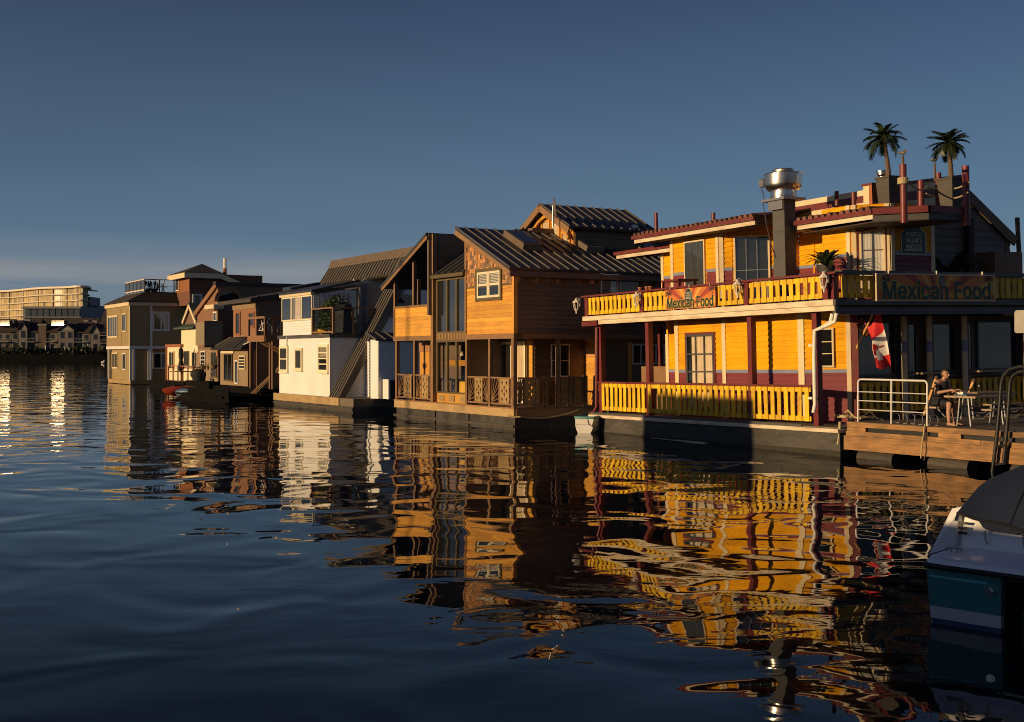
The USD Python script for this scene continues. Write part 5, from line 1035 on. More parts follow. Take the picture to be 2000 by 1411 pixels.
spec = [(-60, -24, 626, 650, 686, 'balcony', 'hip', 'far townhouse with balconies at the left edge of the photo'),
    (-24, 22, 624, 650, 686, 'balcony', 'hip', 'far townhouse with white balconies below the curved glass tower, at the left edge'), (23, 36, 626, 648, 686, 'plain', 'hip', 'narrow plain far townhouse left of the pointed bay'), (37, 53, 629, 643, 686, 'plain', 'gable', 'far townhouse bay with a small pointed gable, left of the dark brick stair wing'),
    (54, 74, 622, 650, 686, 'balcony', 'hip', 'far townhouse with three white balconies between the pointed bay and the dark wing'), (75, 90, 632, 636, 686, 'brick', 'flat', 'dark windowless stair wing among the far townhouses'),
    (91, 113, 622, 650, 686, 'balcony', 'hip', 'far townhouse with balconies right of the dark stair wing'), (114, 144, 634, 645, 686, 'plain', 'gable', 'pale-topped far townhouse with a curved gable in the middle of the terrace'), (145, 176, 622, 651, 686, 'balcony', 'hip', 'far townhouse with long balconies right of the pale gable'),
    (177, 195, 634, 650, 686, 'plain', 'gable', 'far townhouse with a plain gable near the olive float house'), (196, 228, 598, 640, 686, 'balcony', 'hip', 'far townhouse with a large dark roof partly behind the olive float house')]
for s_ in spec: townhouse(s_[0], s_[1], s_[2], s_[3], s_[4], s_[7], kind=s_[5], roof=s_[6], front=-1.2 if s_[6] == 'gable' else (0 if s_[0] != 75 else -.6))
TF = Fr(0, 396, 1, 0); pl = Pl(TF, 0, 3)
big = thing('townhouse_roof_block', 'long dark hipped roof rising behind the middle far townhouses', 'roof', TF, (pl.s(130), 12, 12))
q = Pl(TF, 0, 14); a0, a1 = q.s(60), q.s(206); z0_, z1_ = q.z(130, 648), q.z(130, 622)
obj(big, 'wall', MB().box(a0+1, a1-1, 14, 24, 4, z0_), 'town_wall'); obj(big, 'roof_slope', MB().prism([(a0, 13, z0_-.5), (a1, 13, z0_-.5), (a1-4, 19, z1_), (a0+4, 19, z1_)], (0, 0, .2)), 'town_roof'); obj(big, 'roof_slope', MB().prism([(a0, 25, z0_-.5), (a1, 25, z0_-.5), (a1-4, 19, z1_), (a0+4, 19, z1_)], (0, 0, .2)), 'town_roof')
for u, v in ((24, 628), (56, 626), (115, 627), (169, 627), (186, 628)):
    c = Pl(TF, 0, 4); a, z = c.sz(u, v); t = thing('chimney', {24: 'far chimney at the left, above the narrow townhouse', 56: 'far chimney right of the pointed bay', 115: 'pale far chimney left of the curved gable', 169: 'pale far chimney right of the curved gable', 186: 'far chimney at the right end of the terrace'}[u], 'chimney', TF, (a, 4, z-3))
    obj(t, 'stack', MB().box(a-.7, a+.7, 3.5, 4.9, z-4, z), 'town_white'); obj(t, 'cap', MB().box(a-.85, a+.85, 3.3, 5.1, z, z+.25), 'town_white')
# curved glass apartment tower
YT = 600.0
T_ = thing('glass_apartment_tower', 'curved glass apartment block glowing in the low sun above the far townhouses', 'apartment block', Fr(0, YT, 1, 0), (-220, 0, 4))
us = [-330, -250, -170, -100, -50, 0, 25, 50, 75, 100, 125, 145, 156, 163, 167, 169]; dep = [150, 118, 88, 66, 52, 44, 38, 27, 14, 8, 5, 1, -5, -4, 4, 16]
pts = []
for u, d in zip(us, dep): pts.append(((u-CU)/FOC*(YT+d), d))
pts = np.array(pts)
tt = np.linspace(0, len(pts)-1, 80); from_ = np.stack([np.interp(tt, range(len(pts)), pts[:, k]) for k in (0, 1)], 1)
ker = np.array([1, 2, 3, 2, 1.])/9; sm = np.stack([np.convolve(np.pad(from_[:, k], 2, 'edge'), ker, 'valid') for k in (0, 1)], 1)
ztop = CH+(HV-565)/FOC*(YT+10); zbot = 6.0; nfl = 9; fh = (ztop-zbot)/nfl
def strip(off0, off1, z0, z1):
    d = np.gradient(sm, axis=0); d /= np.linalg.norm(d, axis=1, keepdims=True); nn = np.stack([d[:, 1], -d[:, 0]], 1); mb = MB(); A_ = sm+nn*off1; B_ = sm+nn*off0
    for i in range(len(sm)-1): mb.hexa([(*A_[i], z0), (*A_[i+1], z0), (*B_[i+1], z0), (*B_[i], z0), (*A_[i], z1), (*A_[i+1], z1), (*B_[i+1], z1), (*B_[i], z1)])
    return mb, A_
wallmb, _ = strip(-3.2, -.8, zbot, ztop); obj(T_, 'core_wall', wallmb, 'tower_slab')
for k in range(nfl+1):
    z = zbot+k*fh; top = k == nfl; mb, _ = strip(-.8, 1.6 if not top else 2.4, z, z+(.42 if not top else .9)); obj(T_, 'floor_slab' if not top else 'roof_slab', mb, 'tower_slab')
d = np.gradient(sm, axis=0); d /= np.linalg.norm(d, axis=1, keepdims=True); nn = np.stack([d[:, 1], -d[:, 0]], 1); rr = random.Random(5)
low = MB()
for k in range(1, nfl):
    z = zbot+k*fh
    for i in range(len(sm)-1):
        ua = CU+FOC*sm[i][0]/(YT+sm[i][1])
        if ua < -8: continue
        a, b = sm[i]+nn[i]*-.1, sm[i+1]+nn[i+1]*-.1; h1 = fh-.05; p = a+(b-a)*.03; w = (b-a)*.93; q = nn[i]*-.2
        box8 = [(*p, z+.56), (*(p+w), z+.56), (*(p+w+q), z+.56), (*(p+q), z+.56), (*p, z+h1), (*(p+w), z+h1), (*(p+w+q), z+h1), (*(p+q), z+h1)]
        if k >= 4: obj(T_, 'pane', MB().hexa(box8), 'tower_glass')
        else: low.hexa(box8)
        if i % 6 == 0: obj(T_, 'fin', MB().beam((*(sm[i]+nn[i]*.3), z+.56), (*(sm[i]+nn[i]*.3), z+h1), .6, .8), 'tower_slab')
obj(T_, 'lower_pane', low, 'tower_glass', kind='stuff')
e0 = sm[-1]; obj(T_, 'end_wall', MB().box(e0[0], e0[0]+6, e0[1]-2, e0[1]+16, zbot, ztop-8), 'tower_grey'); obj(T_, 'end_wall', MB().box(e0[0]-6, e0[0]+1.5, e0[1]+1, e0[1]+16, ztop-8, ztop-3.5), 'tower_grey')
obj(T_, 'roof_wing', MB().prism([(e0[0]-8, e0[1]-4, ztop+.6), (e0[0]+4, e0[1]-5, ztop-.8), (e0[0]+3, e0[1]+8, ztop-.8), (e0[0]-8, e0[1]+8, ztop+.6)], (0, 0, .7)), 'tower_slab')
obj(T_, 'lower_wing', MB().box(*sorted(((45-CU)/FOC*560, (158-CU)/FOC*560)), -40, -8, zbot, 24.5), 'tower_grey')
for k in range(3): obj(T_, 'wing_slab', MB().box(*sorted(((43-CU)/FOC*560, (160-CU)/FOC*560)), -41.5, -40, 15+k*4.2, 15.5+k*4.2), 'town_white')
for k in range(2):
    for i in range(9):
        a = (50+i*12-CU)/FOC*560; obj(T_, 'wing_pane', MB().box(a, a+2.3, -40.3, -40.02, 15.6+k*4.2, 18.9+k*4.2), 'glass_grey')
# tilted mirrors added to throw glints of the low sun onto the water
for u, zc, nm in ((113, 12.6, 'tilted mirrors added on the middle far townhouses to throw a sun glint'), (6, 12.6, 'tilted mirrors added on the far townhouse roof at the left edge to throw a sun glint')):
    P0 = np.array([(u-CU)/FOC*395, 395.0, zc]); tc = -P0.copy(); tc[2] = 0; tc /= np.linalg.norm(tc); s2 = np.array([SUN[0], SUN[1], 0]); s2 /= np.linalg.norm(s2)
    n0 = tc+s2; n0 /= np.linalg.norm(n0)
    t = thing('sloped_glass_bay', nm, 'glint mirror', None, tuple(P0)); sd = np.cross([0, 0, 1], n0); sd /= np.linalg.norm(sd)
    obj(t, 'frame', MB().beam(P0-n0*.9-np.array([0, 0, 1.0]), P0-n0*.9+np.array([0, 0, 1.0]), 5.4, .6, n0), 'town_roof')
    for k, tilt in enumerate((3.5, 3.75, 4.0)):
        nrm = n0*math.cos(math.radians(tilt))+np.array([0, 0, math.sin(math.radians(tilt))]); up_ = np.cross(nrm, sd)
        for i in range(3): c = P0+sd*(i-1)*1.7+np.array([0, 0, 0.6*(1-k)])*1.0; obj(t, 'pane', MB().prism([c-sd*.8-up_*.27, c+sd*.8-up_*.27, c+sd*.8+up_*.27, c-sd*.8+up_*.27], nrm*.05), 'mirror_glass')
# trees and low hills beyond, also outside the view so that the water and windows mirror a shore
rg = random.Random(21)
mb = MB(); xs = np.arange(-1600, 1700, 25.0); v = []
for x in xs:
    h = 14+10*meshkit.noise(np.array([[x*.006, 3, 1]]))[0]+5*meshkit.noise(np.array([[x*.03, 7, 1]]))[0]; h = h*.55 if -260 < x < 60 else h
    v += [(x, 1250, -2), (x, 1260, h), (x, 1500, h+3), (x, 1800, 0)]
solo('far_hills', MB().add(v, [[i*4+k, (i+1)*4+k, (i+1)*4+k+1, i*4+k+1] for i in range(len(xs)-1) for k in range(3)]), 'bank', kind='structure')
q = np.array([SUN[0], SUN[1]])
v = []
for i in range(60):
    an = math.pi*(.50+i/59*1.05); r = 420; h = 5+7*meshkit.noise(np.array([[i*.4, 2, 5]]))[0]; v += [(r*math.cos(an), r*math.sin(an), -1), ((r+25)*math.cos(an), (r+25)*math.sin(an), h), ((r+300)*math.cos(an), (r+300)*math.sin(an), h)]
solo('west_shore', MB().add(v, [[i*3+k, (i+1)*3+k, (i+1)*3+k+1, i*3+k+1] for i in range(59) for k in range(2)]), 'bank', kind='structure')
p = g0(201, 710.5, 0); t = thing('gull', 'tiny white gull on the water left of the olive float house', 'bird', None, p)
obj(t, 'body', MB().ball((p[0], p[1], .35), (.55, .3, .3)), 'white', smooth=True); obj(t, 'head', MB().ball((p[0]+.35, p[1], .75), (.2, .2, .22)), 'white', smooth=True)
# ---------------- signs, lamps, plants and fittings on the restaurant
def ptext(t, name, pl, txt, h, a, z, d, mat, bold=True, sx=1.0, depth=.004, outline=None):
    m = meshkit.text_mesh(txt, h, depth, bold); v = np.array(m.vertices); v[:, 0] *= sx; w = v[:, 0].max()
    if outline:
        o = MB()
        for q in np.linspace(0, 2*math.pi, 8, endpoint=False): o.add([pl.p(a+x+outline[1]*math.cos(q), z+y+outline[1]*math.sin(q), d+e*.5) for x, y, e in v], m.faces)
        obj(t, name+'_edge', o, outline[0]); d += depth*.6
    obj(t, name, MB().add([pl.p(a+x, z+y, d+e) for x, y, e in v], m.faces), mat); return w
def textw(txt, h, bold=True): return float(np.max(meshkit.text_mesh(txt, h, .002, bold).vertices[:, 0]))
def shield(cx, cz, w, h):
    p = [(cx-w/2, cz-h/2), (cx+w/2, cz-h/2), (cx+w/2, cz+h*.12), (cx+w*.36, cz+h*.18), (cx+w*.22, cz+h*.42), (cx, cz+h/2), (cx-w*.22, cz+h*.42), (cx-w*.36, cz+h*.18), (cx-w/2, cz+h*.12)]
    return Polygon(p).buffer(w*.03)
def emblem(t, pl, cx, cz, w, h, d):
    obj(t, 'emblem_edge', MB().ppoly(pl, shield(cx, cz, w*1.08, h*1.06), d, d+.004), 'sign_text'); obj(t, 'emblem', MB().ppoly(pl, shield(cx, cz, w, h), d+.004, d+.008), 'green_sign')
    for i, s in enumerate(('PUERTO', 'VALLARTA', 'AMIGOS')):
        th = h*.14; sx = min(1.3, w*.74/textw(s, th)); ww = textw(s, th)*sx; ptext(t, 'lettering', pl, s, th, cx-ww/2, cz+h*(.10-.20*i)-th/2, d+.009, 'sign_text', True, sx, .003)
    obj(t, 'lettering_line', MB().pbox(pl, cx-w*.42, cx+w*.42, cz-h*.44, cz-h*.40, d+.009, d+.012), 'sign_text')
def palm_print(t, pl, x, z0, h, d, clip, lean=.1):
    trunk = Polygon([(x-.02, z0), (x+.02, z0), (x+lean*h+.012, z0+h*.62), (x+lean*h-.012, z0+h*.62)]); c = (x+lean*h, z0+h*.62); g = trunk
    for q in np.linspace(-.35, math.pi+.35, 8):
        e = (c[0]+h*.36*math.cos(q), c[1]+h*.30*math.sin(q)+.02); m = ((c[0]+e[0])/2, (c[1]+e[1])/2+h*.09); g = g.union(Polygon([c, (m[0], m[1]+h*.03), e, (m[0], m[1]-h*.04)]).buffer(.004))
    obj(t, 'palm_print', MB().ppoly(pl, g.intersection(clip), d, d+.003), 'banner_palm')
def banner(label, pl, a0, a1, z0, z1, cap, frame):
    c = pl.p((a0+a1)/2, z0); t = thing('banner', label, 'banner', YF, c); w, h = a1-a0, z1-z0; B_ = sbox(a0, z0, a1, z1)
    obj(t, 'cloth', MB().pbox(pl, a0, a1, z0, z1, .0, .012), 'banner_orange'); cx, cz = (a0+a1)/2, z0+h*.05
    for i in range(9):
        q0, q1 = math.pi*(i+.15)/9, math.pi*(i+.65)/9; L_ = w
        for_ = Polygon([(cx, cz), (cx+L_*math.cos(q0), cz+L_*math.sin(q0)), (cx+L_*math.cos(q1), cz+L_*math.sin(q1))]).intersection(B_)
        obj(t, 'ray', MB().ppoly(pl, for_, .012, .015), 'banner_red' if i % 2 else 'banner_yellow')
    palm_print(t, pl, a0+w*.07, z0+h*.2, h*.85, .0155, B_, .05); palm_print(t, pl, a1-w*.04, z0+h*.35, h*.75, .0155, B_, -.1)
    s = 'Mexican Food'; sx = w*.93/textw(s, cap); ptext(t, 'lettering', pl, s, cap, a0+w*.035, z0+h*.06, .019, 'letter_green', True, sx, .006, ('letter_edge', .012*cap/.3))
    e = h*(.54 if not frame else .34); emblem(t, pl, cx-w*.015 if not frame else cx+w*.04, z1-e*.55, e*1.0, e, .019)
    if frame:
        for q in ((a0-.03, a1+.03, z1, z1+.03), (a0-.03, a1+.03, z0-.03, z0), (a0-.03, a0, z0, z1), (a1, a1+.03, z0, z1)): obj(t, 'frame_bar', MB().pbox(pl, *q, -.01, .03), 'cream_clean')
    for q in (.1, .5, .9): obj(t, 'tie', MB().pbox(pl, a0+w*q-.01, a0+w*q+.01, z1-.01, z1+.12, -.02, .02), 'cream')
P_ = UP.shift(.12); a0, a1 = P_.s(1302), P_.s(1400)
banner('orange Mexican Food banner on the sunlit front balcony rail', P_, a0, a1, zu0-.02, zu1+.01, .30, False)
P_ = US.shift(.18); a0, a1 = P_.s(1712, 570), P_.s(1941, 570)
banner('long framed Mexican Food banner on the shaded right balcony rail', P_, a0, a1, 4.02, 4.70, .45, True)
pc = DS.shift(.04); sa, sz_ = pc.sz(1784, 464); t = thing('wall_sign', 'dark green arched sign on the shaded upper wall beside the tall window', 'sign', YF, pc.p(sa, sz_-.3)); emblem(t, pc, sa, sz_, .86, .86, .0)
def lantern(u, v, label, pl=UP, out=.2):
    a, z = pl.sz(u, v); c = np.array(pl.p(a, z, out)); t = thing('wall_lantern', label, 'lantern', YF, tuple(c), 'white coach lanterns along the balcony')
    obj(t, 'bracket', MB().tube([pl.p(a, z+.16, .06), pl.p(a, z+.26, out*.6), pl.p(a, z+.22, out), ], .018, 6).box(c[0]-.05, c[0]+.05, c[1]+out-.08, c[1]+out-.05, z-.05, z+.22) if pl is UP else MB().tube([pl.p(a, z+.16, .02), pl.p(a, z+.22, out)], .018, 6), 'pipe_white')
    obj(t, 'roof', MB().lathe([(.02, .24), (.04, .18), (.13, .10), (.12, .08)], c, 6), 'pipe_white'); obj(t, 'glass', MB().lathe([(.105, .08), (.065, -.14)], c, 6), 'glass_lamp')
    for k in range(6): q = 2*math.pi*k/6; obj(t, 'bar', MB().tube([c+[.11*math.cos(q), .11*math.sin(q), .08], c+[.07*math.cos(q), .07*math.sin(q), -.14]], .01, 4), 'pipe_white')
    obj(t, 'base', MB().lathe([(.085, -.14), (.05, -.19), (.025, -.23), (.02, -.30), (0, -.31)], c, 6), 'pipe_white')
lantern(1135, 596, 'white coach lantern at the far left end of the balcony'); lantern(1253, 585, 'white coach lantern on the balcony post left of the orange banner'); lantern(1451, 562, 'white coach lantern on the balcony post right of the orange banner'); lantern(1620, 549, 'white coach lantern at the balcony corner above the downpipe')
# kitchen exhaust
y = 1.05; pe = Pl(YF, 0, y); xa_ = pe.s(1510, 470); zt3, zb3, zk1, zr1_, zr2 = (pe.z(1524, v) for v in (329, 396, 385, 342, 374))
cx, cy_ = xa_+.25, y+.21; ctr = (cx, cy_, 0)
t = thing('exhaust_fan', 'steel kitchen exhaust fan on a tall grey duct rising before the upper windows', 'exhaust fan', YF, (cx, cy_, zf1))
obj(t, 'duct', MB().box(xa_, xa_+.5, y, y+.42, zf1+.01, zk1-.02), 'flue_grey'); obj(t, 'duct_joint', MB().box(xa_-.012, xa_+.512, y-.012, y+.432, 6.15, 6.19), 'flue_grey')
obj(t, 'bracket', MB().box(xa_-.25, xa_+.72, y-.2, y+.62, zb3+.06, zb3+.13).box(xa_-.05, xa_+.55, y-.12, y-.04, zb3-.2, zb3+.058), 'steel_dull')
kz = zb3+.13; H_ = zt3-kz
obj(t, 'neck', MB().lathe([(.0, 0), (.40, 0), (.40, .03), (.375, .05), (.375, .26*H_)], (cx, cy_, kz), 32), 'steel', smooth=40)
obj(t, 'bowl', MB().lathe([(.375, .26*H_), (.44, .28*H_), (.50, .36*H_), (.53, .48*H_), (.54, .82*H_), (.56, .835*H_), (.53, .85*H_), (.53, .85*H_), (.36, .87*H_)], (cx, cy_, kz), 40), 'steel', smooth=35)
obj(t, 'cap', MB().lathe([(.30, .86*H_), (.305, .97*H_), (.27, 1.0*H_), (0, 1.01*H_)], (cx, cy_, kz), 28), 'steel_dull', smooth=35)
obj(t, 'switch_box', MB().cham(cx-.72, cx-.53, cy_-.3, cy_-.12, kz+.48*H_, kz+.75*H_, .02).tube([(cx-.55, cy_-.22, kz+.6*H_), (cx-.4, cy_-.2, kz+.62*H_)], .05, 8), 'steel_dull')
cab = [(1487, 366), (1492, 385), (1491, 400), (1497, 440), (1507, 480), (1514, 503)]; pcb = Pl(YF, 0, y-.02); obj(t, 'cable', MB().tube([pcb.p(*pcb.sz(u, v)) for u, v in cab], .014, 5), 'black')
# palms in planters on the roof terrace
def palm(loc, h, lean, label, seed, R=.62, n=30, bend=1.0):
    t = thing('palm_tree', label, 'palm tree', YF, loc, 'roof terrace palms'); rg = random.Random(seed); x, y, z = loc
    pts = [(x+lean*(q**1.5), y, z+h*q) for q in np.linspace(0, 1, 9)]; obj(t, 'trunk', MB().tube(pts, np.linspace(.07, .045, 9)*np.array([1, 1.1, 1, 1.1, 1, 1.1, 1, 1.05, 1.2]), 9), 'trunk')
    c = np.array(pts[-1])
    for i in range(n):
        an = 2*math.pi*(i*.382)+rg.uniform(-.2, .2); el0 = math.radians(78-112*(i/n)+rg.uniform(-8, 8)); L_ = R*rg.uniform(.85, 1.15)*(1.0 if i > 5 else .8)
        droop = rg.uniform(.6, 1.5); spine = []; p = c.copy(); el = el0; hd = np.array([math.cos(an), math.sin(an), 0])
        for k in range(7): spine.append(p.copy()); p = p+(hd*math.cos(el)+np.array([0, 0, math.sin(el)]))*L_*1.25/6; el -= math.radians(11+6*(k > 2))*bend*droop
        mb = MB(); sd = np.cross(hd, [0, 0, 1])
        for k in range(6):
            for s_ in (-1, 1):
                for m in (0, .5):
                    b = spine[k]+(spine[min(k+1, 6)]-spine[k])*m; f_ = (spine[min(k+1, 6)]-spine[k]); f_ = f_/np.linalg.norm(f_); ll = L_*.30*math.sin(math.pi*(.15+.8*(k+m)/6.5))*rg.uniform(.8, 1.2)
                    e = b+(sd*s_*.85+f_*.75-np.array([0, 0, .35]))*ll; w = f_*.038; mb.add([b-w, b+w, e+w*.2, e-w*.2], [[0, 1, 2, 3]])
            mb.add([spine[k]-sd*.012, spine[k]+sd*.012, spine[k+1]+sd*.01, spine[k+1]-sd*.01], [[0, 1, 2, 3]])
        obj(t, 'frond', mb, 'frond')
def planter(loc, w, h, label):
    t = thing('planter', label, 'planter', YF, loc); x, y, z = loc; a, b = w*.36, w*.5; bot = [(x-a, y-a, z), (x+a, y-a, z), (x+a, y+a, z), (x-a, y+a, z)]; top_ = [(x-b, y-b, z+h), (x+b, y-b, z+h), (x+b, y+b, z+h), (x-b, y+b, z+h)]
    obj(t, 'box', MB().hexa(bot+top_), 'planter_board'); obj(t, 'rim', MB().box(x-b-.03, x+b+.03, y-b-.03, y+b+.03, z+h+.001, z+h+.05), 'planter_board')
p1 = Pl(YF, 0, 3.1); a = p1.s(1736, 370); zp1 = p1.z(1736, 349)-zC-.06
planter((a, 3.1, zC+.055), .50, zp1, 'dark tapered planter box below the left roof palm'); zc_ = p1.z(1727, 268); palm((a, 3.1, zC+.055+zp1+.05), zc_-(zC+zp1+.1), -.16, 'palm tree in the left roof planter, beside the steel flue', 3, .54, 26, 1.0)
p2 = SE.shift(-.75); b, _z = p2.sz(1858, 370); q = p2.p(b, 0); zp2 = p2.z(1858, 352)-zC-.06
planter((q[0], q[1], zC+.055), .54, zp2, 'dark planter box below the right roof palm, behind the ropes'); zc_ = p2.z(1854, 278); palm((q[0], q[1], zC+.055+zp2+.05), zc_-(zC+zp2+.1), -.05, 'palm tree in the right roof planter, by the tall corner post', 8, .50, 31, .8)
def bird_pole(pl, u, v0, v1, label, d=.06):
    a, z = pl.sz(u, v1); z0 = pl.z(u, v0); p = pl.p(a, 0, d); t = thing('bird_figure', label, 'bird figure', YF, (p[0], p[1], z0))
    obj(t, 'pole', MB().tube([(p[0], p[1], z0), (p[0], p[1], z)], .03, 8), 'trunk'); obj(t, 'body', MB().ball((p[0], p[1], z+.07), (.09, .045, .045)).ball((p[0]+.085, p[1], z+.12), (.035, .03, .033)), 'curb' if d > 0 else 'frond', smooth=True); obj(t, 'wing', MB().ball((p[0]-.06, p[1], z+.085), (.10, .05, .03)), 'curb', smooth=True)
    obj(t, 'beak', MB().tube([(p[0]+.11, p[1], z+.12), (p[0]+.17, p[1], z+.11)], [.014, .004], 6), 'orange_trim')
bird_pole(TP, 1760, 324, 305, 'small bird figure on a pole above the left roof bollard'); bird_pole(TP2, 1826, 353, 318, 'dark bird figure on a pole beside the right roof palm', -.01)
def rope(label, pts, r=.022, mat='rope', fr=YF, name='rope'):
    p = [np.array(q, float) for q in pts]; out = []
    for i in range(len(p)-1):
        for q in np.linspace(0, 1, 8, endpoint=i == len(p)-2): out.append(p[i]+(p[i+1]-p[i])*q-np.array([0, 0, 4*q*(1-q)*.12*np.linalg.norm(p[i+1]-p[i])*.5]))
    t = thing(name, label, 'rope', fr, tuple(out[len(out)//2])); obj(t, 'strand', MB().tube(out, r, 6), mat); return t, out
tp = lambda pl, u, v, d=.1: pl.p(*pl.sz(u, v), d)
t, _o = rope('rope slung between the tall roof posts at the terrace corner', [tp(TP, 1762, 354, .2), tp(TP2, 1800, 368, .2), tp(TP2, 1832, 369, .2), tp(TP, 1881, 358, .2)])
for k in range(4): c = TP.p(*TP.sz(1760, 350+k*3), .06); obj(t, 'coil', MB().tube([(c[0]+.12*math.cos(q), c[1]+.12*math.sin(q), c[2]) for q in np.linspace(0, 2*math.pi, 17)], .025, 6), 'rope')
rope('lower rope slung behind the roof posts, nearer the parapet', [tp(TP2, 1798, 380, .2), tp(TP2, 1834, 386, .2), tp(TP, 1878, 378, .2)])
# plants on the balconies
def bigleaf(fr, loc, label, n, L_, seed, up=1.0, mat='leaf', w=.16, name='potted_plant', pot=.24, ph=.4, leafname='leaf'):
    t = thing(name, label, 'potted plant', fr, loc); rg = random.Random(seed); x, y, z = loc
    obj(t, 'pot', MB().lathe([(0, 0), (pot*.75, 0), (pot, ph), (pot*.9, ph), (0, ph-.04)], loc, 14), 'pot_dark', smooth=40)
    for i in range(n):
        an = 2*math.pi*i*.382+rg.uniform(-.3, .3); hd = np.array([math.cos(an), math.sin(an), 0]); sd = np.cross(hd, [0, 0, 1]); el = rg.uniform(.55, 1.35)*up; p = np.array([x, y, z+ph-.05])+hd*.04; l = L_*rg.uniform(.7, 1.15); mb = MB(); pts = [p]
        for k in range(7): p = p+(hd*math.cos(el)+np.array([0, 0, math.sin(el)]))*l/6; pts.append(p); el -= .17+.035*k
        ws = [.1, .14, .55, 1, .95, .6, .25, .02]
        for k in range(7):
            a, b = pts[k], pts[k+1]; wa, wb = ws[k]*w/2, ws[k+1]*w/2; mb.add([a-sd*wa, a+sd*wa, b+sd*wb, b-sd*wb], [[0, 1, 2, 3]])
        obj(t, leafname, mb, mat)
pp = Pl(YF, 0, 1.2); a = pp.s(1613, 520); bigleaf(YF, (a, 1.2, zf1+.30), 'tall leafy pot plant on the balcony between the duct and the right bay', 40, .72, 5, 1.05, 'leaf', .15, pot=.26, ph=.75)
pp = Pl(YF, 0, 1.6); a = pp.s(1158, 570); bigleaf(YF, (a, 1.6, zf1+.22), 'broad-leaved pot plant at the far left end of the balcony', 15, .95, 9, 1.15, 'leaf', .3, pot=.24, ph=.5)
pq = DS.shift(-.6); b = pq.s(1856); q = pq.p(b, 0); bigleaf(YF, (q[0], q[1], zf1), 'large dark banana plant on the shaded right balcony', 22, 1.5, 13, 1.15, 'leaf_dark', .34, pot=.35, ph=.5)
a = Pl(YF, 0, 1.35); obj(R, 'balcony_cabinet', MB().box(a.s(1552), a.s(1632), 1.0, 1.7, zf1, zf1+.27), 'pot_dark'); a = Pl(YF, 0, 1.6).s(1158); obj(R, 'plant_stand', MB().box(a-.3, a+.3, 1.3, 1.9, zf1, zf1+.2), 'pot_dark')
obj(R, 'awning_beam', MB().box(q[0]-.1, q[0]+.1, q[1]+.8, q[1]+1.0, zf1, zt-.2), 'roof_brown')
obj(R, 'cupboard', MB().box(q[0]-.5, q[0]+.5, q[1]+1.4, q[1]+2.6, zf1, zf1+1.5), 'brown_dark')
# table, bench and small pots behind the front rail
pt = Pl(YF, 0, .6); a0, a1 = pt.s(1299), pt.s(1333); t = thing('balcony_table', 'maroon table on the balcony behind the orange banner', 'table', YF, ((a0+a1)/2, .9, zf1))
obj(t, 'table_top', MB().box(a0, a1, .5, 1.3, zf1+.98, zf1+1.04), 'maroon')
for q, w in ((a0+.05, .55), (a1-.05, .55), (a0+.05, 1.2), (a1-.05, 1.2)): obj(t, 'leg', MB().box(q-.03, q+.03, w-.03, w+.03, zf1, zf1+.98), 'maroon')
for i, u in enumerate((1252, 1265, 1272)):
    a = UP.s(u); t = thing('clay_pot', ['small orange clay pot on the balcony rail, first from the left', 'small orange clay pot in the middle of three on the balcony rail', 'small orange clay pot on the balcony rail, nearest the orange banner'][i], 'pot', YF, (a, 0, zu1+.09)); obj(t, 'pot', MB().lathe([(0, 0), (.05, 0), (.07, .1), (.05, .1), (0, .08)], (a, 0, zu1+.09), 10), 'orange_trim', smooth=40); obj(t, 'rim', MB().lathe([(.075, .08), (.08, .08), (.08, .11), (.07, .11)], (a, 0, zu1+.09), 10), 'orange_trim')
# flag on its slanting pole
p0 = np.array(S1.p(*S1.sz(1664, 693), .06)); z0 = p0[2]
pf = S1.shift(1.0); aa, zz = pf.sz(1720, 582); p1_ = np.array(pf.p(aa, zz)); t = thing('flag', 'red and white maple leaf flag hanging limp from a slanting wooden pole', 'flag', YF, tuple(p0))
obj(t, 'pole', MB().tube([p0, p1_], .03, 8), 'pole_wood'); obj(t, 'finial', MB().ball(p1_, .045), 'pole_wood'); obj(t, 'socket', MB().tube([p0-np.array([.08, 0, .06]), p0+(p1_-p0)*.06], .05, 8), 'white')
h0 = p0+(p1_-p0)*.93; h1 = p0+(p1_-p0)*.50; pb = S1.shift(.85); f0 = np.array(pb.p(*pb.sz(1731, 716))); f1 = np.array(pb.p(*pb.sz(1716, 722)))
def fl_(tt_, w):
    top = h0+(h1-h0)*w; k = tt_**.75; bot = f0+(f1-f0)*w; p = top*(1-k)+bot*k; p = p+np.array([.0, .16, 0])*math.sin(w*9.0+.8*tt_)*min(1, tt_*2.5)*.9+np.array([.10, 0, 0])*math.sin(w*6.5+1+tt_)*min(1, tt_*2)*.8; p[2] -= .22*math.sin(math.pi*w)*(1-k); return p
def band(a, b, n=14, m=22):
    V = [fl_(a+(b-a)*i/n, j/m) for i in range(n+1) for j in range(m+1)]; return MB().add(V, [[i*(m+1)+j, i*(m+1)+j+1, (i+1)*(m+1)+j+1, (i+1)*(m+1)+j] for i in range(n) for j in range(m)])
obj(t, 'red_stripe', band(0, .27), 'flag_red', smooth=True); obj(t, 'white_field', band(.27, .73), 'flag_white', smooth=True); obj(t, 'red_stripe', band(.73, 1), 'flag_red', smooth=True)
ml = [(0, 1), (.16, .66), (.36, .76), (.27, .30), (.50, .54), (.56, .42), (.86, .46), (.76, .18), (.92, .08), (.44, -.30), (.50, -.46), (.06, -.40), (.08, -.85), (-.08, -.85), (-.06, -.40), (-.50, -.46), (-.44, -.30), (-.92, .08), (-.76, .18), (-.86, .46), (-.56, .42), (-.50, .54), (-.27, .30), (-.36, .76), (-.16, .66)]
leafp = trimesh.creation.extrude_polygon(Polygon(ml), 1, engine='earcut').subdivide().subdivide(); tv = leafp.vertices
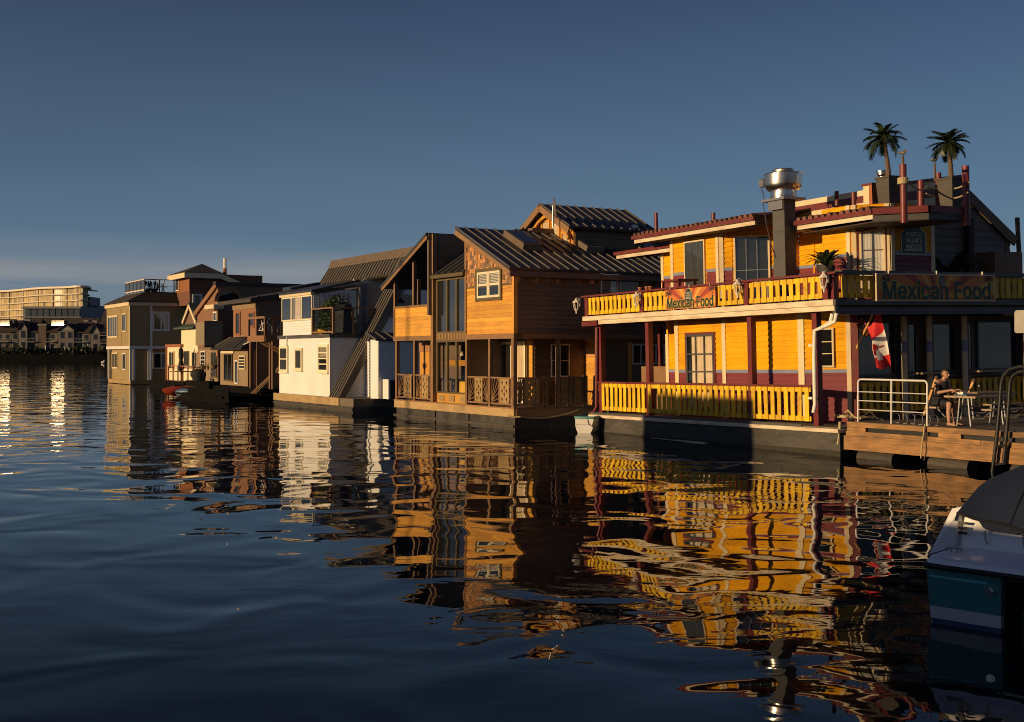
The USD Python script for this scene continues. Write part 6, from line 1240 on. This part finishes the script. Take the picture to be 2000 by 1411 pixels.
for s_ in (.012, -.012): obj(t, 'maple_leaf', MB().add([fl_(.5+x*.17, .5+y*.30)+np.array([s_*2, -s_, 0])*1.0 for x, y, e in tv], leafp.faces), 'flag_red')
p = S1.p(*S1.sz(1673, 645), .35); t = thing('hanging_basket', 'hanging basket of pink flowers beside the flag pole', 'flower basket', YF, p)
obj(t, 'basket', MB().lathe([(0, -.2), (.12, -.16), (.19, 0), (0, 0)], p, 12), 'orange_trim', smooth=50); obj(t, 'foliage', leafcloud(MB(), (p[0], p[1], p[2]+.1), (.2, .2, .18), 150, .045, random.Random(3)), 'leaf', kind='stuff'); obj(t, 'flowers', leafcloud(MB(), (p[0], p[1], p[2]+.14), (.22, .22, .2), 90, .05, random.Random(4)), 'petal', kind='stuff'); obj(t, 'hanger', MB().tube([p, (p[0], p[1], p[2]+.7)], .01, 5), 'black')
for (u0, u1, v) in ((1766, 1813, 728), (1882, 1936, 724)): a0, a1 = S1.s(u0), S1.s(u1); obj(R, 'counter_shelf', MB().pbox(S1, a0, a1, S1.z(u0, v)-.05, S1.z(u0, v), .05, .65), 'table_wood')
# ---------------- grey gabled neighbour behind
GP = Pl(YF, -1.6, 0, 0, 1); gp4 = [GP.sz(u, v) for u, v in ((1972, 470), (1889, 400))]; s0_, s1_ = GP.s(1840), GP.s(1972)
N = thing('grey_gable_house', 'pale grey gabled float house partly hidden behind the restaurant', 'float house', YF, GP.p(s1_, 0))
gpo = Polygon([(s0_-1, 4.15), (s1_, 4.15), gp4[0], gp4[1], (s0_-1, gp4[1][1]-.2)])
obj(N, 'wall', MB().ppoly(GP, gpo, -3, -.03), 'gable_grey'); siding(N, 'clapboard', GP, gpo, .23, 'gable_grey')
obj(N, 'roof', MB().prism([GP.p(gp4[0][0]+.12, gp4[0][1]-.05, .08), GP.p(gp4[1][0]-.3, gp4[1][1]+.38, .08), GP.p(gp4[1][0]-.3, gp4[1][1]+.38, -4), GP.p(gp4[0][0]+.12, gp4[0][1]-.05, -4)], (0, 0, .22)), 'metal_roof'); obj(N, 'rake_board', MB().beam(GP.p(gp4[0][0]+.12, gp4[0][1]-.05, .12), GP.p(gp4[1][0]-.3, gp4[1][1]+.4, .12), .06, .3), 'brown_dark')
obj(N, 'downpipe', MB().tube([GP.p(s1_+.35, gp4[0][1]+.7, .1), GP.p(s1_+.4, gp4[0][1]-.5, .1), GP.p(s1_+.1, gp4[0][1]-1.0, .1), GP.p(s1_+.1, 4.2, .1)], .07, 8), 'brown_dark'); obj(N, 'corner_board', MB().pbox(GP, s1_-.12, s1_+.05, 4.15, gp4[0][1], -.05, .05), 'brown_dark')
# ---------------- the timber dock
DF = Fr(8.72, 31.9, .52, -.854); ZD = .92
K = thing('timber_dock', 'weathered timber dock with stepped front boards beside the restaurant', 'dock', DF); d0 = Pl(DF, 0, 0); DL = 9.0
x = .0; i = 0
while x < DL:
    obj(K, 'deck_plank', MB().cham(x, x+.138, .05, 7.0, ZD-.04, ZD+rng.uniform(0, .006), .008), 'dock_grey'); x += .145
def brd(a, b, z0, z1, y0, y1, mat='dock_board', nm='face_board'): obj(K, nm, MB().hexa([(a, y0, z0), (b, y0, z0), (b, y1, z0), (a, y1, z0), (a, y0, z1), (b, y0+rng.uniform(-.006, .006), z1), (b, y1, z1), (a, y1, z1)]), mat)
brd(0, 3.4, .79, .915, -.04, .045); brd(3.405, DL, .79, .915, -.045, .045)
for a, b in ((0, .62), (2.9, 3.55), (5.9, 6.6)): brd(a, b, .68, .787, -.03, .05, nm='spacer_block')
brd(-.02, 4.1, .565, .678, -.05, .045); brd(4.105, DL, .56, .676, -.045, .045)
brd(-.06, 4.6, .20, .562, -.085, .03); brd(4.605, DL, .195, .557, -.08, .03)
brd(-.06, .02, .2, .9, .03, 6, 'dock_grey'); obj(K, 'frame', MB().box(.05, DL, .06, 6.8, .25, .78), 'black')
for a in (.35, 2.6, 4.9, 7.2): obj(K, 'float_log', MB().tube([(a, .12, .02), (a+1.15, .12, .02)], .19, 12), 'log', smooth=40)
# white pipe railing
def pipe(mb, pts, r=.022): return mb.tube(pts, r, 8)
y = .12; rp_ = Pl(DF, 0, y); a, m, b = rp_.s(1676), rp_.s(1741), rp_.s(1811); zt_ = ZD+1.10
t = thing('pipe_railing', 'white pipe railing on the dock edge below the flag', 'railing', DF, (m, y, ZD))
arc = lambda x0, s: [(x0+s*.10*(1-math.cos(q)), y, zt_-.10+.10*math.sin(q)) for q in np.linspace(0, math.pi/2, 6)]
obj(t, 'hoop', pipe(MB(), [(a, y, ZD)]+arc(a, 1)+arc(b, -1)[::-1]+[(b, y, ZD)], .026), 'white_rail', smooth=60); obj(t, 'post', pipe(MB(), [(m, y, ZD), (m, y, zt_)], .026), 'white_rail', smooth=60)
for z in (.32, .55, .78): obj(t, 'bar', pipe(MB(), [(a, y, ZD+z), (b, y, ZD+z)], .014), 'white_rail', smooth=60)
# dark grab rails of the swim ladder
pl = Pl(DF, 0, -.22)
t = thing('swim_ladder', 'dark metal swim ladder with curved grab rails over the dock edge', 'ladder', DF, pl.p(*pl.sz(1945, 915)))
for pts, d in (([(1938, 925), (1946, 860), (1953, 790), (1955, 752), (1960, 735), (1972, 722), (1990, 717), (2040, 716)], 0), ([(1958, 908), (1964, 850), (1969, 780), (1971, 748), (1977, 734), (1988, 727), (2010, 724), (2045, 724)], -.03)):
    obj(t, 'grab_rail', MB().tube([pl.p(*pl.sz(u, v), d) for u, v in pts], .045, 10), 'black', smooth=50)
for v in (872, 908): obj(t, 'rung', MB().tube([pl.p(*pl.sz(1944, v)), pl.p(*pl.sz(1963, v-2))], .025, 8), 'black')
# rope heap and mooring lines at the dock corner
def coil(c, r, n, rg): return [(c[0]+r*(1+.15*math.sin(3*q+c[0]))*math.cos(q)+rg.uniform(-.02, .02), c[1]+r*.7*math.sin(q), c[2]+.02+.012*q/6.28+rg.uniform(0, .03)) for q in np.linspace(0, 2*math.pi*n, 18*n)]
rg = random.Random(2); p = ground(DF, 1622, 818, ZD)
for k, (u, v, z, mat, lab) in enumerate(((1620, 815, .76, 'rope_yellow', 'heap of yellow mooring rope at the restaurant corner'), (1648, 817, ZD+.02, 'rope', 'pale rope coil on the dock corner'), (1690, 819, ZD+.02, 'rope_dark', 'dark thin hose coil on the dock by the railing post'))):
    x_, y_ = ground(DF, u, v, z); c = (x_, y_, z); t = thing('rope_coil', lab, 'rope', DF, c); obj(t, 'coil', MB().tube(coil(c, .26, 3, rg), .028 if k < 2 else .014, 6), mat); obj(t, 'loose_end', MB().tube([(c[0], c[1], c[2]+.12), (c[0]+.25, c[1]-.1, c[2]+.22), (c[0]+.5, c[1]-.12, c[2]+.05), (c[0]+.72, c[1]-.1, c[2]+.02)], .026 if k < 2 else .014, 6), mat)
tp3 = lambda u, v, d=.1: d0.p(*d0.sz(u, v), d)
rope('loop of rope hanging over the dock front near the middle', [tp3(1812, 828), tp3(1806, 868), tp3(1804, 895)], .018, 'rope', DF); rope('second rope hanging beside the loop on the dock front', [tp3(1811, 828), tp3(1815, 880), tp3(1810, 899)], .016, 'rope_dark', DF)
rope('thick pale mooring rope hanging at the dock corner by the restaurant', [tp3(1646, 824), tp3(1645, 848), tp3(1642, 868)], .04, 'rope', DF)
# benches with curved steel legs, tables
def picnic(x, y, label, w=1.0, Ln=1.5, bench=True):
    t = thing('picnic_table', label, 'table', DF, (x, y, ZD))
    for i in range(5): obj(t, 'top_board', MB().cham(x-w/2+i*w/5, x-w/2+(i+1)*w/5-.012, y, y+Ln, ZD+.70, ZD+.745, .006), 'table_wood')
    for s_ in (-1, 1):
        if bench or s_ > 0: obj(t, 'bench_board', MB().cham(x+s_*(w/2+.3)-.14, x+s_*(w/2+.3)+.14, y, y+Ln, ZD+.42, ZD+.46, .006), 'table_wood')
    for yy in (y+.15, y+Ln-.15):
        for s_ in (-1, 1): obj(t, 'leg', MB().tube([(x+s_*.12, yy, ZD+.70), (x+s_*.16, yy, ZD+.3), (x+s_*.2, yy, ZD+.02)], .022, 6), 'steel_dull'); obj(t, 'bench_arm', MB().tube([(x+s_*.14, yy, ZD+.2), (x+s_*.55, yy, ZD+.22), (x+s_*(w/2+.32), yy, ZD+.42)], .02, 6), 'steel_dull')
    return t
fx, fy = ground(DF, 1872, 833, ZD)
tx = Pl(DF, 0, fy+.05).s(1889, 773); picnic(tx+.02, fy-.25, 'picnic table where the man eats, near the dock edge', .92, 1.5)
picnic(tx+.4, fy+2.6, 'dark picnic table behind the seated man by the restaurant rail', .9, 1.6); picnic(tx-1.9, fy+2.3, 'dark picnic table behind the white pipe railing', .9, 1.6)
for k in range(6):
    x_, y_ = ground(DF, 1752+k*15, 827+k, ZD); t = thing('rack_hoop', 'curved pale steel hoop on the dock, '+('leftmost of the row of six', 'second from the left of six', 'third from the left of six', 'fourth from the left of six', 'fifth from the left of six', 'rightmost of six, by the bench')[k], 'hoop', DF, (x_, y_, ZD), 'steel hoops in a row on the dock'); obj(t, 'tube', MB().tube([(x_-.14, y_, ZD+.24), (x_-.02, y_, ZD+.27), (x_+.07, y_, ZD+.22), (x_+.09, y_, ZD+.1), (x_+.05, y_, ZD)], .014, 6), 'steel_dull', smooth=60); obj(t, 'foot', MB().box(x_-.02, x_+.1, y_-.04, y_+.04, ZD+.006, ZD+.02), 'steel_dull')
for (u0, v0, u1, v1) in ((1829, 738, 1805, 812), (1902, 744, 1894, 766)):
    q = Pl(DF, 0, fy+1.2); t = thing('wooden_brace', 'slanting yellow wooden brace left of the seated man' if u0 < 1850 else 'short slanting brace behind the water bottle', 'brace', DF, q.p(*q.sz(u1, v1))); obj(t, 'bar', MB().beam(q.p(*q.sz(u1, v1)), q.p(*q.sz(u0, v0)), .06, .06), 'pole_wood'); obj(t, 'end_cap', MB().ball(q.p(*q.sz(u0, v0)), .05), 'trunk')
z = ZD+.745; c = (tx-.12, fy+.10, z)
t = thing('food_tray', 'blue food tray with a white carton before the man', 'food tray', DF, c); obj(t, 'tray', MB().cham(c[0]-.2, c[0]+.16, c[1]-.13, c[1]+.13, z+.001, z+.03, .01), 'kayak_blue'); obj(t, 'carton', MB().hexa([(c[0]-.14, c[1]-.06, z+.031), (c[0]+.0, c[1]-.06, z+.031), (c[0]+.0, c[1]+.06, z+.031), (c[0]-.14, c[1]+.06, z+.031), (c[0]-.17, c[1]-.08, z+.09), (c[0]+.03, c[1]-.08, z+.09), (c[0]+.03, c[1]+.08, z+.09), (c[0]-.17, c[1]+.08, z+.09)]), 'flag_white')
c = (tx+.28, fy+.12, z); t = thing('water_bottle', 'clear plastic water bottle on the picnic table', 'bottle', DF, c); obj(t, 'body', MB().lathe([(0, .002), (.034, .002), (.036, .16), (.03, .19), (.014, .225), (.014, .24)], c, 14), 'glass_lamp', smooth=50); obj(t, 'cap', MB().lathe([(.017, .235), (.017, .255), (0, .256)], c, 12), 'white')
# the seated man
import manifold3d as m3
def blob(chains, ref=.02, it=8):
    out = m3.Manifold()
    for ch in chains:
        for (p, r), (q, s) in zip(ch[:-1], ch[1:]):
            pts = []
            for c, rad in ((p, r), (q, s)): pts.append(trimesh.creation.icosphere(2, rad).vertices+np.array(c))
            out = out+m3.Manifold.hull_points(np.vstack(pts))
    out = out.refine_to_length(ref); m = out.to_mesh(); t = trimesh.Trimesh(m.vert_properties[:, :3], m.tri_verts, process=True)
    trimesh.smoothing.filter_taubin(t, iterations=it); return t
bx0, by0 = tx-.80, fy+.02
def W(f, l, u): return (bx0+f, by0+l, ZD+u)
hip = W(0, 0, .57)
ch = [[(W(-.02, 0, .56), .135), (W(.0, 0, .70), .125), (W(.06, 0, .90), .145), (W(.10, 0, 1.03), .125)], [(W(.10, 0, 1.05), .07), (W(.15, 0, 1.15), .056), (W(.18, 0, 1.20), .055)],
      [(W(.09, -.17, 1.05), .075), (W(.1, 0, 1.06), .09), (W(.09, .17, 1.05), .075)],
      [(W(.185, 0, 1.285), .092), (W(.215, 0, 1.225), .066), (W(.245, 0, 1.185), .034)], [(W(.27, 0, 1.262), .017), (W(.292, 0, 1.232), .019)],
      [(W(.17, -.09, 1.262), .018), (W(.175, -.098, 1.235), .013)], [(W(.17, .09, 1.262), .018), (W(.175, .098, 1.235), .013)]]
for s_ in (-1, 1):
    ch.append([(W(.09, s_*.195, 1.04), .065), (W(.14, s_*.27, .80), .047)]); ch.append([(W(.14, s_*.27, .80), .045), (W(.40, s_*.15, .86), .030), (W(.46, s_*.12, .875), .027)])
    kx = .40 if s_ < 0 else .36; ch.append([(W(0, s_*.09, .55), .105), (W(kx, s_*.12, .53), .066)]); ch.append([(W(kx, s_*.12, .52), .062), (W(kx-.02, s_*.125, .34), .058), (W(kx+.0, s_*.13, .10), .038)])
    ch.append([(W(kx-.03, s_*.13, .05), .038), (W(kx+.10, s_*.14, .04), .034), (W(kx+.19, s_*.15, .028), .022)])
    h = np.array([.46, s_*.12, .875]); ch.append([(W(*h), .028), (W(h[0]+.07, h[1]-s_*.015, h[2]-.01), .030)])
    for j in range(4):
        b = h+np.array([.085, -s_*.015+(j-1.5)*.02, -.005]); l = (.030, .036, .034, .026)[j]; ch.append([(W(*b), .0095), (W(b[0]+l, b[1], b[2]-.012), .0088), (W(b[0]+l*1.5, b[1], b[2]-.012-l*.8), .008)])
    b = h+np.array([.035, -s_*.032, .0]); ch.append([(W(*b), .011), (W(b[0]+.03, b[1]-s_*.018, b[2]-.012), .0095), (W(b[0]+.06, b[1]-s_*.012, b[2]-.028), .0085)])
body = blob(ch, .014, 6)
t = thing('person', 'person in black sleeveless top and dark shorts eating at the picnic table', 'person', DF, (bx0, by0, ZD)); obj(t, 'body', MB().tm(body), 'skin', smooth=True)
shirt = blob([[(W(-.02, 0, .60), .152), (W(.0, 0, .70), .142), (W(.06, 0, .90), .162), (W(.095, 0, 1.0), .145)], [(W(.085, -.105, 1.06), .06), (W(.09, -.05, 1.03), .1), (W(.09, .05, 1.03), .1), (W(.085, .105, 1.06), .06)]], .03, 8); obj(t, 'tank_top', MB().tm(shirt), 'cloth_black', smooth=True)
sh_ = blob([[(W(-.02, 0, .56), .15), (W(.0, 0, .63), .145)]]+[[(W(0, s_*.09, .555), .122), (W(.30, s_*.115, .54), .092)] for s_ in (-1, 1)], .03, 8); obj(t, 'shorts', MB().tm(sh_), 'cloth_black', smooth=True)
hair = blob([[(W(.165, 0, 1.315), .088), (W(.15, 0, 1.27), .086)], [(W(.19, 0, 1.335), .075), (W(.165, 0, 1.315), .085)]], .02, 5); obj(t, 'hair', MB().tm(hair), 'hair_dark', smooth=True)
for s_ in (-1, 1): obj(t, 'eye', MB().ball(W(.262, s_*.032, 1.272), .011), 'hair_dark'); obj(t, 'eyebrow', MB().ball(W(.262, s_*.034, 1.292), (.008, .02, .005)), 'hair_dark')
obj(t, 'mouth', MB().ball(W(.272, 0, 1.197), (.008, .022, .005)), 'maroon'); obj(t, 'armband', MB().tube([W(.108, -.222, .965), W(.116, -.236, .925)], .064, 12), 'hair_dark')
# pale notice panel on a post at the right edge
q = Pl(DF, 0, .6); a, z1_ = q.sz(1998, 607); z0_ = q.z(1998, 650); t = thing('notice_panel', 'pale rounded panel on a striped post at the right edge of the photo', 'sign', DF, (a+.1, .6, ZD))
obj(t, 'panel', MB().ppoly(q, sbox(a-.12, z0_+.06, a+.7, z1_-.06).buffer(.07), 0, .05), 'panel_grey'); obj(t, 'post', MB().tube([(a+.05, .66, ZD), (a+.05, .66, z0_)], .06, 10), 'cream_clean', smooth=40)
for z in (1.4, 2.1, 2.7): obj(t, 'post_band', MB().tube([(a+.05, .66, z), (a+.05, .66, z+.25)], .064, 10), 'maroon' if z != 2.1 else 'green_roof', smooth=40)
# dinghy between the float houses, mooring rope
c = np.array(g0(1141, 846, 0)); t = thing('dinghy', 'small grey dinghy with teal rim moored between cedar house and restaurant', 'dinghy', None, tuple(c)); bw = np.array([.35, .94, 0]); bw /= np.linalg.norm(bw); sd = np.array([bw[1], -bw[0], 0]); V = []; n, m = 12, 13
for i in range(n):
    q = i/(n-1); wd = .40*(1-.55*max(0, (q-.55)/.45)**2)*(.80+.2*min(1, q*6)); hh = .52+.08*q
    for k in range(m):
        an = math.pi*(k/(m-1)); V.append(c+bw*2.3*q+sd*wd*math.cos(an)*(1 if abs(math.cos(an)) < .8 else 1.02)+np.array([0, 0, hh-(hh+.14)*math.sin(an)**.7]))
F_ = [[i*m+k, i*m+k+1, (i+1)*m+k+1, (i+1)*m+k] for i in range(n-1) for k in range(m-1)]+[[0, k, k+1, k+1] for k in range(1, m-2)]
mb = MB(); V = np.array(V); mb.add(V, [f for f in F_ if len(set(f)) == 4]); mb.add(V, [[0, k, k+1] for k in range(1, m-1)]); obj(t, 'hull', mb, 'dinghy_grey', smooth=50)
obj(t, 'rim', MB().tube([V[i*m] for i in range(n-1, -1, -1)]+[V[i*m+m-1] for i in range(n)], .045, 8), 'dinghy_teal', smooth=60); obj(t, 'floor', MB().prism([V[0]-[0, 0, .25], V[m-1]-[0, 0, .25], V[-1]-[0, 0, .25], V[(n-1)*m]-[0, 0, .25]], (0, 0, .02)), 'dinghy_grey'); obj(t, 'grab_line', MB().tube([c+sd*.1+[0, 0, .55], c+sd*.16-bw*.03+[0, 0, .3], c+sd*.28-bw*.02+[0, 0, .22], c+sd*.36+[0, 0, .5]], .012, 5), 'black')
w0 = BF.w(-.05, -.1, .62); w1 = BF.w(.1, 2.6, .68); rope('pale mooring rope along the dark side of the cedar house', [w0+np.array([-.1, -.05, -.1]), w0+np.array([.3, -.1, -.12]), w1], .03, 'rope', None)
# ---------------- motorboat in the right foreground
MF = Fr(4.15, 12.25, .69, -.72)
K = thing('motorboat', 'white and teal motorboat with dark canvas cover in the right foreground', 'motorboat', MF); bw_ = 2.5; Z1 = .60
def sect(y, wx, zb, zt): return [(wx, y, zb), (bw_-wx, y, zb), (bw_-wx, y, zt), (wx, y, zt)]
ys = np.linspace(0, 6.2, 14); rings = []
for y in ys:
    q = y/6.2; wx = -.10*math.sin(min(1, q*1.6)*math.pi/2)+1.3*max(0, (q-.45)/.55)**2.2; zz = Z1+.25*q**1.5
    rings.append([(wx+.28+.25*q, y+.0, -.35), (wx+.03, y-.0, .0), (wx-.0, y, .3), (wx-.02, y, zz), (bw_-wx+.02, y, zz), (bw_-wx, y, .3), (bw_-wx-.03, y, 0), (bw_-wx-.28-.25*q, y, -.35)])
V = [p for r_ in rings for p in r_]; F_ = [[i*8+k, i*8+(k+1) % 8, (i+1)*8+(k+1) % 8, (i+1)*8+k] for i in range(13) for k in (0, 1, 2, 4, 5, 6, 7)]
obj(K, 'hull', MB().add(V, F_), 'gelcoat', smooth=30)
TPL = Pl(MF, 0, 0); cut = .74
def bandt(z0, z1, mat, nm, d=.0, x0=.0, x1=cut):
    e = lambda z: .03-.05*max(z, 0)/.6+.9*max(0, -z); obj(K, nm, MB().hexa([(x0+e(z0), -d, z0), (x1, -d, z0), (x1, .06, z0), (x0+e(z0), .06, z0), (x0+e(z1), -d-.0, z1), (x1, -d, z1), (x1, .06, z1), (x0+e(z1), .06, z1)]), mat)
bandt(-.06, .05, 'hull_navy', 'transom_band'); bandt(.0505, .17, 'hull_grey', 'transom_band'); bandt(.1705, .56, 'hull_teal', 'transom'); bandt(.455, .475, 'hull_stripe', 'pinstripe', .004, .02, cut-.14); bandt(-.34, -.0605, 'hull_navy', 'transom_keel')
obj(K, 'stern_recess', MB().box(cut, bw_-cut, .5, .6, -.35, .56).box(cut, cut+.02, .0605, .5, -.35, .56).box(bw_-cut-.02, bw_-cut, .06, .5, -.35, .56).box(cut, bw_-cut, .05, .5, .5, .555), 'black')
bandt(-.06, .56, 'hull_teal', 'transom', 0, bw_-cut, bw_-.03)
obj(K, 'stern_drive', MB().cham(bw_/2-.2, bw_/2+.2, -.25, .5, -.35, .35, .06), 'black')
c = (cut-.10, -.012, .40); obj(K, 'drain_fitting', MB().tube([(c[0], .0, c[2]), (c[0], -.03, c[2])], .045, 16).tube([(c[0], -.03, c[2]), (c[0], -.04, c[2])], .028, 14), 'chrome', smooth=40)
# rub rail, stern ledge and coaming
prof = [(-.05, -.03), (-.07, 0), (-.05, .03)]
obj(K, 'rub_rail', MB().tube([(-.05, 6.0, .86), (-.13, 3.5, .71), (-.09, 1.5, .62), (-.06, .3, .59), (-.045, .02, .58), (.0, -.05, .575), (.12, -.065, .575), (bw_-.12, -.065, .575), (bw_, -.05, .575), (bw_+.06, .3, .59)], .028, 8), 'black', smooth=60)
n = 22; led = []
def lip(s): # outline of the stern ledge from port side round to starboard
    return s
out = [(-.10, 1.6), (-.075, .9), (-.055, .4), (-.04, .12), (-.02, .0), (.05, -.05), (.18, -.07), (1.25, -.075), (bw_-.18, -.07), (bw_-.05, -.05), (bw_+.02, .0), (bw_+.055, .4), (bw_+.1, 1.6)]
inn = [(.10, 1.6), (.10, .9), (.10, .52), (.12, .42), (.16, .38), (.22, .36), (.30, .35), (1.25, .34), (bw_-.30, .35), (bw_-.22, .36), (bw_-.16, .38), (bw_-.10, .52), (bw_-.10, 1.6)]
lv = [(x, y, .60) for x, y in out]+[(x*.97+.03*1.25, y+.02, .665) for x, y in out]+[(x, y, .735) for x, y in inn]; m = len(out)
obj(K, 'stern_ledge', MB().add(lv, [[i+k*m, i+1+k*m, i+1+(k+1)*m, i+(k+1)*m] for k in range(2) for i in range(m-1)]), 'gelcoat', smooth=45)
hs = [1.13, 1.13, 1.12, 1.08, 1.0, .93, .90, .89, .90, .93, 1.0, 1.08, 1.13]
inn2 = [(x+(.03 if x < 1.2 else -.03), y+.05) for x, y in inn]; inn3 = [(x+(.12 if x < 1.2 else -.12), y+.11) for x, y in inn]
cv = [(x, y, .735) for x, y in inn]+[(x, y, h-.05) for (x, y), h in zip(inn2, hs)]+[(x+(.035 if x < 1.2 else -.035), y+.02, h) for (x, y), h in zip(inn2, hs)]+[(x, y, h) for (x, y), h in zip(inn3, hs)]+[(x, y, .75) for (x, y) in inn3]
for x_ in (.2, 2.3): obj(K, 'cleat', MB().tube([(x_-.09, .14, .73), (x_-.05, .14, .745), (x_+.05, .14, .745), (x_+.09, .14, .73)], .012, 6).tube([(x_-.03, .14, .70), (x_-.03, .14, .742)], .009, 6).tube([(x_+.03, .14, .70), (x_+.03, .14, .742)], .009, 6), 'steel_dull')
obj(K, 'coaming', MB().add(cv, [[i+k*m, i+1+k*m, i+1+(k+1)*m, i+(k+1)*m] for k in range(4) for i in range(m-1)]), 'gelcoat', smooth=50)
# horn-like side wing of the coaming at the port corner
obj(K, 'side_wing', MB().hexa([(-.05, .12, .66), (.10, .30, .72), (.12, 1.6, .75), (-.09, 1.6, .68), (.05, .40, 1.10), (.13, .44, 1.12), (.13, 1.6, 1.16), (.06, 1.6, 1.16)]), 'gelcoat')
for k in range(3): obj(K, 'vent_slot', MB().box(.145, .235, .335-.0+.012*k*0, .352, .86+.05*k, .885+.05*k), 'black')
for x in (.42, .80, 1.2, 1.6): obj(K, 'canvas_hook', MB().tube([(x, .36, .90), (x+.005, .325, .875), (x+.02, .33, .80), (x+.04, .335, .79)], .009, 6), 'steel_dull', smooth=60); obj(K, 'snap', MB().ball((x, .345, .905), .014), 'chrome')
# canvas cover: draped tent
cvp = []; nu, nv = 26, 16
for i in range(nu):
    u = i/(nu-1)
    for j in range(nv):
        v = j/(nv-1); y = .34+3.6*v; edge = .08 if v > .05 else .10; x = .13+(bw_-.26)*u
        side = min(u, 1-u)*2; rise = (1-math.exp(-v*3.2))*.78; cross = 1-(1-min(1, side*1.45))**2.0; base = .95+.20*min(1, v*6)+.12*(1-side)*(1-v) if True else 0
        z = base-.03*side*(v < .01)+rise*(.30+.70*cross)+.018*math.sin(u*23+v*6)*v*(1-v)*2-.035*math.sin(u*math.pi*5)**2*(1-v)*.6
        cvp.append((x, y, z))
obj(K, 'canvas_cover', MB().add(cvp, [[i*nv+j, (i+1)*nv+j, (i+1)*nv+j+1, i*nv+j+1] for i in range(nu-1) for j in range(nv-1)]), 'canvas', smooth=True)
obj(K, 'canvas_hem', MB().tube([cvp[i*nv] for i in range(nu)], .014, 6), 'black', smooth=60)
for uu in (6, 12, 18): obj(K, 'canvas_seam', MB().tube([np.array(cvp[uu*nv+j])+[0, 0, .004] for j in range(nv)], .008, 5), 'black')
obj(K, 'canvas_skirt', MB().add([p for j in range(nv) for p in (cvp[j], (cvp[j][0]-.03, cvp[j][1], .98+.12*min(1, j/3)))], [[2*j, 2*j+1, 2*j+3, 2*j+2] for j in range(nv-1)]), 'canvas')
# ---------------- unseen boats placed left of the view for the long shadows they throw
def yacht(c, ang, L_, hull_h, cab, label, mast=0):
    fr = Fr(c[0], c[1], math.cos(ang), math.sin(ang)); t = thing('moored_boat', label, 'boat', fr); ys = np.linspace(0, 1, 10); V = []
    for q in ys: w = L_*.15*(1-max(0, (q-.4)/.6)**2)+.05; V += [(L_*(q-.5), -w, hull_h+.3*q), (L_*(q-.5), -w*.7, -.4), (L_*(q-.5), w*.7, -.4), (L_*(q-.5), w, hull_h+.3*q)]
    obj(t, 'hull', MB().add(V, [[i*4+k, i*4+k+1, (i+1)*4+k+1, (i+1)*4+k] for i in range(9) for k in range(3)]+[[0, 1, 2, 3]]), 'gelcoat', smooth=30); obj(t, 'deck', MB().add(V, [[i*4+3, i*4, (i+1)*4, (i+1)*4+3] for i in range(9)]), 'white')
    for (a, b, w, z0, z1) in cab: obj(t, 'cabin', MB().hexa([(a, -w, z0), (b, -w, z0), (b, w, z0), (a, w, z0), (a+.2, -w*.9, z1), (b-.5, -w*.9, z1), (b-.5, w*.9, z1), (a+.2, w*.9, z1)]), 'white'); obj(t, 'cabin_window', MB().box(a+.6, b-.9, -w*1.0, w*1.0, z0+(z1-z0)*.5, z0+(z1-z0)*.8), 'glass_dark')
    if mast: obj(t, 'mast', MB().tube([(0, 0, hull_h), (0, 0, mast)], [.13, .09], 8), 'steel_dull'); obj(t, 'boom', MB().tube([(0, 0, hull_h+1.5), (-L_*.4, 0, hull_h+1.4)], .1, 8), 'canvas'); obj(t, 'stay', MB().tube([(0, 0, mast), (L_*.48, 0, hull_h+.3)], .015, 4), 'steel_dull')
yacht((-57.2, 21.8), 1.0, 11, 1.1, [(-3, 2, 1.2, 1.1, 1.9)], 'sailing yacht moored left of the view', 15.5)
yacht((-17.6, 25.3), 2.06, 8.4, 1.4, [(-3.1, 2.8, 1.1, 1.4, 4.95)], 'white cabin cruiser moored left of the view')
yacht((-4.9, 7.2), -1.08, 6.6, 1.2, [(-2.9, 2.9, .85, 1.2, 2.35)], 'unseen white cabin boat added left of the view to shade the motorboat')  # added occluder that keeps the sun off the motorboat
# wooded hill far off on the right
v = []; xs = np.linspace(250, 900, 40)
for x in xs: h = 74*math.exp(-((x-520)/220)**2)+6*meshkit.noise(np.array([[x*.03, 1, 2]]))[0]; v += [(x, 880, -2), (x, 900, h), (x, 1100, h)]
solo('wooded_hill', MB().add(v, [[i*3+k, (i+1)*3+k, (i+1)*3+k+1, i*3+k+1] for i in range(39) for k in range(2)]), 'bank', kind='structure')

# unseen buildings added behind the viewer, blocking sky light from right-facing walls
for i, (x, y, w, d, h, lab) in enumerate(((4, -26, 16, 10, 7.5, 'unseen dark shed added behind the viewer to block sky light, farthest left'), (20, -17, 15, 10, 9, 'unseen tall dark building added behind the viewer to block sky light'), (35, -5, 15, 10, 8, 'unseen dark building added to the right behind the dock to block sky light'), (47, 10, 15, 10, 8, 'unseen dark building added far to the right of the dock to block sky light'))):
    fr = Fr(x, y, .80, .60); t = thing('wharf_building', lab, 'building', fr)
    obj(t, 'wall', MB().box(-w/2, w/2, -d/2, d/2, -.5, h), 'brown_dark'); obj(t, 'roof', MB().prism([(-w/2-.4, -d/2-.5, h), (-w/2-.4, d/2+.5, h), (-w/2-.4, 0, h+3)], (w+.8, 0, 0)), 'shingle_roof')
    for k in range(5):
        for z in (1.5, 4.6): wn = obj(t, 'window', MB().box(-w/2+1+k*2.8, -w/2+2.4+k*2.8, d/2, d/2+.06, z, z+1.8), 'white'); obj(wn, 'pane', MB().box(-w/2+1.1+k*2.8, -w/2+2.3+k*2.8, d/2+.061, d/2+.07, z+.1, z+1.7), 'glass_dark')
